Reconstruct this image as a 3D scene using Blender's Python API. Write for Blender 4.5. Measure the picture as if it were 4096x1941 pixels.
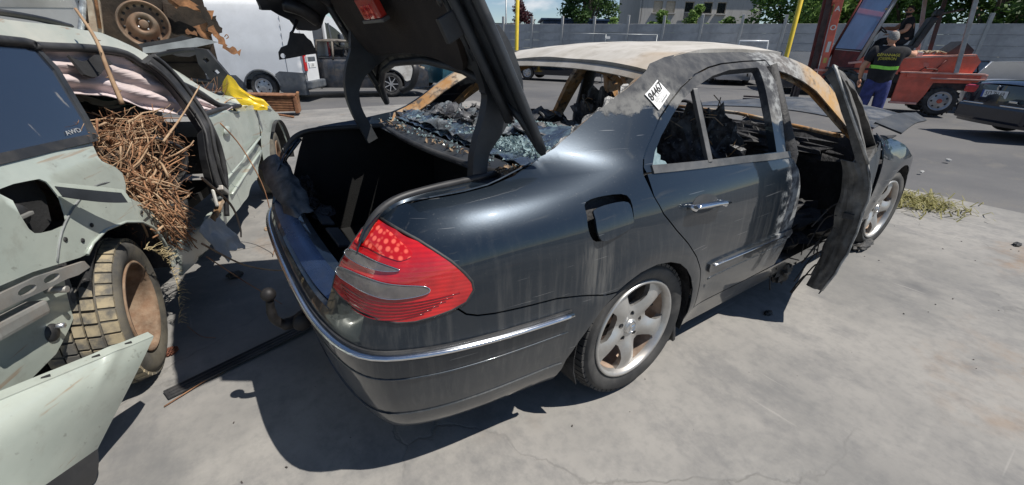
import bpy, bmesh, math, random
import numpy as np
from mathutils import Vector, Matrix, noise
from mathutils.geometry import delaunay_2d_cdt
sc = bpy.context.scene
for o in list(bpy.data.objects): bpy.data.objects.remove(o)
R = math.radians
# ------------------------------------------------------------------ camera
CAM_F, CAM_YAW, CAM_PITCH, CAM_ROLL = 1708.22, 0.958799, -0.429038, 0.0198986
CAM_POS = (-0.18151, -1.79934, 1.40308)
def cam_basis():
    cy, sy, cp, sp = math.cos(CAM_YAW), math.sin(CAM_YAW), math.cos(CAM_PITCH), math.sin(CAM_PITCH)
    f = Vector((cy*cp, sy*cp, sp)); r = Vector((sy, -cy, 0)); u = r.cross(f)
    c, s = math.cos(CAM_ROLL), math.sin(CAM_ROLL)
    return f, c*r+s*u, -s*r+c*u
cd = bpy.data.cameras.new('camera'); cam = bpy.data.objects.new('camera', cd); sc.collection.objects.link(cam)
_f, _r, _u = cam_basis()
cam.matrix_world = Matrix(((_r.x, _u.x, -_f.x, CAM_POS[0]), (_r.y, _u.y, -_f.y, CAM_POS[1]), (_r.z, _u.z, -_f.z, CAM_POS[2]), (0, 0, 0, 1)))
cd.sensor_fit = 'HORIZONTAL'; cd.sensor_width = 36; cd.lens = 36*CAM_F/4096; cd.clip_start = .03; cd.clip_end = 2000
sc.camera = cam
# ------------------------------------------------------------------ sky and sun
SUN_TO = Vector((.35, -.45, 1.0)).normalized()          # direction towards the sun
elev = math.asin(SUN_TO.z); azim = math.atan2(SUN_TO.x, SUN_TO.y)
world = bpy.data.worlds.new('World'); sc.world = world; world.use_nodes = True
wn, wl = world.node_tree.nodes, world.node_tree.links
bg = wn['Background']
sky = wn.new('ShaderNodeTexSky'); sky.sky_type = 'NISHITA'; sky.sun_disc = False
sky.sun_elevation = elev; sky.sun_rotation = azim; sky.air_density = 1.0; sky.dust_density = .05; sky.altitude = 1500; sky.ozone_density = 2.0
# light fair weather clouds in the sky itself
_tc = wn.new('ShaderNodeTexCoord'); _mp = wn.new('ShaderNodeMapping'); _mp.inputs['Scale'].default_value = (1, 1, 2.6)
_nz = wn.new('ShaderNodeTexNoise'); _nz.inputs['Scale'].default_value = 4.2; _nz.inputs['Detail'].default_value = 8; _nz.inputs['Roughness'].default_value = .56
_cr = wn.new('ShaderNodeValToRGB'); _cr.color_ramp.elements[0].position = .60; _cr.color_ramp.elements[1].position = .74
_mx = wn.new('ShaderNodeMixRGB'); _mx.inputs[2].default_value = (9.5, 9.7, 10.0, 1)
wl.new(_tc.outputs['Generated'], _mp.inputs[0]); wl.new(_mp.outputs[0], _nz.inputs[0]); wl.new(_nz.outputs[0], _cr.inputs[0])
wl.new(_cr.outputs[0], _mx.inputs[0]); wl.new(sky.outputs[0], _mx.inputs[1]); wl.new(_mx.outputs[0], bg.inputs[0])
bg.inputs[1].default_value = .08
sd = bpy.data.lights.new('sun', 'SUN'); sd.energy = 5.0; sd.angle = R(.5); sd.color = (1, .955, .88)
sun = bpy.data.objects.new('sun', sd); sc.collection.objects.link(sun)
sun.rotation_euler = (-SUN_TO).to_track_quat('-Z', 'Y').to_euler(); sun.location = (3, -4, 12)
sc.view_settings.view_transform = 'Standard'; sc.view_settings.look = 'None'
sc.view_settings.exposure = 0.18; sc.view_settings.gamma = 1
# ------------------------------------------------------------------ materials
def lin(c):
    return tuple(((v/255)/12.92 if v/255 <= .04045 else ((v/255+.055)/1.055)**2.4) for v in c)
class NT:
    """small node builder"""
    def __init__(s, name):
        s.m = bpy.data.materials.new(name); s.m.use_nodes = True
        s.n, s.l = s.m.node_tree.nodes, s.m.node_tree.links
        s.b = s.n['Principled BSDF']; s.tc = s.n.new('ShaderNodeTexCoord').outputs['Object']
    def _in(s, sock, v):
        if hasattr(v, 'is_output') or isinstance(v, bpy.types.NodeSocket): s.l.new(v, sock)
        elif isinstance(v, (tuple, list)) and len(v) == 3 and sock.type == 'RGBA': sock.default_value = (*v, 1)
        else: sock.default_value = v
    def mapping(s, scale=(1, 1, 1), loc=(0, 0, 0), rot=(0, 0, 0)):
        n = s.n.new('ShaderNodeMapping'); s.l.new(s.tc, n.inputs[0]); n.inputs['Scale'].default_value = scale; n.inputs['Location'].default_value = loc; n.inputs['Rotation'].default_value = rot
        return n.outputs[0]
    def noise(s, scale, detail=5, rough=.55, stretch=None, seed=0., dist=0.):
        n = s.n.new('ShaderNodeTexNoise'); n.inputs['Scale'].default_value = scale; n.inputs['Detail'].default_value = detail; n.inputs['Roughness'].default_value = rough; n.inputs['Distortion'].default_value = dist
        s.l.new(s.mapping(stretch or (1, 1, 1), (seed*7.3, seed*3.1, seed*5.7)), n.inputs[0]); return n.outputs[0]
    def ramp(s, v, lo, hi):
        n = s.n.new('ShaderNodeMapRange'); n.interpolation_type = 'SMOOTHSTEP'; s._in(n.inputs[0], v)
        n.inputs[1].default_value = lo; n.inputs[2].default_value = hi; return n.outputs[0]
    def math(s, op, a, b=0.):
        n = s.n.new('ShaderNodeMath'); n.operation = op; s._in(n.inputs[0], a); s._in(n.inputs[1], b); n.use_clamp = False; return n.outputs[0]
    def axis(s, vec, off=0.):
        n = s.n.new('ShaderNodeVectorMath'); n.operation = 'DOT_PRODUCT'; s.l.new(s.tc, n.inputs[0]); n.inputs[1].default_value = vec
        return s.math('ADD', n.outputs['Value'], off)
    def mix(s, fac, a, b):
        n = s.n.new('ShaderNodeMix'); n.data_type = 'RGBA'; s._in(n.inputs[0], fac); s._in(n.inputs[6], a); s._in(n.inputs[7], b); return n.outputs[2]
    def mixf(s, fac, a, b):
        n = s.n.new('ShaderNodeMix'); n.data_type = 'FLOAT'; s._in(n.inputs[0], fac); s._in(n.inputs[2], a); s._in(n.inputs[3], b); return n.outputs[0]
    def set(s, **k):
        names = dict(color='Base Color', rough='Roughness', metal='Metallic', coat='Coat Weight', coatr='Coat Roughness', spec='Specular IOR Level', trans='Transmission Weight', ior='IOR', alpha='Alpha')
        for a, v in k.items(): s._in(s.b.inputs[names[a]], v)
        return s
    def bump(s, h, strength=.3, dist=.01):
        n = s.n.new('ShaderNodeBump'); n.inputs['Strength'].default_value = strength; n.inputs['Distance'].default_value = dist; s._in(n.inputs['Height'], h); s.l.new(n.outputs[0], s.b.inputs['Normal']); return s
MATS = {}
def simple(name, col, rough=.5, metal=0., var=.25, scale=6., bump=0., bscale=60., coat=0., dirt=None, dirtamt=.5, seed=0., coatr=.05):
    """plain procedural material: colour with noise variation and optional dirt patches"""
    if name in MATS: return MATS[name]
    t = NT(name); n = t.noise(scale, 6, .6, seed=seed)
    c = t.mix(t.ramp(n, .3, .7), tuple(v*(1-var) for v in col), tuple(min(1, v*(1+var)) for v in col))
    r = rough
    if dirt:
        m = t.math('MULTIPLY', t.ramp(t.noise(scale*.7, 8, .7, seed=seed+3), .5-.25*dirtamt, .75-.2*dirtamt), dirtamt*1.2 if dirtamt < .8 else 1.)
        c = t.mix(m, c, dirt); r = t.mixf(m, rough, .85)
    t.set(color=c, rough=r, metal=metal, coat=coat, coatr=coatr)
    if bump: t.bump(t.noise(bscale, 4, .6, seed=seed+1), bump)
    MATS[name] = t.m; return t.m
# ------------------------------------------------------------------ objects
COL = sc.collection
def thing(name, label, cat, loc=(0, 0, 0), rz=0., group=None, rot=None):
    o = bpy.data.objects.new(name, None); COL.objects.link(o); o.empty_display_size = .2
    o.location = loc; o.rotation_euler = rot or (0, 0, rz)
    tag(o, label, cat, group); return o
def tag(o, label=None, cat=None, group=None, kind=None):
    if label: o['label'] = label
    if cat: o['category'] = cat
    if group: o['group'] = group
    if kind: o['kind'] = kind
    return o
def copy_tree(o, parent=None):
    c = o.copy(); COL.objects.link(c); c.parent = parent
    for ch in [k for k in bpy.data.objects if k.parent == o]: copy_tree(ch, c)
    return c
class MB:
    def __init__(s): s.v = []; s.f = []; s.sm = []
    def add(s, verts, faces, smooth=False, M=None):
        b = len(s.v)
        s.v += [tuple(M @ Vector(v)) if M is not None else tuple(v) for v in verts]
        s.f += [tuple(i+b for i in f) for f in faces]; s.sm += [smooth]*len(faces); return s
    def box(s, c, d, M=None, bev=0., rot=None, smooth=False):
        bm = bmesh.new(); bmesh.ops.create_cube(bm, size=1)
        bmesh.ops.scale(bm, vec=d, verts=bm.verts)
        if bev: bmesh.ops.bevel(bm, geom=bm.edges[:], offset=bev, segments=2, affect='EDGES', profile=.6)
        T = Matrix.Translation(c)
        if rot: T = T @ (rot if isinstance(rot, Matrix) else Matrix.Rotation(rot[2], 4, 'Z') @ Matrix.Rotation(rot[1], 4, 'Y') @ Matrix.Rotation(rot[0], 4, 'X'))
        if M is not None: T = M @ T
        bm.verts.index_update()
        s.add([v.co for v in bm.verts], [[v.index for v in f.verts] for f in bm.faces], smooth, T); bm.free(); return s
    def tube(s, pts, r, n=8, M=None, cap=True, flat=None, smooth=True):
        pts = [Vector(p) for p in pts]; rs = r if isinstance(r, (list, tuple)) else [r]*len(pts)
        up = Vector((0, 0, 1)); V = []; prev = None
        for i, p in enumerate(pts):
            d = (pts[min(i+1, len(pts)-1)]-pts[max(i-1, 0)])
            d = d.normalized() if d.length > 1e-9 else up
            if prev is None:
                a = d.cross(up)
                if a.length < .05: a = d.cross(Vector((1, 0, 0)))
                a.normalize()
            else:
                a = prev-d*prev.dot(d)
                a = a.normalized() if a.length > 1e-6 else d.orthogonal().normalized()
            prev = a; b = d.cross(a)
            for k in range(n):
                t = 2*math.pi*k/n
                V.append(p+rs[i]*(math.cos(t)*a+(flat or 1)*math.sin(t)*b))
        F = [(i*n+k, i*n+(k+1) % n, (i+1)*n+(k+1) % n, (i+1)*n+k) for i in range(len(pts)-1) for k in range(n)]
        s.add(V, F, smooth, M)
        if cap:
            b0 = len(s.v)-len(V)
            s.f += [tuple(b0+k for k in range(n))[::-1], tuple(b0+(len(pts)-1)*n+k for k in range(n))]; s.sm += [False]*2
        return s
    def lathe(s, prof, n=32, M=None, smooth=True, close=False):
        """profile (r, h) about local Z"""
        V = [(r*math.cos(2*math.pi*k/n), r*math.sin(2*math.pi*k/n), h) for r, h in prof for k in range(n)]
        F = [(i*n+k, i*n+(k+1) % n, (i+1)*n+(k+1) % n, (i+1)*n+k) for i in range(len(prof)-1) for k in range(n)]
        if close: F += [((len(prof)-1)*n+k, (len(prof)-1)*n+(k+1) % n, (k+1) % n, k) for k in range(n)]
        s.add(V, F, smooth, M); return s
    def prism(s, poly, th, M=None, bev=0., smooth=False):
        """2D polygon in local XY extruded +Z by th"""
        r = delaunay_2d_cdt([Vector(q) for q in poly], [], [list(range(len(poly)))], 1, 1e-6)
        vs, fs = r[0], r[2]; n = len(vs)
        V = [(v.x, v.y, th) for v in vs]+[(v.x, v.y, 0) for v in vs]
        F = [tuple(f) for f in fs]+[tuple(i+n for i in f)[::-1] for f in fs]
        e = {}
        for f in fs:
            for a, b in zip(f, list(f[1:])+[f[0]]): e[(a, b)] = e.get((a, b), 0)+1
        F += [(a, a+n, b+n, b) for (a, b) in e if (b, a) not in e]
        s.add(V, F, smooth, M); return s
    def grid(s, fn, nu, nv, M=None, smooth=True, th=0.):
        """surface fn(u, v) u, v in 0..1; th > 0 adds a back sheet and rim"""
        P = [[Vector(fn(i/nu, j/nv)) for j in range(nv+1)] for i in range(nu+1)]
        V = [p for r in P for p in r]; idx = lambda i, j: i*(nv+1)+j
        F = [(idx(i, j), idx(i+1, j), idx(i+1, j+1), idx(i, j+1)) for i in range(nu) for j in range(nv)]
        s.add(V, F, smooth, M)
        if th:
            N = []
            for i in range(nu+1):
                for j in range(nv+1):
                    a = P[min(i+1, nu)][j]-P[max(i-1, 0)][j]; b = P[i][min(j+1, nv)]-P[i][max(j-1, 0)]
                    q = a.cross(b); N.append(P[i][j]-(q.normalized() if q.length > 1e-12 else Vector((0, 0, 1)))*th)
            s.add(N, [f[::-1] for f in F], smooth, M)
            ring = [idx(i, 0) for i in range(nu+1)]+[idx(nu, j) for j in range(1, nv+1)]+[idx(i, nv) for i in range(nu-1, -1, -1)]+[idx(0, j) for j in range(nv-1, 0, -1)]
            b = [V[k] for k in ring]+[N[k] for k in ring]; m = len(ring)
            s.add(b, [(k, k+m, (k+1) % m+m, (k+1) % m) for k in range(m)], False, M)
        return s
    def build(s, name, mat, parent=None, kind=None, label=None, fix=True):
        me = bpy.data.meshes.new(name); me.from_pydata(s.v, [], s.f)
        me.polygons.foreach_set('use_smooth', s.sm)
        if fix:
            bm = bmesh.new(); bm.from_mesh(me); bmesh.ops.recalc_face_normals(bm, faces=bm.faces); bm.to_mesh(me); bm.free()
        me.materials.append(mat); me.update()
        o = bpy.data.objects.new(name, me); COL.objects.link(o)
        if parent: o.parent = parent
        if kind: o['kind'] = kind
        if label: o['label'] = label
        return o
def X4(loc=(0, 0, 0), rx=0, ry=0, rz=0): return Matrix.Translation(loc) @ Matrix.Rotation(rz, 4, 'Z') @ Matrix.Rotation(ry, 4, 'Y') @ Matrix.Rotation(rx, 4, 'X')
def smoothpath(pts, n=6, closed=False):
    """Catmull-Rom through points"""
    P = [Vector(p) for p in pts]; out = []; m = len(P); rng = m if closed else m-1
    for i in range(rng):
        g = (lambda k: P[k % m]) if closed else (lambda k: P[max(0, min(m-1, k))])
        a, b, c, d = g(i-1), g(i), g(i+1), g(i+2)
        for j in range(n):
            t = j/n
            out.append(.5*((2*b)+(c-a)*t+(2*a-5*b+4*c-d)*t*t+(3*b-a-3*c+d)*t**3))
    if not closed: out.append(P[-1])
    return out
def rnd_poly2(poly, n=3, closed=True):
    return [(v.x, v.y) for v in smoothpath([(a, b, 0) for a, b in poly], n, closed)]
def inside(poly, x, y):
    c = False; j = len(poly)-1
    for i in range(len(poly)):
        xi, yi = poly[i]; xj, yj = poly[j]
        if (yi > y) != (yj > y) and x < (xj-xi)*(y-yi)/(yj-yi)+xi: c = not c
        j = i
    return c
def resample(poly, step):
    out = []
    for i in range(len(poly)):
        a, b = poly[i], poly[(i+1) % len(poly)]; L = math.hypot(b[0]-a[0], b[1]-a[1]); k = max(1, int(L/step))
        out += [(a[0]+(b[0]-a[0])*j/k, a[1]+(b[1]-a[1])*j/k) for j in range(k)]
    return out
def shrink(poly, d):
    """inset a polygon (either winding) by d"""
    A = sum(a[0]*b[1]-b[0]*a[1] for a, b in zip(poly, poly[1:]+poly[:1])); sg = 1 if A > 0 else -1
    out = []; n = len(poly)
    for i in range(n):
        a, b, c = poly[i-1], poly[i], poly[(i+1) % n]
        n1 = Vector((-(b[1]-a[1]), b[0]-a[0])); n2 = Vector((-(c[1]-b[1]), c[0]-b[0]))
        n1 = n1.normalized() if n1.length > 1e-9 else n1; n2 = n2.normalized() if n2.length > 1e-9 else n2
        q = n1+n2; L = q.length
        q = q/L if L > 1e-6 else n1
        k = min(2.0, 1/max(.4, q.dot(n1)))
        out.append((b[0]+q.x*d*sg*k, b[1]+q.y*d*sg*k))
    return out
def surf_panel(fn, outline, holes=(), step=.035, th=.004, gap=0., off=0., flip=False, wob=None):
    """MB of a sheet cut from surface fn(a, b)->(x, y, z): outline and holes are polygons in (a, b)"""
    o = shrink(list(outline), gap) if gap else list(outline)
    polys = [resample(o, step)]+[resample(list(h), step) for h in holes]
    pts = []; faces = []
    for pl in polys:
        b = len(pts); pts += [Vector(q) for q in pl]; faces.append(list(range(b, b+len(pl))))
    xs = [q[0] for q in o]; ys = [q[1] for q in o]
    bnd = np.array([q for pl in polys for q in pl])
    nx = int((max(xs)-min(xs))/step); ny = int((max(ys)-min(ys))/step)
    for i in range(1, nx+1):
        for j in range(1, ny+1):
            x = min(xs)+(i-.5*(j % 2))*step; y = min(ys)+j*step
            if np.min((bnd[:, 0]-x)**2+(bnd[:, 1]-y)**2) < (.45*step)**2: continue
            if inside(o, x, y) and not any(inside(list(h), x, y) for h in holes): pts.append(Vector((x, y)))
    r = delaunay_2d_cdt(pts, [], faces, 0, 1e-7)
    vs, tris = r[0], r[2]; keep = []
    for f in tris:
        cx = sum(vs[i].x for i in f)/len(f); cy = sum(vs[i].y for i in f)/len(f)
        if inside(polys[0], cx, cy) and not any(inside(h, cx, cy) for h in polys[1:]): keep.append(tuple(f))
    used = sorted({i for f in keep for i in f}); mp = {k: i for i, k in enumerate(used)}
    AB = np.array([(vs[i].x, vs[i].y) for i in used]); keep = [tuple(mp[i] for i in f) for f in keep]
    h = 2e-3
    P = np.array(fn(AB[:, 0], AB[:, 1])); Pa = np.array(fn(AB[:, 0]+h, AB[:, 1]))-np.array(fn(AB[:, 0]-h, AB[:, 1])); Pb = np.array(fn(AB[:, 0], AB[:, 1]+h))-np.array(fn(AB[:, 0], AB[:, 1]-h))
    N = np.cross(Pa, Pb); N /= np.linalg.norm(N, axis=1)[:, None]+1e-12
    if flip: N = -N
    if wob is not None: P = P+N*np.array([wob(a, b) for a, b in AB])[:, None]
    P = P+N*off
    m = MB(); n = len(P); Q = P-N*th
    # orientation of the triangles
    kk = np.array(keep); sgn = (np.cross(P[kk[:, 1]]-P[kk[:, 0]], P[kk[:, 2]]-P[kk[:, 0]])*N[kk[:, 0]]).sum() > 0
    tri = [f if sgn else f[::-1] for f in keep]
    m.add(P, tri, True); m.add(Q, [f[::-1] for f in tri], True)
    e = set()
    for f in tri:
        for x, y in zip(f, f[1:]+f[:1]): e.add((x, y))
    rim = [(x, y) for x, y in e if (y, x) not in e]
    vv = []; ff = []
    for x, y in rim:
        k = len(vv); vv += [P[x], Q[x], Q[y], P[y]]; ff.append((k, k+1, k+2, k+3))
    m.add(vv, ff, False)
    m.normals = np.concatenate([N, -N, np.zeros((len(vv), 3))])
    return m
def build_panel(m, name, mat, parent=None, smooth_normals=True, **k):
    o = m.build(name, mat, parent, fix=False, **k)
    if smooth_normals and hasattr(m, 'normals'):
        n = m.normals
        if len(n) == len(o.data.vertices): o.data.normals_split_custom_set_from_vertices([tuple(x) for x in n])
    return o
def mirror_panel(m):
    q = MB(); q.v = [(x, -y, z) for x, y, z in m.v]; q.f = [f[::-1] for f in m.f]; q.sm = list(m.sm); q.normals = m.normals*np.array([1, -1, 1]); return q
def xform_panel(m, M):
    q = MB(); q.v = [tuple(M @ Vector(v)) for v in m.v]; q.f = list(m.f); q.sm = list(m.sm); r = np.array(M.to_3x3()); q.normals = m.normals @ r.T; return q
def text_obj(name, body, size, mat, M, parent=None, ext=.001, bold=0., align='CENTER', sx=1.):
    cu = bpy.data.curves.new(name, 'FONT'); cu.body = body; cu.size = size; cu.extrude = ext; cu.align_x = align; cu.align_y = 'CENTER'; cu.offset = bold
    t = bpy.data.objects.new('tmp', cu); COL.objects.link(t)
    dg = bpy.context.evaluated_depsgraph_get(); me = bpy.data.meshes.new_from_object(t.evaluated_get(dg)); bpy.data.objects.remove(t)
    me.transform(M @ Matrix.Diagonal((sx, 1, 1, 1))); me.materials.clear(); me.materials.append(mat)
    o = bpy.data.objects.new(name, me); COL.objects.link(o)
    if parent: o.parent = parent
    return o
def frame(o, x, y):
    """matrix with given origin, local X and approximate local Y"""
    x = Vector(x).normalized(); z = x.cross(Vector(y)).normalized(); y = z.cross(x)
    return Matrix(((x.x, y.x, z.x, o[0]), (x.y, y.y, z.y, o[1]), (x.z, y.z, z.z, o[2]), (0, 0, 0, 1)))
RNG = random.Random(7)
def lump(m, c, d, seed, n=14, amp=.35, freq=3., M=None):
    """irregular burnt or rough lump (displaced sphere)"""
    V = []; F = []
    for i in range(n+1):
        for k in range(n*2):
            th = math.pi*i/n; ph = math.pi*k/n
            q = Vector((math.sin(th)*math.cos(ph), math.sin(th)*math.sin(ph), math.cos(th)))
            a = 1+amp*noise.fractal(q*freq+Vector((seed*3.7, seed, seed*1.3)), 1., 2., 4)
            V.append((c[0]+d[0]*q.x*a, c[1]+d[1]*q.y*a, c[2]+d[2]*q.z*a))
    w = n*2
    F = [(i*w+k, i*w+(k+1) % w, (i+1)*w+(k+1) % w, (i+1)*w+k) for i in range(n) for k in range(w)]
    m.add(V, F, False, M); return m
# ================================================================== ground
def ground_mats():
    t = NT('weathered_concrete')
    n1 = t.noise(.55, 7, .62, stretch=(1, 1, 1)); n2 = t.noise(3.4, 9, .72, stretch=(1.25, .8, 1), seed=2); n3 = t.noise(19, 7, .7, seed=4)
    n4 = t.noise(1.4, 8, .70, stretch=(.7, 1.3, 1), seed=5)
    c = t.mix(t.ramp(n1, .38, .62), (.175, .171, .163), (.275, .262, .243))
    c = t.mix(t.math('MULTIPLY', t.ramp(n2, .45, .68), .50), c, (.110, .111, .115))
    c = t.mix(t.math('MULTIPLY', t.ramp(n4, .52, .74), .45), c, (.36, .342, .312))
    c = t.mix(t.math('MULTIPLY', t.ramp(n3, .42, .70), .32), c, (.13, .13, .13))
    # rust stains where cars have stood
    st = t.math('MULTIPLY', t.ramp(t.noise(.9, 5, .6, seed=9), .60, .72), t.ramp(t.noise(5, 6, .7, seed=3), .35, .6))
    c = t.mix(t.math('MULTIPLY', st, .55), c, (.22, .13, .065))
    # oily dark patches
    oil = t.ramp(t.noise(.8, 4, .5, seed=12), .60, .70)
    c = t.mix(t.math('MULTIPLY', oil, .7), c, (.065, .066, .07))
    # fine cracks
    v = t.n.new('ShaderNodeTexVoronoi'); v.feature = 'DISTANCE_TO_EDGE'; v.inputs['Scale'].default_value = .55
    mp = t.n.new('ShaderNodeVectorMath'); mp.operation = 'ADD'; t.l.new(t.tc, mp.inputs[0])
    nn = t.n.new('ShaderNodeTexNoise'); nn.inputs['Scale'].default_value = 2.2; nn.inputs['Detail'].default_value = 6; t.l.new(t.tc, nn.inputs[0])
    sc_ = t.n.new('ShaderNodeVectorMath'); sc_.operation = 'SCALE'; sc_.inputs['Scale'].default_value = .55; t.l.new(nn.outputs['Color'], sc_.inputs[0]); t.l.new(sc_.outputs[0], mp.inputs[1])
    t.l.new(mp.outputs[0], v.inputs['Vector'])
    cr = t.math('SUBTRACT', 1., t.ramp(v.outputs['Distance'], .0, .006)); cr = t.math('MULTIPLY', cr, t.ramp(t.noise(.8, 3, .5, seed=21), .45, .6))
    c = t.mix(t.math('MULTIPLY', cr, .28), c, (.07, .068, .065))
    # pale scratches from dragged wrecks
    sc2 = t.math('MAXIMUM', t.ramp(t.noise(3., 3, .4, stretch=(9, .5, 1), seed=31), .72, .78), t.ramp(t.noise(2., 2, .3, stretch=(.35, 12, 1), seed=37), .74, .77))
    c = t.mix(t.math('MULTIPLY', sc2, .35), c, (.40, .38, .35))
    t.set(color=c, rough=t.mixf(oil, .82, .6)); t.bump(t.math('ADD', t.math('MULTIPLY', n3, .5), t.math('MULTIPLY', cr, -1.)), .35, .006)
    MATS['concrete'] = t.m
    t = NT('worn_asphalt')
    n1 = t.noise(.35, 6, .6, seed=1); n2 = t.noise(120, 3, .7, seed=2); n3 = t.noise(1.4, 6, .65, stretch=(1, 2.2, 1), seed=6)
    c = t.mix(t.ramp(n1, .35, .65), (.085, .085, .089), (.125, .122, .121))
    c = t.mix(t.math('MULTIPLY', t.ramp(n3, .5, .7), .5), c, (.15, .14, .125))
    c = t.mix(t.math('MULTIPLY', t.ramp(n2, .45, .75), .45), c, (.045, .045, .05))
    t.set(color=c, rough=.85); t.bump(n2, .4, .004); MATS['asphalt'] = t.m
ground_mats()
m = MB(); m.add([(-300, -300, -.03), (300, -300, -.03), (300, 300, -.03), (-300, 300, -.03)], [(0, 1, 2, 3)])
tag(m.build('asphalt_yard', MATS['asphalt']), kind='structure')
# concrete slab: poured in bays with open joints, standing a little above the asphalt
def slab(name, poly, z=0.):
    q = MB(); q.prism(poly, .06, Matrix.Translation((0, 0, z-.06))); tag(q.build(name, MATS['concrete']), kind='structure')
XE = 6.22
bx = [-14, XE]; by = [-14, -6.4, 1.68, 9.3]
for i in range(len(bx)-1):
    for j in range(len(by)-1):
        x0, x1, y0, y1 = bx[i]+.002, bx[i+1]-.002, by[j]+.002, by[j+1]-.002
        if i == len(bx)-2:
            poly = [(x0, y0), (x1+.09*math.sin(y0*1.3), y0), (x1+.05, .35*y0+.65*y1), (x1+.09*math.sin(y1*1.3), y1), (x0, y1)]
        else: poly = [(x0, y0), (x1, y0), (x1, y1), (x0, y1)]
        slab('concrete_slab', poly, RNG.uniform(-.001, .0012))
# ================================================================== burnt sedan
def pchip(xs, ys, x):
    xs=np.asarray(xs,float); ys=np.asarray(ys,float); x=np.asarray(x,float)
    h=np.diff(xs); d=np.diff(ys)/h
    m=np.zeros_like(ys); m[0]=d[0]; m[-1]=d[-1]
    for i in range(1,len(xs)-1):
        if d[i-1]*d[i]>0:
            w1=2*h[i]+h[i-1]; w2=h[i]+2*h[i-1]
            m[i]=(w1+w2)/(w1/d[i-1]+w2/d[i])
    xc=np.clip(x,xs[0],xs[-1]); k=np.clip(np.searchsorted(xs,xc)-1,0,len(h)-1)
    t=(xc-xs[k])/h[k]
    return (ys[k]*(1+2*t)*(1-t)**2+m[k]*h[k]*t*(1-t)**2+ys[k+1]*t*t*(3-2*t)+m[k+1]*h[k]*t*t*(t-1))
# plan outline of the sedan at its widest, right side (y given as positive half width)
PLAN=[(-.052,0),(-.051,.15),(-.048,.3),(-.041,.45),(-.028,.56),(-.010,.65),(.014,.72),(.05,.775),(.1,.812),(.16,.838),(.27,.868),(.45,.893),(.7,.908),(1.0,.912),(1.5,.913),(2.0,.912),(3.0,.908),(3.5,.902),(3.9,.893),(4.15,.88),(4.35,.855),(4.5,.815),(4.62,.74),(4.70,.62),(4.75,.45),(4.775,.2),(4.78,0)]
def _plan():
    p=np.array(PLAN); d=np.r_[0,np.cumsum(np.hypot(*np.diff(p,axis=0).T))]
    s=np.linspace(0,d[-1],1200); x=pchip(d,p[:,0],s); y=pchip(d,p[:,1],s)
    for _ in range(30):
        x[1:-1]=.25*x[:-2]+.5*x[1:-1]+.25*x[2:]; y[1:-1]=.25*y[:-2]+.5*y[1:-1]+.25*y[2:]
    return s,x,y
PS,PX,PY=_plan()
_tx=np.gradient(PX,PS); _ty=np.gradient(PY,PS); _l=np.hypot(_tx,_ty); PNX=-_ty/_l; PNY=_tx/_l
def s_of_x(x): 
    k=len(PS)//12
    return np.interp(x,PX[k:-k],PS[k:-k])
INS_A=([.15,.2,.25,.3,.38,.45,.52,.585,.64,.72,.80,.85,.89,.92,.95,.975,1.0,1.02,1.05,1.5],[.16,.115,.075,.05,.028,.016,.006,.004,.006,.006,.010,.018,.030,.046,.070,.097,.137,.18,.26,.6])
INS_B=([.15,.2,.25,.3,.38,.45,.52,.585,.64,.72,.80,.86,.90,.94,1.0,1.1,1.2,1.28,1.33,1.37,1.40,1.45],[.075,.06,.045,.03,.016,.008,.003,.0,.0,.002,.009,.022,.036,.056,.085,.134,.187,.236,.275,.322,.375,.5])
INS_D=([.15,.2,.3,.45,.585,.64,.72,.78,.82,.86,.90,.94,.98,1.4],[.08,.06,.03,.008,0,.0,.006,.022,.045,.08,.13,.20,.28,.6])
def _ss(a,b,x):
    t=np.clip((x-a)/(b-a),0,1); return t*t*(3-2*t)
def ins(x,z):
    a=pchip(*INS_A,z); b=pchip(*INS_B,z); d=pchip(*INS_D,z)
    w=_ss(.45,1.25,x); w2=_ss(3.3,3.7,x)
    r=a*(1-w)+b*w
    return r*(1-w2)+d*w2
def S(s,z):
    """right side body surface: s arc length from rear centre, z height -> x,y,z"""
    s=np.asarray(s,float); z=np.asarray(z,float)
    x=np.interp(s,PS,PX); y=np.interp(s,PS,PY); nx=np.interp(s,PS,PNX); ny=np.interp(s,PS,PNY)
    i=ins(x,z)
    # rear upper part (lamp, trunk corner) leans forward in x
    lean=np.where(z>.62,(z-.62)*.32,0)*(1-_ss(0,.7,x))
    # bump around wheel arches
    for cx in (1.12,3.974):
        r=np.hypot(x-cx,z-.33); i=i-.012*np.exp(-((r-.36)/.07)**2)*(z<.9)
    return np.stack([x-nx*i+lean, -(y-ny*i), z+0*x],-1)

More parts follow.
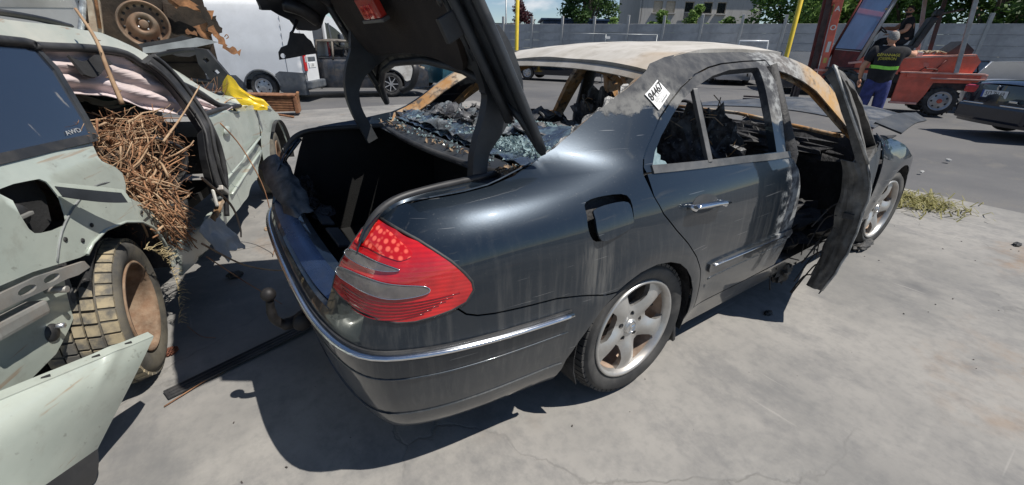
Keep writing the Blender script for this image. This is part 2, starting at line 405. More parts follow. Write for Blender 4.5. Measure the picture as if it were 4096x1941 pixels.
def Sf(a, b): return S(np.asarray(a, float), np.asarray(b, float))
def sedan_mats():
    # dark blue black metallic paint, dusty below, scorched above
    t = NT('scorched_dark_paint')
    nz = t.noise(3.2, 7, .65); nf = t.noise(17, 6, .65, seed=2); st = t.noise(26, 6, .65, stretch=(1.6, 1.6, .10), seed=4); sp = t.noise(150, 2, .5, seed=8)
    z = t.axis((0, 0, 1)); x = t.axis((1, 0, 0))
    base = (.012, .021, .033)
    # dust: streaks and specks over the lower flank
    dm = t.math('MULTIPLY', t.ramp(st, .44, .75), t.ramp(t.math('ADD', z, t.math('MULTIPLY', nz, .3)), 1.12, .80))
    dust = t.math('ADD', t.math('MULTIPLY', dm, .30), t.math('MULTIPLY', t.ramp(sp, .66, .76), .16))
    low = t.math('MULTIPLY', t.ramp(t.math('ADD', z, t.math('MULTIPLY', nz, .25)), .80, .42), .20)
    dust = t.math('MINIMUM', t.math('ADD', dust, low), .75)
    # wiped and washed run marks below the filler and on the door
    run = t.math('MULTIPLY', t.math('MULTIPLY', t.ramp(x, .70, .76), t.ramp(x, .92, .84)), t.math('MULTIPLY', t.ramp(z, .84, .78), t.ramp(z, .55, .68))); dust = t.math('MINIMUM', t.math('ADD', dust, t.math('MULTIPLY', run, t.math('MULTIPLY', t.ramp(st, .35, .6), .5))), .8)
    c = t.mix(dust, base, (.14, .135, .125))
    # scratches
    scr = t.math('ADD', t.math('MULTIPLY', t.ramp(t.noise(6.5, 2, .4, stretch=(.35, .35, 16), seed=13), .725, .74), .15), t.math('MULTIPLY', t.ramp(t.noise(7., 2, .4, stretch=(.5, .5, 14), seed=17), .72, .735), .22))
    c = t.mix(scr, c, (.5, .5, .5))
    # scorch: up the rear pillar and along the roof rail
    h = t.math('ADD', t.math('ADD', z, t.math('MULTIPLY', x, .10)), t.math('MULTIPLY', t.math('SUBTRACT', nz, .5), .42))
    b1 = t.ramp(h, 1.295, 1.315)
    ash = t.mix(t.ramp(nf, .35, .70), (.028, .031, .038), (.080, .080, .082))
    edge = t.math('MULTIPLY', t.ramp(h, 1.29, 1.32), t.ramp(h, 1.44, 1.36)); ash = t.mix(t.math('MULTIPLY', edge, t.ramp(nf, .30, .6)), ash, (.17, .168, .162)); ash = t.mix(t.math('MULTIPLY', t.ramp(nz, .60, .72), .5), ash, (.13, .128, .125))
    c = t.mix(b1, c, ash)
    # flaked, bleached front edge of the rear door and the bare front roof rail
    x2 = t.math('ADD', x, t.math('MULTIPLY', t.math('SUBTRACT', nf, .5), .25))
    b2 = t.math('MULTIPLY', t.ramp(x2, 2.20, 2.36), t.ramp(z, .95, 1.12))
    tan = t.mix(t.ramp(nz, .35, .6), (.45, .25, .075), (.38, .33, .27)); tan = t.mix(t.ramp(nf, .5, .72), tan, (.12, .10, .08))
    c = t.mix(b2, c, tan)
    b3 = t.math('MULTIPLY', t.ramp(x2, 2.08, 2.16), t.ramp(x2, 2.62, 2.45)); b3 = t.math('MULTIPLY', b3, t.ramp(z, .30, .5))
    c = t.mix(t.math('MULTIPLY', b3, .85), c, t.mix(t.ramp(nf, .42, .6), (.07, .07, .075), (.30, .31, .31)))
    bb = t.math('MAXIMUM', b1, t.math('MAXIMUM', b2, b3))
    inv = t.math('SUBTRACT', 1., bb)
    t.set(color=c, metal=t.math('MULTIPLY', inv, t.mixf(dust, .55, .0)), rough=t.mixf(bb, t.mixf(dust, .36, .75), .85), coat=t.math('MULTIPLY', inv, t.mixf(dust, 1., .45)), coatr=t.mixf(dust, .025, .20))
    t.bump(t.mixf(bb, t.math('MULTIPLY', sp, .05), nf), .25, .006); MATS['paint'] = t.m
    t = NT('ash_grey_roof')
    n1 = t.noise(2.2, 7, .65, stretch=(1, 2.4, 1)); n2 = t.noise(11, 6, .65, seed=3); n3 = t.noise(.9, 4, .6, seed=5)
    c = t.mix(t.ramp(n1, .35, .65), (.38, .355, .315), (.50, .475, .44)); c = t.mix(t.math('MULTIPLY', t.ramp(n2, .5, .72), .6), c, (.25, .22, .185))
    c = t.mix(t.math('MULTIPLY', t.ramp(n3, .52, .66), .6), c, (.34, .235, .13))
    t.set(color=c, rough=.8); t.bump(n2, .2, .004); MATS['ash'] = t.m
    t = NT('rusty_bare_steel')
    n1 = t.noise(5, 7, .65); n2 = t.noise(22, 5, .6, seed=3)
    c = t.mix(t.ramp(n1, .36, .58), (.42, .36, .28), (.33, .17, .06)); c = t.mix(t.ramp(n2, .5, .68), c, (.09, .07, .055))
    t.set(color=c, rough=.85); t.bump(n2, .3, .004); MATS['rust'] = t.m
    t = NT('charred_black')
    n1 = t.noise(9, 7, .7); n2 = t.noise(45, 4, .6, seed=3)
    c = t.mix(t.ramp(n1, .40, .62), (.010, .010, .011), (.035, .034, .036)); c = t.mix(t.math('MULTIPLY', t.ramp(n2, .62, .75), .6), c, (.16, .15, .145))
    t.set(color=c, rough=t.mixf(n1, .45, .9)); t.bump(n2, .6, .01); MATS['char'] = t.m
    t = NT('charred_flakes')
    n1 = t.noise(7, 6, .7); n2 = t.noise(40, 4, .6, seed=3)
    c = t.mix(t.ramp(n1, .40, .62), (.02, .02, .022), (.13, .13, .135)); c = t.mix(t.math('MULTIPLY', t.ramp(n2, .58, .7), .7), c, (.36, .37, .38))
    t.set(color=c, rough=t.mixf(n1, .3, .8), metal=.15); t.bump(n2, .5, .008); MATS['flake'] = t.m
    t = NT('red_tail_lens')
    n1 = t.noise(10, 6, .6); n2 = t.noise(7, 3, .5, seed=6); c = t.mix(t.math('MULTIPLY', t.ramp(n1, .45, .75), .22), t.mix(t.ramp(n2, .36, .66), (.30, .004, .008), (.68, .014, .016)), (.40, .07, .065))
    # moulded prism ribs
    w = t.n.new('ShaderNodeTexWave'); w.wave_type = 'BANDS'; w.bands_direction = 'Z'; w.inputs['Scale'].default_value = 26; w.inputs['Distortion'].default_value = .5; t.l.new(t.tc, w.inputs[0])
    t.set(color=t.mix(t.math('MULTIPLY', t.ramp(w.outputs['Fac'], .2, .8), .45), c, (.40, .008, .012)), rough=.10, coat=1., spec=.6); t.bump(w.outputs['Fac'], .10, .003); MATS['redlens'] = t.m
    t = NT('red_reflector_cells')
    v = t.n.new('ShaderNodeTexVoronoi'); v.inputs['Scale'].default_value = 55; v.inputs['Randomness'].default_value = .25; t.l.new(t.tc, v.inputs['Vector'])
    t.set(color=t.mix(t.ramp(v.outputs['Distance'], .25, .55), (1.0, .16, .10), (.55, .006, .008)), rough=.15, coat=1.); MATS['redcell'] = t.m
    simple('deep_red', (.16, .003, .006), .15, var=.3, coat=1.)
    simple('smoked_clear_lens', (.15, .125, .118), .15, coat=1., var=.4, scale=14, dirt=(.10, .095, .09), dirtamt=.6); simple('chrome', (.75, .76, .78), .12, 1., var=.08, dirt=(.3, .29, .27), dirtamt=.25, scale=5)
    simple('dull_alloy', (.50, .495, .48), .38, .75, var=.12, scale=9, dirt=(.30, .22, .16), dirtamt=.28); simple('brake_dust_alloy', (.34, .25, .19), .6, .3, var=.4, scale=14)
    t = NT('tyre_rubber'); n1 = t.noise(6, 6, .6); n2 = t.noise(60, 3, .6, seed=2)
    t.set(color=t.mix(t.ramp(n1, .35, .7), (.022, .022, .023), (.075, .072, .068)), rough=.75); t.bump(n2, .2, .003); MATS['tyre'] = t.m
    simple('black_plastic', (.022, .023, .026), .45, var=.3, dirt=(.10, .095, .09), dirtamt=.35); simple('rubber_seal', (.02, .02, .022), .5, var=.3, dirt=(.09, .09, .09), dirtamt=.4)
    simple('dark_lining', (.006, .006, .006), .95, var=.4, bump=.4, bscale=200); simple('brown_lid_lining', (.030, .022, .018), .95, var=.3, bump=.3, bscale=160)
    simple('dark_primer', (.030, .034, .040), .5, .2, var=.35, dirt=(.11, .11, .11), dirtamt=.3)
    simple('paper_white', (.78, .78, .77), .7, var=.04); simple('ink_black', (.02, .02, .02), .7, var=.1)
    t = NT('shattered_tinted_glass'); n1 = t.noise(60, 3, .6)
    t.set(color=t.mix(n1, (.13, .22, .24), (.55, .68, .69)), rough=.08, trans=.35, ior=1.5, spec=.9); MATS['shard'] = t.m
    t = NT('slumped_sooty_glass'); n1 = t.noise(9, 6, .7); n2 = t.noise(50, 4, .6, seed=3)
    c = t.mix(t.ramp(n1, .42, .58), (.03, .032, .036), (.17, .185, .195)); c = t.mix(t.math('MULTIPLY', t.ramp(n2, .60, .70), .6), c, (.38, .46, .48)); t.set(color=c, rough=t.mixf(n1, .2, .6), coat=.3); t.bump(n2, .4, .006); MATS['slump'] = t.m
    t = NT('melted_dark_glass'); n1 = t.noise(18, 5, .6); t.set(color=t.mix(t.ramp(n1, .4, .7), (.03, .04, .06), (.12, .17, .20)), rough=.18, coat=.6); t.bump(n1, .5, .006); MATS['meltglass'] = t.m
sedan_mats()
car = thing('burnt_sedan', 'burnt-out dark blue saloon car with open boot and ash-grey roof', 'car')
LAMP = [(.657, .948), (.626, .914), (.612, .864), (.593, .819), (.584, .778), (.584, .735), (.64, .726), (.724, .718), (.797, .706), (.857, .697), (.909, .696), (.96, .704), (1.013, .715), (1.057, .732), (1.076, .766), (1.067, .792), (1.038, .821), (.989, .858), (.936, .887), (.87, .916), (.769, .938)]
BTOP = [(1.03, .717), (1.064, .691), (1.103, .677), (1.166, .668), (1.272, .660), (1.402, .652), (1.496, .632), (1.612, .604), (1.675, .596)]
ARCHR = [(1.675, .596), (1.616, .555), (1.564, .495), (1.518, .427), (1.482, .35), (1.474, .25)]
ARCH = [(1.675, .598), (1.728, .619), (1.796, .640), (1.892, .648), (1.974, .635), (2.042, .609), (2.10, .566), (2.151, .51), (2.194, .436), (2.216, .364), (2.235, .287), (2.24, .235)]
DGAP = [(1.847, .989), (1.855, 1.012), (1.872, 1.040), (1.897, 1.068), (1.939, 1.111), (2.0, 1.169), (2.089, 1.221), (2.19, 1.27), (2.31, 1.313), (2.433, 1.338), (2.554, 1.352), (2.748, 1.361), (2.973, 1.366)]
DREAR = [(1.847, .989), (1.869, .915), (1.911, .845), (1.991, .766), (2.074, .693), (2.15, .615), (2.208, .535), (2.232, .469), (2.252, .39), (2.275, .301)]
GLASS = [(1.902, 1.012), (1.934, 1.058), (1.985, 1.108), (2.077, 1.172), (2.163, 1.222), (2.272, 1.264), (2.436, 1.306), (2.586, 1.327), (2.84, 1.335), (2.846, 1.328), (2.818, 1.167), (2.798, .968), (2.4, .988)]
GUT = [(.657, .950), (.66, .968), (.722, .990), (.891, 1.002), (1.053, 1.009), (1.199, 1.017), (1.33, 1.030), (1.43, 1.049), (1.546, 1.090), (1.645, 1.143), (1.722, 1.190), (1.825, 1.246), (1.964, 1.312), (2.03, 1.340)]
RAIL = [(2.062, 1.357), (2.182, 1.379), (2.334, 1.396), (2.562, 1.411), (2.887, 1.420), (3.03, 1.410), (3.161, 1.399), (3.267, 1.376), (3.376, 1.341), (3.471, 1.291), (3.574, 1.213), (3.661, 1.141), (3.74, 1.07), (3.86, .985), (3.98, .93)]
RAILLOW = [(3.90, .88), (3.74, .955), (3.62, 1.03), (3.538, 1.087), (3.445, 1.151), (3.362, 1.212), (3.245, 1.263), (3.102, 1.304), (2.985, 1.325)]
FLAP = rnd_poly2([(1.545, .945), (1.64, .951), (1.735, .938), (1.748, .885), (1.735, .835), (1.65, .818), (1.56, .818), (1.53, .86), (1.532, .91)], 3)
def rev(l): return l[::-1]
side_out = GUT+RAIL+RAILLOW+rev(DGAP)+DREAR[1:]+[(2.275, .235)]+rev(ARCH)+rev(BTOP)[1:]+LAMP[13:]
ms = surf_panel(Sf, side_out, [FLAP], step=.03, th=.006, gap=.0025)
sideR = build_panel(ms, 'quarter_panel', MATS['paint'], car)
sideL = build_panel(mirror_panel(surf_panel(Sf, side_out, [], step=.04, th=.006, gap=.002)), 'quarter_panel', MATS['paint'], car)
# inner skin of the roof rails and pillars, bare rusty steel
for sgn, out in ((1, None), (-1, None)):
    inner = RAIL[1:]+RAILLOW+[(2.973, 1.335)]+rev(DGAP)[1:9]+[(2.0, 1.2), (2.05, 1.30)]
    q = surf_panel(Sf, inner, [], step=.05, th=.012, gap=.012, off=-.035)
    if sgn < 0: q = mirror_panel(q)
    build_panel(q, 'inner_rail', MATS['rust'], car)
# rear bumper wraps both corners
def Ss(a, b):
    P = Sf(np.abs(a), b); P[:, 1] = np.where(np.asarray(a) < 0, -P[:, 1], P[:, 1]); return P
half = [(.0, .655), (.30, .656), (.56, .664), (.575, .730)]+[(a, b-.006) for a, b in LAMP[6:13]]+[(a, b-.004) for a, b in BTOP]+ARCHR[1:]+[(1.42, .255)]
low = [(1.25, .262), (.9, .268), (.5, .27), (.0, .27)]
bo = half+low; bo = bo+[(-a, b) for a, b in rev(bo)][1:-1]
bump = build_panel(surf_panel(Ss, bo, [], step=.035, th=.012), 'rear_bumper', MATS['paint'], car)
def sz_tube(pts, r, n=8, off=0., flat=None, fn=Ss):
    a = np.array(pts); P = fn(a[:, 0], a[:, 1]); h = 1e-3
    N = np.cross(fn(a[:, 0]+h, a[:, 1])-fn(a[:, 0]-h, a[:, 1]), fn(a[:, 0], a[:, 1]+h)-fn(a[:, 0], a[:, 1]-h)); N /= np.linalg.norm(N, axis=1)[:, None]
    c = np.array([2.4, 0, .5]); N *= np.sign(((P-c)*N).sum(1))[:, None]
    return MB().tube(P+N*off, r, n, flat=flat)
def band(fn, lo, hi, off, th, step=.03):
    return surf_panel(fn, lo+rev(hi), [], step=step, th=th, off=off)
ss = [i/40*1.465 for i in range(-40, 41)]
def czz(s): s = abs(s); return .592-.020*max(0, s-.9)/.57
q = band(Ss, [(s, czz(s)-.020) for s in ss], [(s, czz(s)+.017) for s in ss], .006, .014)
mould = build_panel(q, 'bumper_moulding', MATS['black_plastic'], bump)
q = sz_tube([(s, czz(s)+.003) for s in ss], .0135, 10, .012, flat=.62)
q.build('chrome_strip', MATS['chrome'], bump)
# groove line below the moulding and the lower lip
sz_tube([(s, .50-.012*max(0, abs(s)-.9)) for s in ss], .0035, 6, .0).build('crease_line', MATS['paint'], bump)
q = band(Ss, [(s, .235) for s in ss], [(s, .335+.012*(abs(s) > .9)*(abs(s)-.9)) for s in ss], .0045, .012)
build_panel(q, 'bumper_lip', MATS['paint'], bump)
# flat upper ledge of the bumper under the boot opening
ed = [(-.58+i*1.16/24, .657+.004*abs(-.58+i*1.16/24)) for i in range(25)]
E_ = Ss(np.array([e[0] for e in ed]), np.array([e[1] for e in ed]))
def ledge(u, v):
    i = u*24; k = min(23, int(i)); f = i-k; a = E_[k]*(1-f)+E_[k+1]*f
    return (a[0]+v*.125, a[1]*(1-.05*v), a[2]+.006+.012*math.sin(v*2.2))
MB().grid(ledge, 24, 6, th=.006).build('bumper_ledge', MATS['paint'], bump)
def ledge2(u, v):
    i = u*24; k = min(23, int(i)); f = i-k; a = E_[k]*(1-f)+E_[k+1]*f
    return (a[0]+.012+v*.075, a[1]*(1-.03*v)*.96, a[2]+.018+.010*math.sin(v*2.2))
simple('sky_blue_scuff_plate', (.075, .12, .22), .25, .85, var=.2, dirt=(.16, .15, .14), dirtamt=.3, scale=4)  # blue sky reflection on the ledge is put into this colour
MB().grid(ledge2, 24, 4, th=.004).build('scuff_plate', MATS['sky_blue_scuff_plate'], bump)
# tail lamp (right one; the left is burnt away)
lamp = build_panel(surf_panel(Sf, LAMP, [], step=.02, th=.03, gap=.003, off=.004), 'tail_lamp', MATS['redlens'], car)
L1 = rnd_poly2([(.616, .858), (.608, .842), (.658, .837), (.732, .837), (.798, .839), (.832, .845), (.800, .853), (.745, .859), (.675, .863)], 3)
L2 = rnd_poly2([(.597, .802), (.600, .780), (.687, .777), (.757, .772), (.818, .767), (.879, .771), (.926, .779), (.933, .790), (.912, .801), (.858, .806), (.807, .809), (.744, .813), (.672, .812)], 3)
for L in (L1, L2):
    build_panel(surf_panel(Sf, L, [], step=.015, th=.004, off=.0075), 'clear_lens', MATS['smoked_clear_lens'], lamp)
    q = sz_tube(L+[L[0]], .0014, 5, .008, fn=Sf); q.build('lens_rim', MATS['chrome'], lamp)
for k_ in range(6):
    zz = .715+.0095*k_; s0, s1 = .70-.014*k_, .93+.02*k_
    sz_tube([(s0+(s1-s0)*t_/14, zz-.012*math.sin(t_/14*3.1)+.004*t_/14) for t_ in range(15)], .0021, 5, .0036, fn=Sf).build('lens_rib', MATS['deep_red'], lamp)
CELL = rnd_poly2([(.655, .935), (.632, .90), (.63, .880), (.70, .882), (.79, .872), (.83, .868), (.86, .885), (.80, .915), (.73, .932)], 3)
build_panel(surf_panel(Sf, CELL, [], step=.012, th=.003, off=.006), 'reflector', MATS['redcell'], lamp)
sz_tube(LAMP+[LAMP[0]], .005, 6, .001, fn=Sf).build('lamp_gasket', MATS['rubber_seal'], lamp)
# rear side door
DFRONT = [(3.052, .305), (3.058, .5), (3.045, .66), (3.02, .78), (2.985, .87), (2.945, .92), (2.905, .940)]
SILL = [(1.862, .992), (2.2, .975), (2.5, .960), (2.741, .946), (2.905, .940)]
dskin = DREAR[1:]+[(2.493, .3), (2.721, .299)]+DFRONT+rev(SILL)
door = build_panel(surf_panel(Sf, dskin, [], step=.035, th=.03, gap=.003), 'rear_door', MATS['paint'], car)
fr = DGAP[1:]+[(2.96, 1.30), (2.927, 1.139), (2.888, .957), (2.905, .940)]+rev(SILL)[1:]
build_panel(surf_panel(Sf, fr, [GLASS], step=.03, th=.035, gap=.003, off=.0), 'window_frame', MATS['paint'], door)
def Slat(x): return np.interp(x, [1.86, 2.2, 2.5, 2.74, 2.91], [1.005, .985, .970, .955, .948])
xs = np.linspace(1.895, 2.915, 24)
q = band(Sf, [(x, Slat(x)-.016) for x in xs], [(x, Slat(x)+.012) for x in xs], .006, .012)
simple('fold_highlight_grey', (.30, .30, .29), .6, .2, var=.5, scale=14)
simple('dull_trim', (.10, .10, .10), .45, .3, var=.3, dirt=(.25, .24, .23), dirtamt=.3)
build_panel(q, 'sill_trim', MATS['dull_trim'], door)
dv = [(2.262+.0*t, 1.262) for t in (0,)]
P0 = Sf([2.264], [1.258])[0]; P1 = Sf([2.245], [.985])[0]
m = MB(); d = Vector(P1)-Vector(P0); m.box((Vector(P0)+Vector(P1))/2, (.024, .022, d.length), rot=Vector((0, 0, 1)).rotation_difference(d.normalized()).to_matrix().to_4x4(), bev=.003)
m.build('window_divider', MATS['dull_trim'], door)
# remnant of the quarter glass
SH = [(1.905, 1.012), (1.918, 1.04), (1.945, 1.072), (1.968, 1.098), (1.962, 1.075), (1.955, 1.055), (1.972, 1.045), (1.965, 1.03), (1.99, 1.022), (2.0, 1.008), (1.95, 1.008)]
build_panel(surf_panel(Sf, SH, [], step=.012, th=.004, off=-.012), 'glass_remnant', MATS['shard'], door)
# protective moulding with bright insert
DS = rnd_poly2([(2.280, .532), (2.31, .546), (2.588, .547), (2.985, .541), (3.045, .538), (3.048, .49), (2.779, .488), (2.474, .489), (2.318, .491), (2.283, .505)], 2)
st = build_panel(surf_panel(Sf, DS, [], step=.03, th=.02, off=.010), 'door_moulding', MATS['paint'], door)
sz_tube([(2.31+.035*i, .528-.0006*i) for i in range(20)], .009, 8, .010, fn=Sf, flat=.5).build('chrome_insert', MATS['chrome'], st)
sz_tube([(2.31+.7*i/20, .452+.003*i/20) for i in range(21)], .004, 6, -.001, fn=Sf).build('crease_line', MATS['paint'], door)
# door handle: chrome bow over a dark bowl
hp = [(2.055, .845), (2.075, .846), (2.13, .842), (2.19, .838), (2.25, .832), (2.285, .828)]
q = sz_tube(hp, [.012, .017, .018, .016, .017, .011], 10, .038, flat=.55, fn=Sf)
hd = q.build('door_handle', MATS['chrome'], door)
for a, b in ((2.068, .846), (2.275, .829)):
    pa = Sf([a], [b])[0]; MB().tube([(pa[0], pa[1]+.01, pa[2]), (pa[0], pa[1]-.034, pa[2])], .012, 8).build('handle_post', MATS['chrome'], hd)
bw = rnd_poly2([(2.085, .845), (2.12, .872), (2.18, .876), (2.235, .862), (2.262, .835), (2.22, .808), (2.15, .805), (2.10, .818)], 3)
build_panel(surf_panel(Sf, bw, [], step=.015, th=.003, off=.0025), 'handle_bowl', MATS['dark_primer'], door)
MB().grid(lambda u, v: (1.06+u*1.15, -.80+.05*v, .33+.6*v), 4, 4, th=.01).build('inner_door_skin', MATS['char'], door)
# fuel filler: recess and ajar flap
FP = shrink(FLAP, .001)
build_panel(surf_panel(Sf, [(a, b) for a, b in rnd_poly2([(1.53, .955), (1.64, .962), (1.75, .95), (1.76, .88), (1.75, .82), (1.65, .80), (1.55, .80), (1.515, .86)], 2)], [], step=.03, th=.004, off=-.045), 'filler_recess', MATS['char'], car)
mf = surf_panel(Sf, shrink(FLAP, .014), [], step=.02, th=.007)
hx = Sf([1.742], [.885])[0]; Mh = Matrix.Translation(hx) @ Matrix.Rotation(R(4.5), 4, 'Z') @ Matrix.Rotation(R(-2), 4, 'X') @ Matrix.Translation(-Vector(hx)) @ Matrix.Translation((.009, -.004, -.010))
fl = build_panel(xform_panel(mf, Mh), 'fuel_flap', MATS['paint'], car)
# stock number sticker on the rear pillar
P = Sf([1.953, 2.047, 2.095, 2.002], [1.249, 1.296, 1.247, 1.194]); cen = P.mean(0)
STK = [(1.953, 1.249), (2.047, 1.296), (2.095, 1.247), (2.002, 1.194)]
def bil(u, v):
    a = np.array(STK); return (a[0]*(1-u)*(1-v)+a[1]*u*(1-v)+a[2]*u*v+a[3]*(1-u)*v)
mk = MB()
def stf(u, v, off=.004):
    q_ = bil(u, v); p0 = Sf([q_[0]], [q_[1]])[0]; n_ = np.cross(Sf([q_[0]+.002], [q_[1]])[0]-p0, Sf([q_[0]], [q_[1]+.002])[0]-p0); n_ /= np.linalg.norm(n_)
    if n_[1] > 0: n_ = -n_
    return tuple(p0+n_*off)
stick = tag(MB().grid(lambda u, v: stf(u, v), 8, 8, th=.001).build('paper_sticker', MATS['paper_white']), 'white paper stock sticker numbered 84467 on the rear pillar of the burnt saloon', 'sticker')
o0 = Vector(stf(.5, .30, .0058)); xx = Vector(stf(.9, .30, .0058))-Vector(stf(.1, .30, .0058)); yy = Vector(stf(.5, .1, .0058))-Vector(stf(.5, .5, .0058))
text_obj('number_print', '84467', .046, MATS['ink_black'], frame(o0, xx, yy), stick, .0003, .0007, sx=.88)
for k in range(7):
    v0 = .52+.05*k if k < 4 else .74
    m = MB()
    if k < 4: cs = [(.14, v0), (.14+(.5, .62, .25, .34)[k], v0), (.14+(.5, .62, .25, .34)[k], v0+.018), (.14, v0+.018)]
    else: cs = [(.2+.18*(k-4), .76), (.32+.18*(k-4), .76), (.32+.18*(k-4), .785), (.2+.18*(k-4), .785)]
    m.add([stf(a, b, .0055) for a, b in cs], [(0, 1, 2, 3)]); m.build('print_line', MATS['ink_black'], stick)
for k in range(11):
    u0 = .35+.045*k; MB().add([stf(a, b, .0055) for a, b in ((u0, .84), (u0+.02, .84), (u0+.02, .93), (u0, .93))], [(0, 1, 2, 3)]).build('barcode_bar', MATS['ink_black'], stick)
# sills
for sg in (1, -1):
    q = surf_panel(Sf, [(2.285, .165), (2.24, .232), (2.285, .292), (3.2, .292), (4.4, .30), (4.42, .165)], [], step=.05, th=.05, off=-.002)
    build_panel(q if sg > 0 else mirror_panel(q), 'sill', MATS['paint'], car)
# front wings, nose
fe = [(4.22, .93), (4.42, .885), (4.60, .852), (4.74, .805), (4.86, .73), (4.98, .69), (5.08, .62), (5.16, .60), (5.21, .58), (5.21, .35), (5.15, .30)]
ca = float(s_of_x(3.974)); fa = [(ca+.355*math.cos(t), .325+.338*math.sin(t)) for t in [i*math.pi/14 for i in range(15)]]
fe = fe+fa+[(4.43, .31), (4.26, .31)]
for sg in (1, -1):
    q = surf_panel(Sf, fe, [], step=.04, th=.006)
    build_panel(q if sg > 0 else mirror_panel(q), 'front_wing', MATS['paint'], car)
fb = [(5.0, .30), (5.0, .62), (5.2, .62), (5.75, .62)]; smax = float(PS[-1])
q = surf_panel(Sf, [(5.16, .25), (5.22, .60), (5.4, .62), (smax-.01, .64), (smax-.01, .22)], [], step=.06, th=.01)
build_panel(q, 'front_bumper', MATS['black_plastic'], car); build_panel(mirror_panel(q), 'front_bumper', MATS['black_plastic'], car)
# bonnet: sprung up and warped
def hood(u, v):
    y = -.74+1.48*v; x = 3.62+1.02*u; e = (2*v-1)
    z = .985+.055*u-.045*e*e*(1+u)-.02*u*u+.012*math.sin(9*u+5*v)
    return (x+.06*(1-e*e)*u, y*(1-.10*u), z)
MB().grid(hood, 20, 24, th=.008).build('bonnet', simple('warped_bonnet', (.085, .09, .10), .30, .5, var=.4, dirt=(.2, .2, .2), dirtamt=.5), car)
def flare(u, v):   # plastic cowl piece torn up beyond the wing
    return (3.72+.86*u, -.70-.17*v*(1-.5*u), .955+.03*u+.02*math.sin(u*4)-.05*v)
MB().grid(flare, 12, 5, th=.012).build('torn_cowl', MATS['dark_primer'], car)
MB().grid(lambda u, v: (3.55+1.1*u, -.62+1.24*v, .70+.08*math.sin(8*u+7*v)), 8, 8, th=.01).build('engine_bay', MATS['char'], car)
# roof skin
def roofz(x): return float(np.interp(x, [1.28, 1.36, 1.5, 1.7, 1.9, 2.1, 2.4, 2.7, 2.9, 3.06, 3.2], [1.330, 1.356, 1.404, 1.432, 1.444, 1.449, 1.450, 1.440, 1.424, 1.40, 1.365]))
def roof(u, v):
    e = 2*v-1
    x0 = 1.365-.03*abs(e)**2.2; x1 = 2.66-.17*e*e; x = x0+(x1-x0)*u; y = e*float(np.interp(x, [1.3, 1.6, 2.0, 2.3, 2.5, 2.66], [.612, .552, .535, .532, .528, .52]))
    z = roofz(x)-float(np.interp(x, [1.3, 1.5, 1.8, 2.2, 2.66], [.024, .020, .026, .036, .05]))*abs(e)**2.6+.006*noise.noise(Vector((x*4, y*4, 0)))
    z += .012*(1-u)**8*0
    return (x, -y if False else y, z)
MB().grid(roof, 34, 26, th=.02).build('roof', MATS['ash'], car)
MB().tube([(2.47, -.53, 1.365), (2.60, -.30, 1.40), (2.64, 0, 1.41), (2.60, .30, 1.40), (2.47, .53, 1.365)], .028, 8, flat=.6).build('windscreen_header', MATS['rust'], car)
def rlip(u, v):   # rear window header turned down
    e = 2*u-1; x = 1.362-.03*abs(e)**2.2-.022*v; return (x, .60*e, roofz(x+.022*v)-.024*abs(e)**2.6-.014-.026*v)
MB().grid(rlip, 24, 3, th=.006).build('window_header', MATS['ash'], car)
# pillar strips along the rear window, bare and rusted
for sg in (1, -1):
    rw = [(1.30, 1.02), (1.43, 1.042), (1.546, 1.082), (1.645, 1.134), (1.722, 1.184), (1.825, 1.238), (1.964, 1.305), (2.03, 1.333)]
    P = Sf([a for a, b in rw], [b for a, b in rw])
    def strip(u, v):
        i = u*7; k = min(6, int(i)); f = i-k; a = P[k]*(1-f)+P[k+1]*f; return (a[0]+.012*v, sg*(a[1]+.075*v), a[2]-.004-.035*v)
    MB().grid(strip, 28, 4, th=.006).build('window_flange', MATS['rust'], car)
    # B pillar and inner door sills
    m = MB(); m.tube([(2.30, sg*-.80, .25), (2.27, sg*-.79, .92), (2.20, sg*-.62, 1.34)], [.065, .055, .04], 8); m.build('centre_pillar', MATS['char'], car)
# left side rear door, seen through the car from its inside
lf = surf_panel(Sf, fr, [GLASS], step=.04, th=.03, off=-.004)
ld = build_panel(mirror_panel(surf_panel(Sf, dskin, [], step=.05, th=.03, gap=.003)), 'rear_door', MATS['char'], car)
build_panel(mirror_panel(lf), 'window_frame', MATS['rust'], ld)
Q = surf_panel(Sf, [(3.08, .30), (3.07, .94), (3.75, .90), (4.22, .88), (4.24, .31)], [], step=.06, th=.04)
ldf = build_panel(mirror_panel(Q), 'front_door', MATS['char'], car)
fro = [(3.05, .94), (2.99, 1.31), (3.10, 1.297), (3.245, 1.255), (3.362, 1.205), (3.445, 1.145), (3.538, 1.08), (3.75, .93), (3.7, .90)]
fri = shrink(fro, .045)
build_panel(mirror_panel(surf_panel(Sf, fro, [fri], step=.05, th=.03)), 'window_frame', MATS['rust'], ldf)
m = MB(); m.box((2.52, .70, 1.04), (.11, .05, .52), rot=(R(-14), 0, 0), bev=.01); m.build('door_liner', MATS['rust'], ldf)
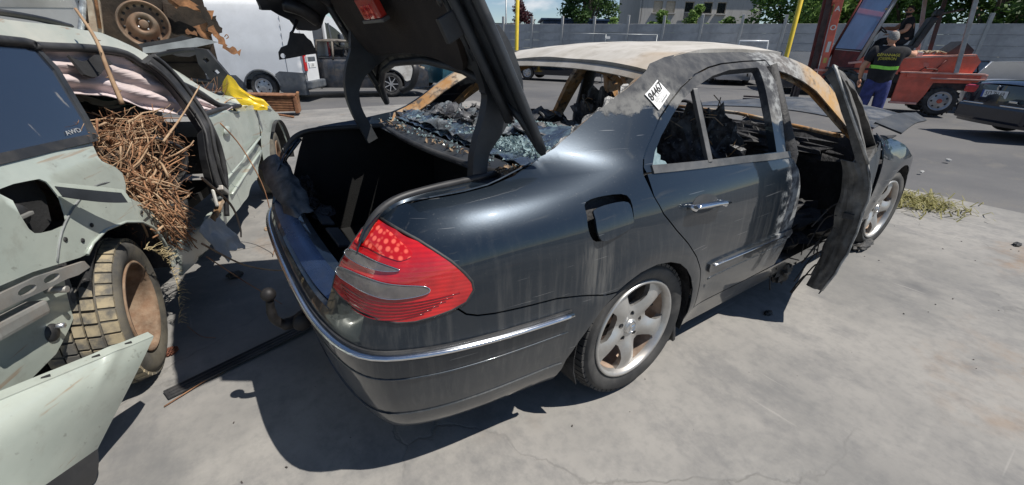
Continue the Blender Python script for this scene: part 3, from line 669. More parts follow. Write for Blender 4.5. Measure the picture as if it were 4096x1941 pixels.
# front door: ajar, burnt to bare metal; built closed then swung on its hinge
HX, HY = 3.36, -.87; TH = R(14.6)
MD = Matrix.Translation((HX, HY, 0)) @ Matrix.Rotation(TH, 4, 'Z') @ Matrix.Translation((-HX, -HY, 0))
fds = [(3.085, .30), (3.20, .235), (3.09, .205), (3.085, .6), (3.075, .8), (3.06, .935), (3.75, .90), (4.19, .89), (4.20, .32)]
fds = [(3.085, .21), (3.085, .6), (3.075, .8), (3.055, .935), (3.40, .92), (3.75, .90), (4.19, .885), (4.20, .32), (3.5, .31), (3.22, .30)]
fd = build_panel(xform_panel(surf_panel(Sf, fds, [], step=.04, th=.006), MD), 'front_door', MATS['dark_primer'], car)
simple('burnt_bare_metal', (.14, .135, .125), .7, .3, var=.7, scale=6, bump=.4, bscale=25, dirt=(.035, .032, .03), dirtamt=.55)
fdi = [(3.095, .27), (3.10, .6), (3.09, .8), (3.07, .93), (3.75, .89), (4.15, .87), (4.15, .34), (3.3, .33)]
build_panel(xform_panel(surf_panel(Sf, fdi, [], step=.05, th=.006, off=-.085), MD), 'inner_door_skin', MATS['burnt_bare_metal'], fd)
# shut face between the two skins
ez = np.linspace(.235, .935, 20); ex = np.interp(ez, [.21, .6, .8, .935], [3.088, 3.088, 3.078, 3.058])
Pa = Sf(ex, ez); Pb = Sf(ex+.012, ez); Pb[:, 1] += np.interp(ez, [.21, .4, .8, .95], [.075, .10, .115, .11])
def shut(u, v):
    i = u*19; k = min(18, int(i)); f = i-k; a = Pa[k]*(1-f)+Pa[k+1]*f; b = Pb[k]*(1-f)+Pb[k+1]*f
    q = a*(1-v)+b*v; w_ = noise.noise(Vector((u*9, v*5, 2))); return (q[0]-.016*math.sin(v*math.pi)+.010*w_, q[1]+.010*noise.noise(Vector((u*7, v*2, 5))), q[2])
sf = MB().grid(lambda u, v: MD @ Vector(shut(u, v)), 44, 14, th=.004, smooth=False).build('shut_face', MATS['burnt_bare_metal'], fd)
lp = MD @ Vector(shut(.62, .5)); MB().box(lp+Vector((-.008, 0, 0)), (.012, .045, .03), bev=.003, rot=(0, 0, TH)).build('door_latch', MATS['char'], sf)
wr_ = random.Random(2)
for k_ in range(7):
    q_ = MD @ Vector(shut(.1+.1*k_, .9)); MB().tube(smoothpath([q_, q_+Vector((.05, .04+.02*wr_.random(), -.05)), q_+Vector((.03*wr_.random(), .09, -.16-.1*wr_.random()))], 4), .004, 5).build('door_wire', MATS['char'], fd)
MB().tube([MD @ Vector(shut(t_/12, .02)) for t_ in range(13)], .006, 6).build('skin_fold', MATS['fold_highlight_grey'], fd)
fo = [(3.055, .935), (2.985, 1.34), (3.00, 1.352), (3.10, 1.335), (3.245, 1.290), (3.362, 1.235), (3.445, 1.175), (3.538, 1.11), (3.66, .98), (3.74, .905)]
fi = [(3.105, .945), (3.045, 1.29), (3.10, 1.29), (3.23, 1.25), (3.35, 1.19), (3.43, 1.13), (3.52, 1.065), (3.66, .935)]
wfr = build_panel(xform_panel(surf_panel(Sf, fo, [fi], step=.03, th=.045, wob=lambda a, b: .008*noise.noise(Vector((a*9, b*9, 4)))), MD), 'window_frame', MATS['burnt_bare_metal'], fd)
MB().tube([MD @ Vector(tuple(Sf([a], [b])[0])) for a, b in fo[:3]+[(3.05, 1.345)]], .007, 6).build('frame_highlight', MATS['fold_highlight_grey'], wfr)  # pale tube draws a bright highlight along the frame edge
# --- boot: gutters, seal, lining
BODYC = [(1.47, 1.058), (1.199, 1.017), (1.053, 1.009), (.891, 1.002), (.722, .990), (.66, .968), (.630, .914), (.616, .864), (.597, .819), (.588, .778), (.586, .735), (.56, .664)]
SEALC = [(.625, .56, .994), (.605, .575, .992), (.45, .605, .992), (.32, .625, .992), (.215, .640, .985), (.155, .650, .965), (.115, .655, .93), (.085, .660, .88), (.075, .655, .83), (.068, .648, .78), (.07, .635, .72), (.085, .58, .675)]
BP = Sf([a for a, b in BODYC], [b for a, b in BODYC])
FR_ = [(.60, .50), (.575, .30), (.562, .10), (.562, -.10), (.575, -.30), (.60, -.50)]
for sg in (1, -1):
    def gut(u, v):
        i = u*11; k = min(10, int(i)); f = i-k; a = BP[k]*(1-f)+BP[k+1]*f; b = np.array(SEALC[k])*(1-f)+np.array(SEALC[k+1])*f
        q = np.array([a[0]*(1-v)+b[0]*v, a[1]*(1-v)-b[1]*v, a[2]*(1-v)+b[2]*v-.016*math.sin(v*math.pi)]); return (q[0], sg*q[1], q[2])
    MB().grid(gut, 40, 6, th=.004).build('boot_gutter', MATS['paint'], car)
SEAL2 = [(x+.02, y-.012, z+.008) for x, y, z in SEALC[1:8]]
rightp = [(x, -y, z) for x, y, z in SEAL2[::-1]]; frontp = [(x+.0, -y, .998) for x, y in FR_]; leftp = SEAL2
loop = smoothpath(rightp+frontp+leftp, 4)
MB().tube(loop, .013, 8).build('boot_seal', MATS['rubber_seal'], car)
def deck(u, v):
    y = -.73+1.46*u; e = abs(y)/.73
    x0 = .562+.05*e**3; x1 = .665+.03*e*e
    return (x0+(x1-x0)*v, y, .992+.028*v-.03*e**6)
MB().grid(deck, 30, 6, th=.006).build('rear_deck', MATS['dark_primer'], car)
for sg in (1, -1):
    MB().grid(lambda u, v: (.06+.90*u, sg*(.645-.02*v), .40+(.66+.325*min(1, max(0, u-.02)/.14)-.40)*v), 24, 6, th=.004).build('boot_lining', MATS['dark_lining'], car)
MB().box((.52, 0, .41), (.98, 1.36, .03), bev=.005).build('boot_floor', MATS['dark_lining'], car)
MB().box((.93, 0, .70), (.02, 1.36, .62)).build('boot_bulkhead', MATS['dark_lining'], car)
MB().box((.10, 0, .52), (.03, 1.25, .26), bev=.01, rot=(0, R(-8), 0)).build('boot_sill_panel', MATS['dark_primer'], car)
for y0 in (-.30, -.02, .26):
    MB().box((.165, y0, .655), (.055, .22, .012), bev=.004, rot=(0, R(12), 0)).build('boot_sill_cover', MATS['dark_primer'], car)
# crumpled rear panel metal and melted lamp remains at the left corner
simple('torn_sheet_metal', (.13, .14, .145), .4, .6, var=.5, scale=7, dirt=(.02, .02, .02), dirtamt=.5)
def torn(u, v):
    p0 = Vector((-.02, .78, .80))*(1-u)+Vector((.02, .22, .66))*u; p1 = Vector((.11, .70, .86))*(1-u)+Vector((.13, .22, .70))*u
    q = p0*(1-v)+p1*v; w = .02*noise.noise(Vector((u*5, v*4, 3)))
    return (q.x+w, q.y+.03*noise.noise(Vector((u*6, v*3, 8))), q.z+.035*math.sin(v*3.1)*(1-.5*u)+w)
MB().grid(torn, 26, 10, th=.003).build('torn_panel', MATS['torn_sheet_metal'], car)
for k, (c, d) in enumerate((((.17, .60, .70), (.04, .06, .07)), ((.14, .44, .665), (.04, .09, .025)), ((.18, .34, .65), (.05, .08, .025)), ((.17, .52, .60), (.05, .10, .07)))):
    lump(MB(), c, d, k+3, 10, .5, 3.5).build('melted_plastic', MATS['char'], car)
sz = Sf(np.array([.66, .67, .66, .65]), np.array([.955, .86, .77, .69]))
MB().tube([(x+.015, -y, z) for x, y, z in sz], [.02, .017, .015, .014], 6, flat=.6).build('lamp_corner_post', MATS['paint'], car)
# tow ball on its swan neck
hb = thing_part = MB().tube(smoothpath([(-.142, -.21, .545), (-.146, -.208, .50), (-.140, -.200, .455), (-.112, -.19, .418), (-.07, -.18, .413), (-.02, -.17, .43), (.06, -.15, .435), (.2, -.12, .42)], 5), [.014]*5+[.017]*10+[.024]*10+[.03]*11, 12).build('tow_bar', simple('black_iron', (.018, .018, .02), .5, .4, var=.4, dirt=(.06, .05, .045), dirtamt=.3), car)
MB().lathe([(.0001, .026)]+[(.026*math.sin(t), .026*math.cos(t)) for t in [i*math.pi/10 for i in range(1, 10)]]+[(.0001, -.026)], 18, X4((-.142, -.212, .572))).build('tow_ball', MATS['black_iron'], hb)
MB().lathe([(.0001, .016), (.03, .016), (.034, .01), (.034, -.01), (.0001, -.012)], 14, X4((-.055, -.205, .415), rx=R(80))).build('tow_socket', MATS['black_iron'], hb)
# --- boot lid: raised, leaning back
LB = Vector((.70, 0, 1.115)); LD = Vector((-.46, 0, .888)).normalized(); LN = Vector((-.888, 0, -.46)).normalized()   # LN points to the inside face (rearwards)
ML = Matrix(((0, LD.x, LN.x, LB.x), (-1, LD.y, LN.y, LB.y), (0, LD.z, LN.z, LB.z), (0, 0, 0, 1)))   # local x = right (-y), local y up the lid, local z inside
def lidw(v): return float(np.interp(v, [-.02, .05, .15, .3, .6, .85], [.70, .70, .705, .71, .69, .66]))
lo_ = [(-.72, -.01), (-.66, .10), (-.52, .185), (-.35, .225), (0, .245), (.35, .225), (.52, .185), (.66, .10), (.72, -.01)]
lidout = lo_+[(.715, .12), (.71, .35), (.69, .62), (.655, .86), (.4, .885), (0, .89), (-.4, .885), (-.655, .86), (-.69, .62), (-.71, .35), (-.715, .12)]
def Lf(off):
    def f(a, b):
        a = np.asarray(a, float); b = np.asarray(b, float); z = -.05*(1-(a/.72)**2)+.03*(b/.85)**2+off
        return np.stack([LB.x+LD.x*b+LN.x*z, -a, LB.z+LD.z*b+LN.z*z], -1)
    return f
lid = build_panel(surf_panel(Lf(0.), lidout, [], step=.05, th=.004, flip=True), 'boot_lid', MATS['paint'], car)
# rim turned inwards and inner frame
loopl = [tuple(Lf(.018)([a], [b])[0]) for a, b in resample(lidout, .05)]
MB().tube(loopl+[loopl[0]], .016, 6, cap=False).build('lid_rim', MATS['dark_primer'], lid)
lin_o = shrink(lidout, .035)
build_panel(surf_panel(Lf(.028), lin_o, [], step=.05, th=.012, flip=False), 'lid_inner_frame', MATS['dark_primer'], lid)
lin2 = rnd_poly2([(-.50, .30), (-.25, .29), (0, .29), (.25, .28), (.42, .25), (.50, .38), (.54, .60), (.50, .80), (0, .83), (-.50, .80), (-.55, .55)], 3)
build_panel(surf_panel(Lf(.048), lin2, [], step=.04, th=.02, wob=lambda a, b: .012*noise.noise(Vector((a*5, b*5, 1)))), 'lid_lining', MATS['brown_lid_lining'], lid)
# long ridges and lock pocket at the right edge of the lid
for a0, b0, a1, b1, r in ((.63, .10, .60, .82, .016), (-.62, .12, -.60, .82, .016), (.56, .30, .55, .80, .010)):
    MB().tube([tuple(Lf(.05)([a0+(a1-a0)*t/8], [b0+(b1-b0)*t/8])[0]) for t in range(9)], r, 6).build('lid_rib', MATS['dark_primer'], lid)
MB().box(ML @ Vector((.60, .42, .055)), (.02, .07, .11), rot=ML.to_3x3().to_4x4(), bev=.004).build('lid_bracket', MATS['black_plastic'], lid)
for a, b in ((.55, .48), (.57, .40), (-.56, .45)):
    MB().lathe([(.0001, .004), (.012, .003), (.014, 0)], 10, ML @ Matrix.Translation((a, b, .056))).build('lid_plug', MATS['black_plastic'], lid)
# red warning lamp in the lid
rl = MB().box(ML @ Vector((0, .50, .066)), (.19, .075, .03), rot=ML.to_3x3().to_4x4(), bev=.006).build('warning_lamp', simple('red_plastic', (.45, .03, .02), .3, var=.3, coat=.5), lid)
MB().box(ML @ Vector((0, .456, .07)), (.235, .012, .03), rot=ML.to_3x3().to_4x4(), bev=.003).build('lamp_frame', MATS['dull_trim'], rl)
for k in (-.03, .03): MB().box(ML @ Vector((k, .49, .082)), (.045, .05, .01), rot=ML.to_3x3().to_4x4(), bev=.003).build('lamp_cell', MATS['redcell'], rl)
# vertical rear face of the lid, folded towards the viewer at the top, with scorched remains
RF = ML @ Matrix.Translation((0, .87, .01)) @ Matrix.Rotation(R(90), 4, 'X')
simple('scorched_lid_end', (.022, .024, .03), .4, .3, var=.5, dirt=(.12, .10, .09), dirtamt=.4)
def rface(u, v):
    a = -.64+1.28*u; b = .27*v*(1-.25*(2*u-1)**4)+.02*noise.noise(Vector((u*11, v*6, 4)))
    q = ML @ Vector((a, .875+.02*v, .0+b)); return q
MB().grid(rface, 34, 8, th=.012).build('lid_end_face', MATS['scorched_lid_end'], lid)
# charred trim hanging from the left corner
TR = [(.129, 1.66), (.117, 1.572), (.128, 1.529), (.165, 1.536), (.197, 1.518), (.241, 1.499), (.272, 1.464), (.325, 1.452), (.374, 1.475), (.405, 1.528), (.457, 1.563), (.50, 1.60), (.45, 1.72), (.36, 1.86), (.28, 1.86), (.17, 1.74)]
TR = [(a+.006*noise.noise(Vector((k*1.7, 0, 2))), b+.008*noise.noise(Vector((k*2.1, 4, 2)))) for k, (a, b) in enumerate(resample(TR, .02))]
def trf(o0):
    def f(a, b):
        a = np.asarray(a, float); b = np.asarray(b, float); w = np.array([noise.noise(Vector((x*9, z*9, 3))) for x, z in zip(a.ravel(), b.ravel())]).reshape(a.shape)
        return np.stack([a, o0+.035*w-.25*(b-1.6), b], -1)
    return f
build_panel(surf_panel(trf(.62), TR, [], step=.02, th=.03), 'hanging_trim', MATS['scorched_lid_end'], lid, smooth_normals=False)
for (x0, z0, x1, z1, r_) in ((.22, 1.56, .35, 1.50, .03), (.30, 1.62, .42, 1.58, .025), (.15, 1.58, .2, 1.70, .018)): MB().tube(smoothpath([(x0, .60, z0), ((x0+x1)/2, .57, (z0+z1)/2+.01), (x1, .59, z1)], 3), r_, 7).build('melted_strip', MATS['scorched_lid_end'], lid)
P_ = [(.219, 1.446), (.277, 1.443), (.29, 1.425), (.305, 1.412), (.324, 1.358), (.275, 1.352), (.233, 1.343), (.188, 1.335), (.154, 1.33), (.156, 1.362), (.171, 1.383), (.199, 1.394), (.213, 1.425)]
hole_ = [(.172+.011*math.cos(t), 1.347+.011*math.sin(t)) for t in [i*math.pi/5 for i in range(10)]]
build_panel(surf_panel(lambda a, b: np.stack([np.asarray(a, float), .58+0*np.asarray(a, float), np.asarray(b, float)], -1), P_, [hole_], step=.03, th=.012), 'hanging_flap', MATS['scorched_lid_end'], lid, smooth_normals=False)
MB().tube([(.222, .585, 1.44), (.236, .59, 1.455), (.262, .60, 1.50)], [.007, .005, .008], 6).build('hanging_strip', MATS['scorched_lid_end'], lid)
# goose-neck hinges
def hinge(sg, pts, ws):
    pl = smoothpath(pts, 6); n = len(pl); m = MB()
    for e in (0,):
        V = []; F = []
        for i, q in enumerate(pl):
            d = (pl[min(n-1, i+1)]-pl[max(0, i-1)]).normalized(); nn = Vector((-d.z, 0, d.x)); w = float(np.interp(i/(n-1), [k/(len(ws)-1) for k in range(len(ws))], ws))
            for dy in (-.019, .019):
                for k in (-1, 1): V.append(q+nn*w*k+Vector((0, dy, 0)))
        for i in range(n-1):
            a, b = i*4, i*4+4
            F += [(a, b, b+1, a+1), (a+2, a+3, b+3, b+2), (a, a+2, b+2, b), (a+1, b+1, b+3, a+3)]
        F += [(0, 1, 3, 2), ((n-1)*4, (n-1)*4+2, (n-1)*4+3, (n-1)*4+1)]
        m.add(V, F, False)
    bm_ = m.build('lid_hinge', MATS['dark_primer'], lid); return bm_
hr = hinge(1, [(.53, -.565, .93), (.535, -.565, 1.02), (.55, -.56, 1.09), (.60, -.56, 1.18), (.635, -.56, 1.27), (.60, -.56, 1.37), (.56, -.56, 1.43)], [.026, .028, .030, .048, .075, .070, .06])
hl = hinge(-1, [(.53, .555, .93), (.50, .555, 1.00), (.462, .555, 1.10), (.455, .555, 1.19), (.485, .555, 1.28), (.54, .555, 1.36), (.56, .555, 1.45)], [.028, .028, .028, .034, .05, .075, .08])
MB().tube([(.61, -.583, 1.265), (.61, -.534, 1.265)], .026, 14).build('hinge_pivot', MATS['char'], hr)
# a coil of rubber hanging at the left lid corner
MB().tube(smoothpath([(.62, .50, 1.36), (.70, .40, 1.34), (.72, .34, 1.30), (.70, .36, 1.22), (.66, .40, 1.19)], 6), [.022]*25, 8, flat=.5).build('loose_seal', MATS['rubber_seal'], lid)
# --- parcel shelf, burnt debris and broken rear glass
def shelf(u, v):
    x = .68+.75*u; y = -.66+1.32*v; return (x, y, 1.015-.05*u+.03*noise.fractal(Vector((x*7, y*7, 3)), 1, 2, 4))
MB().grid(shelf, 40, 60, th=.01).build('parcel_shelf', MATS['char'], car)
rg = random.Random(11); m = MB()
for i in range(260):
    x = .78+.62*rg.random()**1.2; y = rg.uniform(-.42, .66); s_ = rg.uniform(.012, .05)
    if y < -.15 and x < .85: continue
    z = 1.03-.03*(x-.7)+rg.uniform(0, .05)*(.3+math.sin(min(1, (x-.68)/.4)*2.4))+.05*math.exp(-((y-.1)/.3)**2)*rg.random()
    Mr = X4((x, y, z), rg.uniform(-.7, .7), rg.uniform(-.7, .7), rg.uniform(0, 6.3)); k = rg.randint(4, 6)
    ring = [(s_*math.cos(2*math.pi*j/k)*rg.uniform(.5, 1.2), s_*math.sin(2*math.pi*j/k)*rg.uniform(.5, 1.2), s_*rg.uniform(-.3, .3)) for j in range(k)]
    m.add([(0, 0, s_*.25)]+ring+[(a, b, c-.006) for a, b, c in ring], [(0, j+1, (j+1) % k+1) for j in range(k)]+[(j+1, j+1+k, (j+1) % k+1+k, (j+1) % k+1) for j in range(k)], False, Mr)
m.build('burnt_shelf_debris', MATS['flake'], car, kind='stuff')
def crump(u, v):   # laminated sheet slumped over the shelf
    y = -.30+.98*u; w = .34+.10*noise.noise(Vector((u*5, 0, 4)))+.05*noise.noise(Vector((u*19, 0, 4))); x = .685+.03*u+w*v
    f = noise.fractal(Vector((x*9, y*9, 2)), 1, 2, 5); r_ = abs(noise.noise(Vector((x*14+3*y, y*7, 7))))
    return (x, y, 1.040+.03*v+.05*f*min(1, v*3+.15)+.045*r_)
MB().grid(crump, 90, 40, th=.003, smooth=False).build('slumped_glass_sheet', MATS['slump'], car)
m = MB()   # crumbs of tempered glass
for i in range(5200):
    if rg.random() < .90:
        y = rg.uniform(-.66, -.10); x = .69+.42*rg.random()+.10*abs(y); z = 1.045+.05*max(0, x-.75)
        if x > .80+.55*(y+.66)/.56+.25: continue
        z = 1.035+.075*max(0, x-.72)+rg.uniform(0, .02)
    else:
        x = rg.uniform(.60, 1.15); y = rg.uniform(-.7, .68); z = 1.055+rg.uniform(0, .02) if x > .69 else 1.02+rg.uniform(0, .01)
    s_ = rg.uniform(.003, .0075)
    if rg.random() < .03: s_ *= 2.4
    Mr = X4((x, y, z), rg.uniform(0, 6), rg.uniform(0, 6), rg.uniform(0, 6))
    m.add([(-s_, -s_, -s_*.6), (s_, -s_*.7, -s_*.6), (0, s_, -s_*.6), (0, 0, s_*.8)], [(0, 2, 1), (0, 1, 3), (1, 2, 3), (2, 0, 3)], False, Mr)
m.build('glass_crumbs', MATS['shard'], car, kind='stuff')
# sagging sheet of laminated / melted glass with a ragged edge
def mg(u, v):
    y = -.70+.62*u; w = .22+.20*(1-u)+.05*noise.noise(Vector((u*9, 0, 2))); x = .672+.01+w*v
    return (x, y, 1.030+.10*v*v*(1-u)+.02*v+.010*noise.noise(Vector((u*12, v*7, 6))))
MB().grid(mg, 40, 14, th=.004).build('sagging_rear_glass', MATS['meltglass'], car)
def mg2(u, v):
    y = -.10+.80*u; w = .10+.05*noise.noise(Vector((u*14, 0, 5)))+.03*noise.noise(Vector((u*40, 0, 5))); x = .672+.01+.02*u+w*v
    return (x, y, 1.028+.04*v+.012*noise.noise(Vector((u*16, v*7, 9))))
MB().grid(mg2, 60, 8, th=.004).build('sagging_rear_glass', MATS['meltglass'], car)
def burnt_edge(u, v):   # curled remains along the right window pillar
    i = u*5; k = min(4, int(i)); f = i-k; a = P[k+1 if k < 6 else k]*(1-f)+P[min(7, k+2)]*f
    w = .012+.02*noise.noise(Vector((u*15, 0, 8)))
    return (a[0]+.01, a[1]+.05+w*v*1.2, a[2]-.035+w*v*.9+.006*noise.noise(Vector((u*30, v*9, 1))))
P = Sf([a for a, b in rw], [b for a, b in rw])
MB().grid(burnt_edge, 40, 5, th=.004).build('curled_glass_edge', simple('grey_curled_glass', (.07, .072, .076), .4, var=.6, scale=20, bump=.4), car)
# leaves and crumbs caught in the gutter corner
m = MB()
for i in range(260):
    t = rg.random(); x = .585+.10*rg.random()+.02*t; y = (-.70+.12*rg.random()) if rg.random() < .7 else rg.uniform(-.5, .6)
    if y > -.55: x = .60+.05*rg.random()
    s_ = rg.uniform(.006, .018); Mr = X4((x, y, 1.012+rg.uniform(0, .015)), rg.uniform(-1, 1), rg.uniform(-1, 1), rg.uniform(0, 6))
    m.add([(-s_, 0, 0), (0, -s_*.4, .002), (s_, 0, 0), (0, s_*.4, .004)], [(0, 1, 2, 3)], False, Mr)
m.build('gutter_litter', simple('brown_litter', (.20, .14, .09), .9, var=.8, scale=60), car, kind='stuff')
# --- cabin: floor, seats burnt to springs, dash beam
MB().box((2.3, 0, .22), (2.6, 1.45, .04)).build('floor_pan', MATS['char'], car)
MB().grid(lambda u, v: (.98+.12*u+.05*noise.noise(Vector((u*6, v*9, 1))), -.62+1.24*v, .45+.56*u+.04*noise.noise(Vector((u*5, v*7, 4)))), 16, 40, th=.04).build('rear_seat_back', MATS['char'], car)
for k, (c, d) in enumerate((((1.45, -.35, .50), (.30, .26, .13)), ((1.45, .35, .50), (.30, .26, .13)))):
    lump(MB(), c, d, k+20, 16, .35, 3.).build('rear_seat', MATS['char'], car)
for sg in (-1, 1):
    m = MB(); lump(m, (2.10, sg*.38, .84), (.13, .25, .26), 31+sg, 20, .45, 4.); o = m.build('front_seat_back', MATS['flake'], car)
    lump(MB(), (2.50, sg*.38, .50), (.28, .25, .12), 35+sg, 16, .4, 3.).build('front_seat', MATS['char'], car)
    m = MB()
    for j in range(26):
        q0 = Vector((2.08+rg.uniform(-.12, .12), sg*.38+rg.uniform(-.24, .24), .98+rg.uniform(-.15, .12))); q1 = q0+Vector((rg.uniform(-.12, .12), rg.uniform(-.12, .12), rg.uniform(-.14, .10)))
        m.tube([q0, (q0+q1)/2+Vector((0, 0, .02)), q1], .003, 4)
    m.build('seat_springs', MATS['rust'], o, kind='stuff')
for q0, q1, rr_ in (((2.98, -.76, .945), (3.16, .74, .965), .013), ((3.10, -.74, .93), (3.26, .72, .955), .010)): MB().tube([q0, ((q0[0]+q1[0])/2+.10, 0, q0[2]+.03), q1], rr_, 8).build('dash_beam', MATS['rust'], car)
lump(MB(), (3.16, 0, .80), (.16, .66, .11), 44, 18, .4, 4.).build('burnt_dashboard', MATS['char'], car)
MB().lathe([(.175, -.012), (.19, 0), (.175, .012), (.165, 0)], 24, X4((2.92, .36, .88), ry=R(-62)), close=True).build('steering_wheel', MATS['char'], car)
MB().tube([(2.93, .36, .87), (3.3, .36, .80)], .03, 8).build('steering_column', MATS['char'], car)
MB().box((2.6, -.80, .24), (.9, .10, .05), bev=.01).build('burnt_sill_trim', MATS['rust'], car)
MB().box((2.2, .77, .54), (2.4, .03, .70)).build('far_gap_blocker', MATS['char'], car)  # added dark sheet, hides sunlit ground that showed through the far side
MB().box((3.42, 0, .55), (.04, 1.5, .68)).build('firewall', MATS['char'], car)
m = MB()   # cables and shreds hanging out of the open front doorway
for j in range(34):
    q0 = Vector((rg.uniform(2.3, 3.1), rg.uniform(-.84, -.74), rg.uniform(.24, .40))); q2 = q0+Vector((rg.uniform(-.12, .2), rg.uniform(-.10, .02), rg.uniform(-.16, .0)))
    m.tube([q0, (q0+q2)/2+Vector((0, -.02, .02)), q2], .004, 4)
m.build('hanging_wires', MATS['char'], car, kind='stuff')
lump(MB(), (2.55, -.83, .16), (.09, .05, .07), 52, 10, .5, 3.).build('hanging_trim', MATS['char'], car)
lump(MB(), (2.75, -.62, .36), (.5, .25, .14), 53, 18, .5, 4.).build('floor_debris', MATS['char'], car)
# underside and wheel housings
MB().box((2.2, 0, .30), (3.3, 1.30, .10), bev=.02).build('underbody', MATS['char'], car)
MB().box((.45, 0, .33), (.7, 1.10, .12), bev=.03).build('spare_wheel_well', MATS['char'], car)
for xc in (1.12, 3.974):
    for sg in (1, -1):
        def house(u, v, xc=xc, sg=sg):
            a = math.pi*(-.12+1.24*u); return (xc+.355*math.cos(a), sg*(-.88+.30*v), .32+.345*math.sin(a))
        MB().grid(house, 20, 3, th=.004).build('wheel_housing', MATS['char'], car)
        MB().prism([(xc+.35*math.cos(t), .32+.34*math.sin(t)) for t in [math.pi*(-.1+1.2*i/14) for i in range(15)]], .01, Matrix(((1, 0, 0, 0), (0, 0, -1, sg*-.58), (0, 1, 0, 0), (0, 0, 0, 1)))).build('wheel_housing', MATS['char'], car)
# --- wheels
def tyre_mesh(r, w, rim, tread=48, blocks=True, flat=0.):
    dp_ = .014 if blocks else .006
    pr = [(rim, -w*.42), (rim+.02, -w*.47), ((r+rim)/2+.01, -w*.52), (r-.034, -w*.50), (r-dp_-.008, -w*.44), (r-dp_, -w*.3), (r-dp_, w*.3), (r-dp_-.008, w*.44), (r-.034, w*.50), ((r+rim)/2+.01, w*.52), (rim+.02, w*.47), (rim, w*.42)]
    m = MB().lathe(pr, 56)
    if blocks:
        for k in range(tread):
            a = 2*math.pi*k/tread
            for j, (c0, c1) in enumerate(((-.46, -.27), (-.24, -.09), (-.06, .06), (.09, .24), (.27, .46))):
                da = 2*math.pi/tread*.40; sh = .5*da*(1 if j in (0, 4) else 0)+(.4*da if j % 2 else 0)
                r0 = r-.020 if j in (0, 4) else r-.016
                V = []
                for rr in (r0-.004, r+(-.006 if j in (0, 4) else 0)):
                    for ang, hh in ((a-da+sh, c0), (a+da+sh, c0), (a+da+sh+.25*da, c1), (a-da+sh+.25*da, c1)):
                        re = rr-(.008 if (j == 0 and hh == c0) or (j == 4 and hh == c1) else 0)
                        V.append((re*math.cos(ang), re*math.sin(ang), hh*w))
                m.add(V, [(0, 1, 2, 3), (4, 7, 6, 5), (0, 4, 5, 1), (1, 5, 6, 2), (2, 6, 7, 3), (3, 7, 4, 0)], False)
    return m
def alloy_wheel(parent, M, r=.322, tread=56, blocks=True, w=.235):
    ty = tyre_mesh(r, w, .226, tread, blocks); q = MB(); q.add(ty.v, ty.f, True, M); q.sm = list(ty.sm); wh = q.build('wheel', MATS['tyre'], parent)
    # M maps local z to the outer side
    rim = MB().lathe([(.231, .100), (.231, .112), (.222, .113), (.215, .106), (.208, .085), (.205, .05), (.200, -.02), (.205, -.09), (.228, -.10)], 56, M).build('rim', MATS['dull_alloy'], wh)
    MB().lathe([(.207, .080), (.2, .0), (.19, -.05), (.12, -.06), (.06, -.05), (.0001, -.05)], 40, M).build('brake_disc', MATS['brake_dust_alloy'], wh)
    out = []
    for k in range(5):
        a0 = 2*math.pi*k/5+R(90+14)
        def pt(rad, side): c, s_ = math.cos(a0), math.sin(a0); return (rad*c-side*s_, rad*s_+side*c)
        out += [pt(.088, -.050), pt(.115, -.041), pt(.150, -.038), pt(.180, -.045), pt(.203, -.062), pt(.214, -.060), pt(.2215, -.025), pt(.2225, 0), pt(.2215, .025), pt(.214, .060), pt(.203, .062), pt(.180, .045), pt(.150, .038), pt(.115, .041), pt(.088, .050)]
    def hf(a, b):
        rr = np.hypot(a, b); th = np.arctan2(b, a); k = np.cos(5*(th-R(104)))
        return np.stack([a, b, .088-.012*np.exp(-(rr/.09)**2)+.016*np.sin(np.clip((rr-.05)/.17, 0, 1)*3.1)*k.clip(-1, 1)-.0*rr], -1)
    holes = [[(.062*math.cos(t)+.0135*math.cos(u), .062*math.sin(t)+.0135*math.sin(u)) for u in [i*math.pi/5 for i in range(10)]] for t in [2*math.pi*j/5+R(90+14+36) for j in range(5)]]
    sp = xform_panel(surf_panel(hf, out, holes, step=.014, th=.028), M); build_panel(sp, 'spokes', MATS['dull_alloy'], rim)
    for t in [2*math.pi*j/5+R(90+14+36) for j in range(5)]:
        MB().lathe([(.0001, .062), (.009, .062), (.010, .050)], 6, M @ Matrix.Translation((.062*math.cos(t), .062*math.sin(t), 0)), smooth=False).build('wheel_bolt', MATS['dark_primer'], rim)
    cp = MB().lathe([(.0001, .086), (.030, .086), (.034, .084), (.036, .078)], 24, M).build('centre_cap', MATS['dull_alloy'], rim)
    MB().lathe([(.0265, .086), (.0265, .0885), (.030, .0885), (.030, .086)], 24, M).build('star_ring', MATS['chrome'], cp)
    m = MB()
    for k in range(3):
        a = 2*math.pi*k/3+R(90+20); c, s_ = math.cos(a), math.sin(a)
        m.add([(.027*c, .027*s_, .087), (.006*math.cos(a+1.05), .006*math.sin(a+1.05), .087), (.006*math.cos(a-1.05), .006*math.sin(a-1.05), .087), (0, 0, .0905)], [(0, 1, 3), (0, 3, 2)], False, M)
    m.build('star_emblem', MATS['chrome'], cp)
    return wh
def wheelM(x, y, z, sg=1, steer=0., spin=0.):  # local z -> -y (right side) or +y
    return Matrix.Translation((x, y, z)) @ Matrix.Rotation(steer, 4, 'Z') @ Matrix.Rotation(R(90)*sg, 4, 'X') @ Matrix.Rotation(spin, 4, 'Z')
alloy_wheel(car, wheelM(1.12, -.765, .318, 1, 0, R(20)), r=.322)
alloy_wheel(car, wheelM(3.974, -.76, .306, 1, R(-3), R(40)), r=.312, blocks=False)
alloy_wheel(car, wheelM(1.12, .765, .318, -1), r=.322, blocks=False); alloy_wheel(car, wheelM(3.974, .76, .306, -1), r=.312, blocks=False)
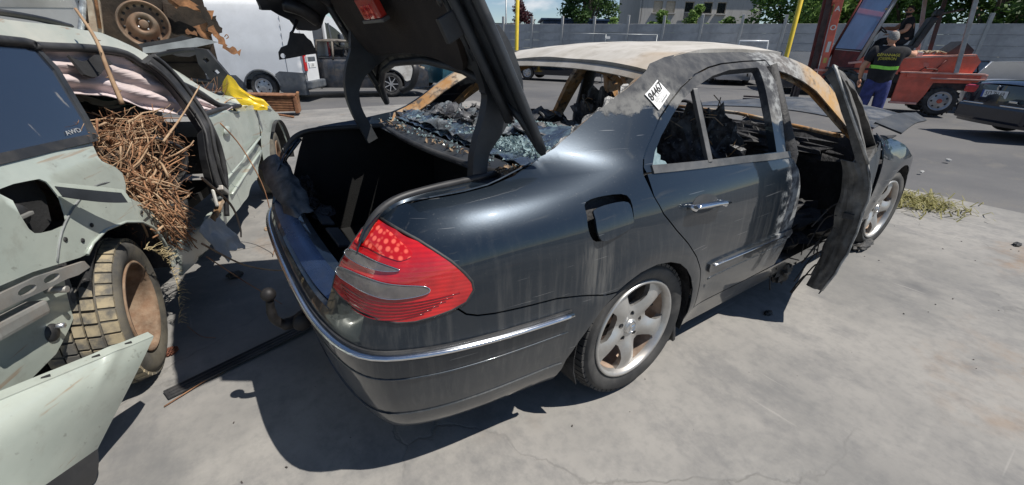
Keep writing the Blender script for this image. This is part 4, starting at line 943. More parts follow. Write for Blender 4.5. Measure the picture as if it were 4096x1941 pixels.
lump(MB(), (3.88, -.86, .035), (.17, .05, .035), 77, 12, .35, 3.).build('melted_tyre', MATS['tyre'], car)
# mud flap behind the rear wheel and in front of the sill
MB().box((1.44, -.80, .17), (.02, .13, .12), bev=.006, rot=(0, R(-14), 0)).build('mud_flap', MATS['black_plastic'], car)
# ================================================================== crushed pale green estate car
def wag_mats():
    t = NT('pale_green_paint'); n1 = t.noise(2.5, 6, .6); n2 = t.noise(13, 6, .65, seed=3); n3 = t.noise(5, 4, .5, stretch=(.5, 1, 7), seed=5); sp = t.noise(90, 3, .6, seed=8)
    c = t.mix(t.ramp(n1, .35, .65), (.385, .43, .385), (.455, .495, .44))
    c = t.mix(t.math('MULTIPLY', t.ramp(n2, .52, .75), .35), c, (.26, .25, .21))
    c = t.mix(t.math('MULTIPLY', t.ramp(n3, .64, .70), .55), c, (.33, .20, .11)); c = t.mix(t.math('MULTIPLY', t.ramp(t.noise(2.2, 6, .7, stretch=(1, 1, 3), seed=21), .60, .70), .45), c, (.20, .195, .17)); c = t.mix(t.math('MULTIPLY', t.ramp(t.noise(30, 3, .6, seed=23), .66, .74), .4), c, (.12, .11, .09))
    t.set(color=c, rough=.32, metal=.12, coat=.6, coatr=.1); t.bump(t.math('ADD', t.math('MULTIPLY', n1, 1.), t.math('MULTIPLY', sp, .01)), .10, .05); MATS['green'] = t.m
    t = NT('scratched_green_roof'); n1 = t.noise(3, 6, .6); n2 = t.noise(9, 5, .6, stretch=(.6, 3.5, 3.5), seed=3); n3 = t.noise(2.2, 5, .6, seed=6)
    c = t.mix(t.ramp(n1, .35, .65), (.46, .49, .43), (.60, .59, .51)); c = t.mix(t.math('MULTIPLY', t.ramp(n2, .56, .66), .8), c, (.36, .20, .11)); c = t.mix(t.math('MULTIPLY', t.ramp(n3, .58, .68), .5), c, (.55, .47, .36))
    t.set(color=c, rough=.45, metal=.2, coat=.3); t.bump(n1, .12, .05); MATS['greenroof'] = t.m
    t = NT('tinted_window_glass'); n1 = t.noise(4, 5, .6, stretch=(4, 4, .8)); n2 = t.noise(2, 4, .5, seed=2)
    c = t.mix(t.math('MULTIPLY', t.ramp(n1, .66, .74), .7), (.012, .018, .032), (.32, .29, .24)); t.set(color=t.mix(t.math('MULTIPLY', n2, .3), c, (.03, .05, .09)), rough=t.mixf(n2, .08, .22), spec=.9, coat=1., coatr=.03); MATS['tint'] = t.m
    t = NT('dirty_airbag_cloth'); n1 = t.noise(4, 6, .6); w = t.noise(3, 4, .5, stretch=(.4, 1, 12), seed=3)
    t.set(color=t.mix(t.ramp(n1, .35, .7), (.62, .52, .52), (.50, .42, .40)), rough=.9); t.bump(w, .6, .03); MATS['airbag'] = t.m
    t = NT('muddy_tread_rubber'); n1 = t.noise(9, 6, .65); t.set(color=t.mix(t.ramp(n1, .38, .6), (.10, .095, .085), (.34, .28, .18)), rough=.9); MATS['mudtread'] = t.m
    t = NT('dry_bramble'); n1 = t.noise(9, 4, .6); t.set(color=t.mix(t.ramp(n1, .3, .7), (.15, .066, .032), (.36, .19, .098)), rough=.85); MATS['twig'] = t.m
    t = NT('dry_bramble_pale'); n1 = t.noise(12, 4, .6); t.set(color=t.mix(t.ramp(n1, .3, .7), (.27, .165, .095), (.46, .32, .20)), rough=.85); MATS['twig2'] = t.m
    simple('dusty_tyre', (.060, .058, .054), .85, var=.5, scale=7, dirt=(.17, .145, .10), dirtamt=.5)
    simple('rusty_steel_wheel', (.17, .095, .055), .8, .2, var=.45, scale=9, dirt=(.36, .28, .20), dirtamt=.5, bump=.2)
    simple('grey_bare_steel', (.36, .36, .34), .5, .5, var=.25, dirt=(.30, .18, .10), dirtamt=.3); simple('zinc_bolt', (.7, .7, .72), .3, .9, var=.1)
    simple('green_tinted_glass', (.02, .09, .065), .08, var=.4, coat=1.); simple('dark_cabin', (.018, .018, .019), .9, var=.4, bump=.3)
    simple('grey_inner_panel', (.20, .21, .21), .6, .1, var=.3, dirt=(.05, .05, .05), dirtamt=.4)
wag_mats()
wag = thing('crushed_estate_car', 'pale green estate car with torn-open flank full of dry brambles', 'car', (-.62, .40, 0), R(70))
def wyo(z): z = np.asarray(z, float); return np.where(z < .95, .02*np.clip(1-np.abs(z-.7)/.5, 0, 1), -(z-.95)*.42)
def Wf(a, b):
    a = np.asarray(a, float); b = np.asarray(b, float); return np.stack([a, -wyo(b), b], -1)
def dent(k=.012, f=3., s=0.): return lambda a, b: k*noise.noise(Vector((a*f, b*f, s)))+k*.4*noise.noise(Vector((a*f*3, b*f*3, s+5)))
FU = rnd_poly2([(-.33, .985), (-.21, .978), (-.158, .955), (-.172, .84), (-.20, .812), (-.30, .826), (-.335, .855), (-.337, .95)], 2)
AR = [(.362, .36), (.362, .421), (.344, .509), (.288, .609), (.214, .663), (.105, .705), (-.024, .722), (-.118, .707), (-.167, .683)]
qo = [(-1.05, 1.075), (-.6, 1.06), (-.02, 1.035), (.20, 1.025), (.155, .972), (.150, .955), (.215, .885), (.165, .80), (.283, .728), (.355, .645), (.43, .527), (.438, .432), (.40, .352)]+AR+[(-.199, .687), (-.401, .735), (-.52, .752), (-1.05, .83)]
q = surf_panel(Wf, qo, [FU], step=.035, th=.005, wob=lambda a, b: (.012*math.sin(6*a+3*b)*(a > -.1)*min(1, (a+.1)*5)+.02*math.exp(-((a-.18)/.06)**2-((b-.86)/.1)**2)))
def chk(m):   # make normals face outwards (-y)
    n = m.normals; k = len(n)//3
    return m
quarter = build_panel(q, 'quarter_panel', MATS['green'], wag)
# rolled lip above the wheel and pressed arch line
MB().tube([tuple(Wf(a, b)+np.array([0, -.004, 0])) for a, b in AR[1:]], .006, 6).build('arch_lip', MATS['green'], quarter)
MB().tube(smoothpath([tuple(Wf(a, b)+np.array([0, -.001, 0])) for a, b in ((-.30, .72), (-.22, .80), (-.10, .86), (.02, .885), (.12, .875))], 4), .004, 5).build('sealer_line', MATS['grey_inner_panel'], quarter)
for a, b in ((.03, .79), (.19, .83), (-.08, .765), (.24, .70), (.30, .64), (.34, .56), (-.155, .735), (-.225, .77)):
    MB().lathe([(.0001, .001), (.008, .001), (.009, -.002)], 10, Matrix.Translation((a, -wyo(b)-.003, b)) @ Matrix.Rotation(R(90), 4, 'X')).build('rivet_hole', MATS['char'], quarter)
# filler recess, cap and bent-open flap
rc_ = MB().prism([(a, b) for a, b in rnd_poly2([(-.36, 1.0), (-.15, .99), (-.15, .81), (-.35, .80)], 2)], .006, Matrix(((1, 0, 0, 0), (0, 0, -1, .055), (0, 1, 0, 0), (0, 0, 0, 1)))).build('filler_recess', MATS['dark_cabin'], quarter)
MB().lathe([(.0001, .03), (.03, .03), (.038, .02), (.04, 0)], 20, Matrix.Translation((-.285, .05, .885)) @ Matrix.Rotation(R(90), 4, 'X')).build('filler_cap', MATS['black_plastic'], rc_)
MB().box((-.285, .012, .885), (.05, .012, .012), bev=.003).build('cap_grip', MATS['grey_bare_steel'], rc_)
fp = [Vector((-.19, -.005, .965)), Vector((-.17, -.01, .83))]
def flapf(u, v):
    q_ = Vector((-.205, -.02, .970))+Vector((.215, -.085, -.100))*u+Vector((.004, -.012, -.052-.012*math.sin(u*3)))*v
    return q_+Vector((0, -.008*math.sin(u*3.1), .004*math.sin(v*3)))
ff = MB().grid(flapf, 10, 6, th=.006).build('filler_flap', MATS['green'], quarter)
MB().grid(lambda u, v: tuple(Vector(flapf(.06+.86*u, .25+.7*v))+Vector((-.006, -.006, -.002))), 8, 5, th=.003).build('flap_inner', MATS['dark_primer'], ff)
MB().box((-.10, -.06, .885), (.05, .015, .03), bev=.004, rot=(0, .3, -.5)).build('flap_hinge', MATS['grey_bare_steel'], ff)
# tinted rear side window with trims
TW = [(-1.05, 1.44), (-.3, 1.40), (.166, 1.379), (.315, 1.363), (.318, 1.286), (.276, 1.184), (.246, 1.105), (.212, 1.052), (-.021, 1.058), (-.6, 1.082), (-1.05, 1.10)]
win = build_panel(surf_panel(Wf, TW, [], step=.06, th=.006), 'tinted_window', MATS['tint'], wag)
fr_ = [(.315, 1.375), (.335, 1.372), (.350, 1.29), (.305, 1.18), (.272, 1.10), (.238, 1.035), (.195, 1.03), (.212, 1.052), (.246, 1.105), (.276, 1.184), (.318, 1.286)]
build_panel(surf_panel(Wf, fr_, [], step=.03, th=.02, off=.006), 'pillar_trim', MATS['dark_primer'], wag)
build_panel(surf_panel(Wf, [(-1.05, 1.072), (-.6, 1.056), (-.02, 1.032), (.215, 1.022), (.235, 1.05), (-.02, 1.062), (-.6, 1.086), (-1.05, 1.105)], [], step=.04, th=.015, off=.006), 'waist_trim', MATS['black_plastic'], wag)
text_obj('window_marking', 'AWD', .024, simple('grey_print', (.35, .36, .37), .6, var=.05), Matrix.Translation((.135, -float(wyo(1.075))-.004, 1.075)) @ Matrix.Rotation(R(90-23), 4, 'X'), win, .0004, sx=1.5)
# crushed roof edge, rail and A post
ROOFT = [(-1.05, 1.50), (.279, 1.467), (.521, 1.454), (.665, 1.443), (.858, 1.431), (1.038, 1.373), (1.195, 1.304), (1.363, 1.216), (1.558, 1.113), (1.831, 1.009), (1.95, .975)]
RLOW = [(1.90, .955), (1.70, .985), (1.561, 1.02), (1.406, 1.115), (1.2, 1.20), (1.026, 1.275), (.914, 1.345), (.675, 1.372), (.34, 1.382), (.183, 1.40), (-1.05, 1.455)]
build_panel(surf_panel(Wf, ROOFT+RLOW, [], step=.04, th=.03, wob=dent(.01, 4, 2)), 'roof_edge', MATS['greenroof'], wag)
rl = [(-1.05, 1.445), (.183, 1.392), (.34, 1.372), (.675, 1.362), (.914, 1.336), (1.026, 1.264), (1.2, 1.191), (1.406, 1.106), (1.561, 1.008), (1.72, .975)]
MB().tube(smoothpath([tuple(Wf(a, b)+np.array([0, -.006, 0])) for a, b in rl], 4), .018, 8).build('roof_rail_seal', MATS['rubber_seal'], wag)
def wroof(u, v):
    i = u*(len(ROOFT)-1); k = min(len(ROOFT)-2, int(i)); f = i-k; a = ROOFT[k][0]*(1-f)+ROOFT[k+1][0]*f; b = ROOFT[k][1]*(1-f)+ROOFT[k+1][1]*f
    y = -float(wyo(b))+.004+1.05*v
    return (a+.06*v, y, b+.03*math.sin(v*3.1)-.12*v*v*(1 if a < 1 else .6)+.014*noise.noise(Vector((a*4, v*5, 1))))
MB().grid(wroof, 50, 24, th=.01).build('roof', MATS['greenroof'], wag)
# dark strip of torn roof rail and peeled trim
MB().tube(smoothpath([(-.9, .34, 1.53), (-.2, .32, 1.515), (.25, .31, 1.50), (.6, .30, 1.48), (.80, .30, 1.455)], 5), [.026]*21, 8, flat=.5).build('roof_rail', MATS['black_plastic'], wag)
def peel(u, v): return (.45+.28*u, .155-.03*v+.02*u, 1.335-.02*u-.075*v-.02*math.sin(u*5)+.03*u*v)
MB().grid(peel, 10, 5, th=.01).build('peeled_headlining', MATS['dark_cabin'], wag)
# curtain airbag hanging from the rail
def bag(u, v):
    x = .30+1.42*u; top = float(np.interp(x, [p_[0] for p_ in rl], [p_[1] for p_ in rl]))-.015
    bot = float(np.interp(x, [.3, .6, 1.0, 1.3, 1.5, 1.72], [1.20, 1.16, 1.03, .95, .94, .97]))
    z = top+(bot-top)*v; y = -float(wyo(top))+.022-.03*v+.016*math.sin(v*17+2.5*noise.noise(Vector((x*3, 0, 1))))*(.3+v)+.02*noise.noise(Vector((x*5, v*4, 2)))
    return (x, y, z)
MB().grid(bag, 60, 34, th=.004).build('curtain_airbag', MATS['airbag'], wag)
# cabin hollow
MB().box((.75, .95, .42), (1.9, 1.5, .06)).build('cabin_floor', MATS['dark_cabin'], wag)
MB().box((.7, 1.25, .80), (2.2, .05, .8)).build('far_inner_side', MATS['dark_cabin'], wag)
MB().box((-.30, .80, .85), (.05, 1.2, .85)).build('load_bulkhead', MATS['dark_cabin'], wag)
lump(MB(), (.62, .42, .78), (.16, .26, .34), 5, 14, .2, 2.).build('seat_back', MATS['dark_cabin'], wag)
lump(MB(), (1.20, .60, .72), (.15, .25, .36), 6, 14, .2, 2.).build('seat_back', MATS['dark_cabin'], wag)
MB().tube(smoothpath([(.66, .10, .60), (.78, .02, .72), (.80, -.01, .86), (.70, .06, .95)], 5), .03, 8, flat=.4).build('seat_belt', MATS['black_plastic'], wag)
# bent centre post
cpst = [(1.00, 1.31), (1.07, 1.255), (1.112, 1.18), (1.122, 1.08), (1.115, .985), (1.075, .89), (1.035, .78), (1.03, .66), (1.07, .53)]
def post(u, v, w=.062):
    i = u*(len(cpst)-1); k = min(len(cpst)-2, int(i)); f = i-k; a = cpst[k][0]*(1-f)+cpst[k+1][0]*f; b = cpst[k][1]*(1-f)+cpst[k+1][1]*f
    ww = w*(.8+.5*u); e = 2*v-1
    return (a+ww*e*.8, -float(wyo(b))-.045-.02*math.cos(e*1.5)+.02*u, b+ww*e*.45*(1-u))
pst = MB().grid(post, 34, 6, th=.05).build('centre_post', MATS['black_plastic'], wag)
MB().tube(smoothpath([tuple(Vector(post(t/10, .06))+Vector((0, -.012, 0))) for t in range(11)], 2), .010, 6).build('post_seal', MATS['rubber_seal'], pst)
MB().tube(smoothpath([tuple(Vector(post(t/10, .9))+Vector((0, -.012, 0))) for t in range(11)], 2), .012, 6).build('post_seal', MATS['rubber_seal'], pst)
MB().box((1.14, -.01, .70), (.07, .03, .42), bev=.01, rot=(0, R(6), 0)).build('post_inner', MATS['grey_inner_panel'], pst)
MB().tube(smoothpath([(1.17, -.04, .96), (1.21, -.05, .80), (1.19, -.05, .62), (1.13, -.04, .48), (1.09, -.03, .36)], 5), .016, 8).build('door_seal', MATS['rubber_seal'], wag)
MB().box((1.02, -.02, .50), (.12, .02, .11), bev=.008, rot=(0, R(25), R(20))).build('torn_bracket', MATS['grey_bare_steel'], wag)
MB().box((1.06, -.06, .545), (.16, .035, .03), bev=.006, rot=(0, R(28), R(10))).build('torn_hinge', MATS['grey_bare_steel'], wag)
MB().box((.97, -.03, .44), (.18, .025, .035), bev=.006, rot=(0, R(-30), R(-10))).build('torn_bracket', MATS['rust'], wag)
# crumpled front door
fdo = [(1.12, .975), (1.4, .965), (1.827, .951), (2.30, .917), (2.26, .75), (2.217, .575), (2.12, .42), (2.024, .365), (1.568, .315), (1.10, .295), (1.085, .33), (1.085, .48), (1.167, .583), (1.25, .663), (1.275, .762), (1.26, .878)]
q = surf_panel(Wf, fdo, [], step=.035, th=.01, wob=lambda a, b: -.03*math.exp(-((a-1.9)/.16)**2)+.03*math.exp(-((a-1.62)/.1)**2-((b-.72)/.25)**2)-.035*math.exp(-((b-.50-.12*(a-1.3))/.035)**2)+.014*noise.noise(Vector((a*6, b*6, 1)))-.02*math.exp(-((a-2.12)/.05)**2))
wd = build_panel(q, 'front_door', MATS['green'], wag)
def sline(a0, b0, a1, b1, off, r, nm, mt, par): MB().tube([tuple(Wf(a0+(a1-a0)*t/10, b0+(b1-b0)*t/10)+np.array([0, -off, 0])) for t in range(11)], r, 6, flat=.6).build(nm, mt, par)
sline(1.18, .545, 2.22, .665, .004, .012, 'side_moulding', MATS['green'], wd); sline(1.30, .44, 2.15, .56, .004, .012, 'side_moulding', MATS['green'], wd)
MB().lathe([(.0001, .014), (.03, .012), (.042, .004), (.045, 0)], 18, Matrix.Translation((1.46, -.035, .845)) @ Matrix.Rotation(R(90), 4, 'X') @ Matrix.Diagonal((1.4, .75, 1, 1))).build('door_handle', MATS['green'], wd)
MB().tube(smoothpath([tuple(Wf(a, b)+np.array([0, -.01, 0])) for a, b in ((1.15, .985), (1.5, .98), (1.8, .965), (1.93, .955))], 4), .016, 6).build('window_seal', MATS['rubber_seal'], wd)
# windscreen corner, cowl, bonnet, front wing
def wsc(u, v): return (1.40+.62*u+.02*v, .06+.72*v+.05*(1-u), 1.13-.16*u+.05*(1-u)-.03*v+.02*noise.noise(Vector((u*4, v*4, 2))))
MB().grid(wsc, 10, 12, th=.006).build('broken_windscreen', MATS['green_tinted_glass'], wag)
def wbon(u, v):
    x = 1.90+.95*u; y = -.0+1.35*v; z = .955-.09*u*u+.04*math.sin(v*2.5)+.05*math.exp(-((u-.45)/.12)**2)*(1-v)-.02*v+.02*noise.noise(Vector((u*5, v*6, 3)))
    return (x, y+.03*math.sin(u*6)*(1-v), z-(.05 if v < .04 else 0))
MB().grid(wbon, 34, 30, th=.008).build('bonnet', MATS['green'], wag)
fa_ = [(2.76+.36*math.cos(t), .335+.37*math.sin(t)) for t in [math.pi*(.08+.84*i/12) for i in range(13)]]
wgo = [(2.31, .93), (2.50, .925), (2.699, .89), (2.85, .80), (2.99, .74), (3.10, .62), (3.12, .46)]+fa_+[(2.40, .30), (2.17, .34), (2.24, .58), (2.29, .75)]
build_panel(surf_panel(Wf, wgo, [], step=.04, th=.006, wob=dent(.015, 5, 7)), 'front_wing', MATS['green'], wag)
def liner(u, v): a = math.pi*(-.05+.75*u); return (2.80+.37*math.cos(a), -.05+.20*v, .33+.38*math.sin(a))
MB().grid(liner, 14, 4, th=.006).build('arch_liner', MATS['black_plastic'], wag)
MB().box((2.5, .8, .55), (.9, 1.5, .3), bev=.03).build('engine_block', MATS['char'], wag)
# crumpled sill under the doors
so = [(.44, .42), (.60, .43), (.80, .415), (1.02, .43), (1.08, .33), (1.03, .285), (.80, .27), (.60, .265), (.43, .275)]
build_panel(surf_panel(Wf, so, [], step=.03, th=.02, wob=dent(.03, 7, 3)), 'crushed_sill', MATS['green'], wag)
def rag(u, v): return (.62+.30*u, -.05-.10*v+.02*noise.noise(Vector((u*5, v*4, 1))), .44-.20*v+.03*math.sin(u*5)+.03*noise.noise(Vector((u*6, v*6, 3))))
MB().grid(rag, 16, 12, th=.004).build('torn_lining_sheet', simple('pale_felt', (.48, .46, .42), .95, var=.2, bump=.5, bscale=40), wag)
# exposed rear structure below the missing bumper
lowo = [(-1.05, .81), (-.55, .74), (-.25, .695), (-.215, .66), (-.235, .56), (-.25, .47), (-.38, .41), (-.60, .40), (-1.05, .43)]
low_ = build_panel(surf_panel(lambda a, b: Wf(a, b)+np.array([0, .055, 0]), lowo, [], step=.04, th=.01, wob=dent(.006, 5, 2)), 'lower_rear_panel', MATS['green'], wag)
slots = [[(a+.035*math.cos(t), b+.013*math.sin(t)-.14*.035*math.cos(t)) for t in [i*math.pi/6 for i in range(12)]] for a, b in ((-.36, .690), (-.46, .703), (-.60, .722), (-.75, .742))]
bro = [(-1.05, .80), (-.52, .735), (-.401, .72), (-.20, .672), (-.185, .640), (-.25, .642), (-.30, .655), (-.42, .672), (-.52, .690), (-1.05, .76)]
brk = build_panel(surf_panel(lambda a, b: Wf(a, b)+np.array([0, -.01, 0]), bro, slots, step=.03, th=.012), 'bumper_bracket', MATS['grey_bare_steel'], wag)
MB().box((-.50, .01, .625), (.20, .06, .05), bev=.012, rot=(0, R(8), 0)).build('bumper_guide', MATS['grey_bare_steel'], brk)
MB().lathe([(.0001, .02), (.016, .02), (.030, .012), (.034, 0)], 16, Matrix.Translation((-.36, .05, .485)) @ Matrix.Rotation(R(90), 4, 'X')).build('rubber_plug', MATS['black_plastic'], low_)
MB().lathe([(.0001, .02), (.009, .02), (.010, 0)], 8, Matrix.Translation((-.345, .03, .50)) @ Matrix.Rotation(R(90), 4, 'X')).build('bolt_head', MATS['zinc_bolt'], low_)
MB().tube([(-.31, .06, .625), (-.31, -.02, .62)], .012, 8).build('mounting_stud', MATS['grey_bare_steel'], low_)
def mflap(u, v): return (-.20+.045*u+.02*v-.03*math.sin(v*3)*(1-u), .045+.14*u, .655-.36*v)
MB().grid(mflap, 6, 10, th=.012).build('mud_flap', simple('dusty_black_flap', (.055, .056, .06), .7, var=.4, dirt=(.17, .165, .155), dirtamt=.5), wag)
# wheel housing and wheels
def wh_(u, v): a = math.pi*(-.05+1.1*u); return (.09+.30*math.cos(a), .0+.26*v, .40+.315*math.sin(a))
MB().grid(wh_, 18, 4, th=.006).build('wheel_housing', MATS['char'], wag)
MB().box((.08, .28, .42), (.75, .01, .65)).build('wheel_housing', MATS['char'], wag)
def steel_wheel(parent, M, r=.32, w=.22, rim=.20, tyre=True, blocks=True, rmat='rusty_steel_wheel', nb=5, tread=44, hubr=.075, deep=False):
    top = None
    if tyre:
        ty = tyre_mesh(r-(.006 if blocks else 0), w, rim, tread, False); q = MB(); q.add(ty.v, ty.f, True, M); top = q.build('wheel', MATS['dusty_tyre'], parent)
        if blocks:
            full = tyre_mesh(r, w, rim, tread, True); n0 = len(ty.v); q = MB(); q.v = [tuple(M @ Vector(v)) for v in full.v[n0:]]; q.f = [tuple(i-n0 for i in f) for f in full.f[len(ty.f):]]; q.sm = [False]*len(q.f); q.build('tread_blocks', MATS['mudtread'], top)
    prof = [(rim+.006, w*.46), (rim+.010, w*.50), (rim, w*.51), (rim-.006, w*.44), (rim-.012, w*.25), (rim-.02, w*.05), (rim-.05, w*.10), (rim-.075, w*.30), (rim-.095, w*.36), (rim-.115, w*.30), (hubr-.005, w*.14), (.034, w*.14), (.032, w*.30), (.028, w*.32), (.0001, w*.32)]
    if deep: prof = [(rim+.006, w*.44), (rim+.012, w*.48), (rim, w*.49), (rim-.006, w*.40), (rim-.012, w*.15), (rim-.018, -w*.10), (rim-.045, -w*.08), (rim-.07, w*.10), (rim-.085, w*.13), (rim-.10, w*.08), (hubr, -w*.04), (.034, -w*.04), (.032, w*.06), (.0001, w*.07)]
    zb = -w*.04 if deep else w*.14
    rm = MB().lathe(prof, 48, M).build('rim' if tyre else 'wheel', MATS[rmat], top or parent)
    MB().lathe([(rim-.02, w*.05), (rim-.012, -w*.2), (rim-.012, -w*.42), (rim+.008, -w*.5)], 40, M).build('rim_barrel', MATS[rmat], rm)
    for k in range(nb):
        a = 2*math.pi*k/nb+.3; MB().lathe([(.0001, .022), (.007, .021), (.009, .014), (.009, 0)], 6, M @ Matrix.Translation((hubr*.70*math.cos(a), hubr*.70*math.sin(a), zb))).build('wheel_bolt', MATS['zinc_bolt'], rm)
    for k in range(16):
        a = 2*math.pi*k/16; MB().lathe([(.0001, .002), (.011, .002), (.012, -.006)], 10, M @ Matrix.Translation(((rim-.034)*math.cos(a), (rim-.034)*math.sin(a), -w*.075 if deep else w*.075))).build('vent_hole', MATS['char'], rm)
    return top or rm
Mr_ = lambda x, y, z, st=0.: Matrix.Translation((x, y, z)) @ Matrix.Rotation(st, 4, 'Z') @ Matrix.Rotation(R(90), 4, 'X')
steel_wheel(wag, Mr_(.03, .115, .322, R(14)), r=.322, w=.245, rim=.195, deep=True, tread=40)
steel_wheel(wag, Mr_(2.76, .10, .318, R(8)), r=.318, w=.20, rim=.195, blocks=False)
m = MB()
for k in range(90):   # dry grass caught round the wheel rim
    a = RNG.uniform(-.9, 1.1); r0 = .29; c = Vector((.035+r0*math.cos(a), -.015, .318+r0*math.sin(a)*.9)); d = Vector((RNG.uniform(.2, 1), RNG.uniform(-1, .2), RNG.uniform(-.8, .8))).normalized()*RNG.uniform(.02, .06); m.tube([c, c+d*.5+Vector((0, 0, .006)), c+d], .0012, 3, cap=False)
m.build('caught_straw', simple('dry_straw', (.45, .36, .20), .9, var=.4, scale=40), wag, kind='stuff')
# ------------------------------------------------------------------ brambles
Mw = X4((-.62, .40, 0), 0, 0, R(70))
rg = random.Random(5)
def cane(m, a, d, L, r, bend=.25, n=5, thorns=False):
    pts = [Vector(a)]; dd = Vector(d).normalized()
    for i in range(n):
        dd = (dd+Vector((rg.uniform(-1, 1), rg.uniform(-1, 1), rg.uniform(-1, 1)))*bend*.5).normalized(); pts.append(pts[-1]+dd*L/n)
    m.tube(pts, [r*(1-.45*i/n) for i in range(n+1)], 5)
    if thorns:
        for i in range(1, n*3):
            t = i/(n*3)*n; k = min(n-1, int(t)); q = pts[k].lerp(pts[k+1], t-k); s_ = Vector((rg.uniform(-1, 1), rg.uniform(-1, 1), rg.uniform(-1, 1))).normalized()*r*1.6; m.tube([q, q+s_], [r*.5, r*.1], 4)
    return pts
m1, m2 = MB(), MB()
def bcane(x, y, z, d, L, r, bend, n):
    pts = [Vector((x, y, z))]; dd = Vector(d).normalized(); lim0 = rg.gauss(0, .06)
    for i in range(n):
        dd = (dd+Vector((rg.uniform(-1, 1), rg.uniform(-1, 1), rg.uniform(-1, 1)))*bend*.5).normalized(); q = pts[-1]+dd*L/n
        if q.x > .86-.80*max(0, .86-q.z)+lim0 or q.x < .14+.62*max(0, .84-q.z) or q.z > 1.12-.16*max(0, q.x-.5)+lim0*.5 or q.z < .30+lim0 or q.y < -.06-.12*max(0, .8-q.z)+lim0*.5: break
        pts.append(q)
    if len(pts) < 2: return
    k = len(pts)-1; (m1 if rg.random() < .62 else m2).tube([Mw @ p_ for p_ in pts], [r*(1-.45*i/k) for i in range(k+1)], 5)
for i in range(330):
    t = rg.random(); x = rg.uniform(.18, .85); z = rg.uniform(.66, 1.10); y = rg.uniform(.0, .34)
    if t < .4: x = rg.uniform(.2, .6); z = rg.uniform(.5, .85); y = rg.uniform(-.05, .10)
    bcane(x, y, z, (rg.gauss(.5, .8), rg.gauss(-.1, .35), rg.gauss(-.4, .6)), rg.uniform(.25, .75), rg.uniform(.0015, .0065), .75, 9)
for i in range(60):   # spill over the sill
    bcane(rg.uniform(.30, .50), rg.uniform(-.06, .0), rg.uniform(.55, .75), (rg.gauss(.35, .3), rg.gauss(-.25, .2), -1), rg.uniform(.2, .45), rg.uniform(.002, .0045), .25, 6)
for i in range(760):
    x = rg.uniform(.18, .9); z = rg.uniform(.45, 1.08); y = rg.uniform(-.04, .24); bcane(x, y, z, (rg.gauss(.5, 1), rg.gauss(-.1, .6), rg.gauss(-.2, 1)), rg.uniform(.06, .26), rg.uniform(.0008, .0024), 1.0, 6)
tag(m1.build('bramble_pile', MATS['twig'], kind='stuff'), 'tangled heap of dry brown bramble twigs filling the torn green car', 'brambles')
tag(m2.build('bramble_pile', MATS['twig2'], kind='stuff'), 'paler bleached bramble twigs mixed through the heap in the green car', 'brambles')
m = MB(); lump(m, (.52, .32, .80), (.36, .20, .24), 9, 16, .3, 3., Mw); tag(m.build('bramble_core', simple('dark_heap_core', (.06, .042, .03), .95, var=.6, scale=25, bump=.8, bscale=40)), 'dark lump darkening the gaps between the brambles in the green car', 'leaf litter')  # added dark core, darkness between the twigs put into its colour
def canes(pts, r, lab, mat='twig', th=True):
    m = MB(); P = smoothpath(pts, 5); n = len(P); m.tube(P, [r*(1-.5*i/n) for i in range(n)], 6)
    if th:
        for i in range(2, n, 2):
            s_ = Vector((rg.uniform(-1, 1), rg.uniform(-1, 1), rg.uniform(-.3, 1))).normalized()*r*1.8; m.tube([P[i], P[i]+s_], [r*.5, r*.1], 4)
    tag(m.build('bramble_cane', MATS[mat]), lab, 'bramble cane')
W_ = lambda x, y, z: tuple(Mw @ Vector((x, y, z)))
canes([W_(.46, .02, 1.14), W_(.50, .05, 1.28), W_(.53, .07, 1.40), W_(.56, .12, 1.52)], .0105, 'thick thorny cane standing upright across the green car roof edge', 'twig2')
canes([W_(.55, -.05, .95), W_(.80, -.07, 1.05), W_(1.02, -.10, 1.17)], .006, 'straight cane poking up to the tip of the bent centre post', 'twig2')
canes([W_(1.24, -.08, .93), W_(1.33, -.14, .75), W_(1.32, -.22, .45), W_(1.22, -.24, .12), W_(1.17, -.22, .012)], .0045, 'long thin stem arching over the crumpled green door to the ground', 'twig')
canes([W_(.72, -.10, .72), W_(.84, -.16, .52), W_(.78, -.20, .40), W_(.70, -.22, .36)], .0075, 'bare cane bending down over the brambles beside the torn sill', 'twig2')
canes([W_(.50, -.10, .42), W_(.62, -.22, .22), W_(.74, -.36, .10), W_(.86, -.42, .055), W_(.98, -.43, .04)], .006, 'crooked cane reaching out low over the concrete from the sill', 'twig2')
canes([W_(.46, -.12, .36), W_(.50, -.24, .18), W_(.49, -.36, .06), W_(.47, -.42, .012)], .0035, 'thin brown stem dropping from the arch to the slab', 'twig')
canes([W_(1.62, .05, .97), W_(1.80, .0, 1.02), W_(1.98, -.02, 1.00)], .005, 'curved dry stem lying on the green door window ledge', 'twig2')
m = MB()
for k in range(14):
    a = Vector(W_(1.70+.03*k, .08+.015*k, .97)); b = a+Vector((rg.uniform(-.05, .09), rg.uniform(-.06, .05), rg.uniform(.05, .09))); c = b+Vector((rg.uniform(-.05, .1), rg.uniform(-.08, .06), rg.uniform(.03, .12))); m.tube(smoothpath([a, b, c], 3), [.0028-.0003*i for i in range(7)], 5)
    m.tube([b, b+Vector((rg.uniform(-.06, .06), rg.uniform(-.06, .06), rg.uniform(.01, .05)))], .0014, 4)
tag(m.build('dead_shrub', MATS['twig']), 'dead twiggy sprig sprouting from the cowl of the green car', 'dead plant')
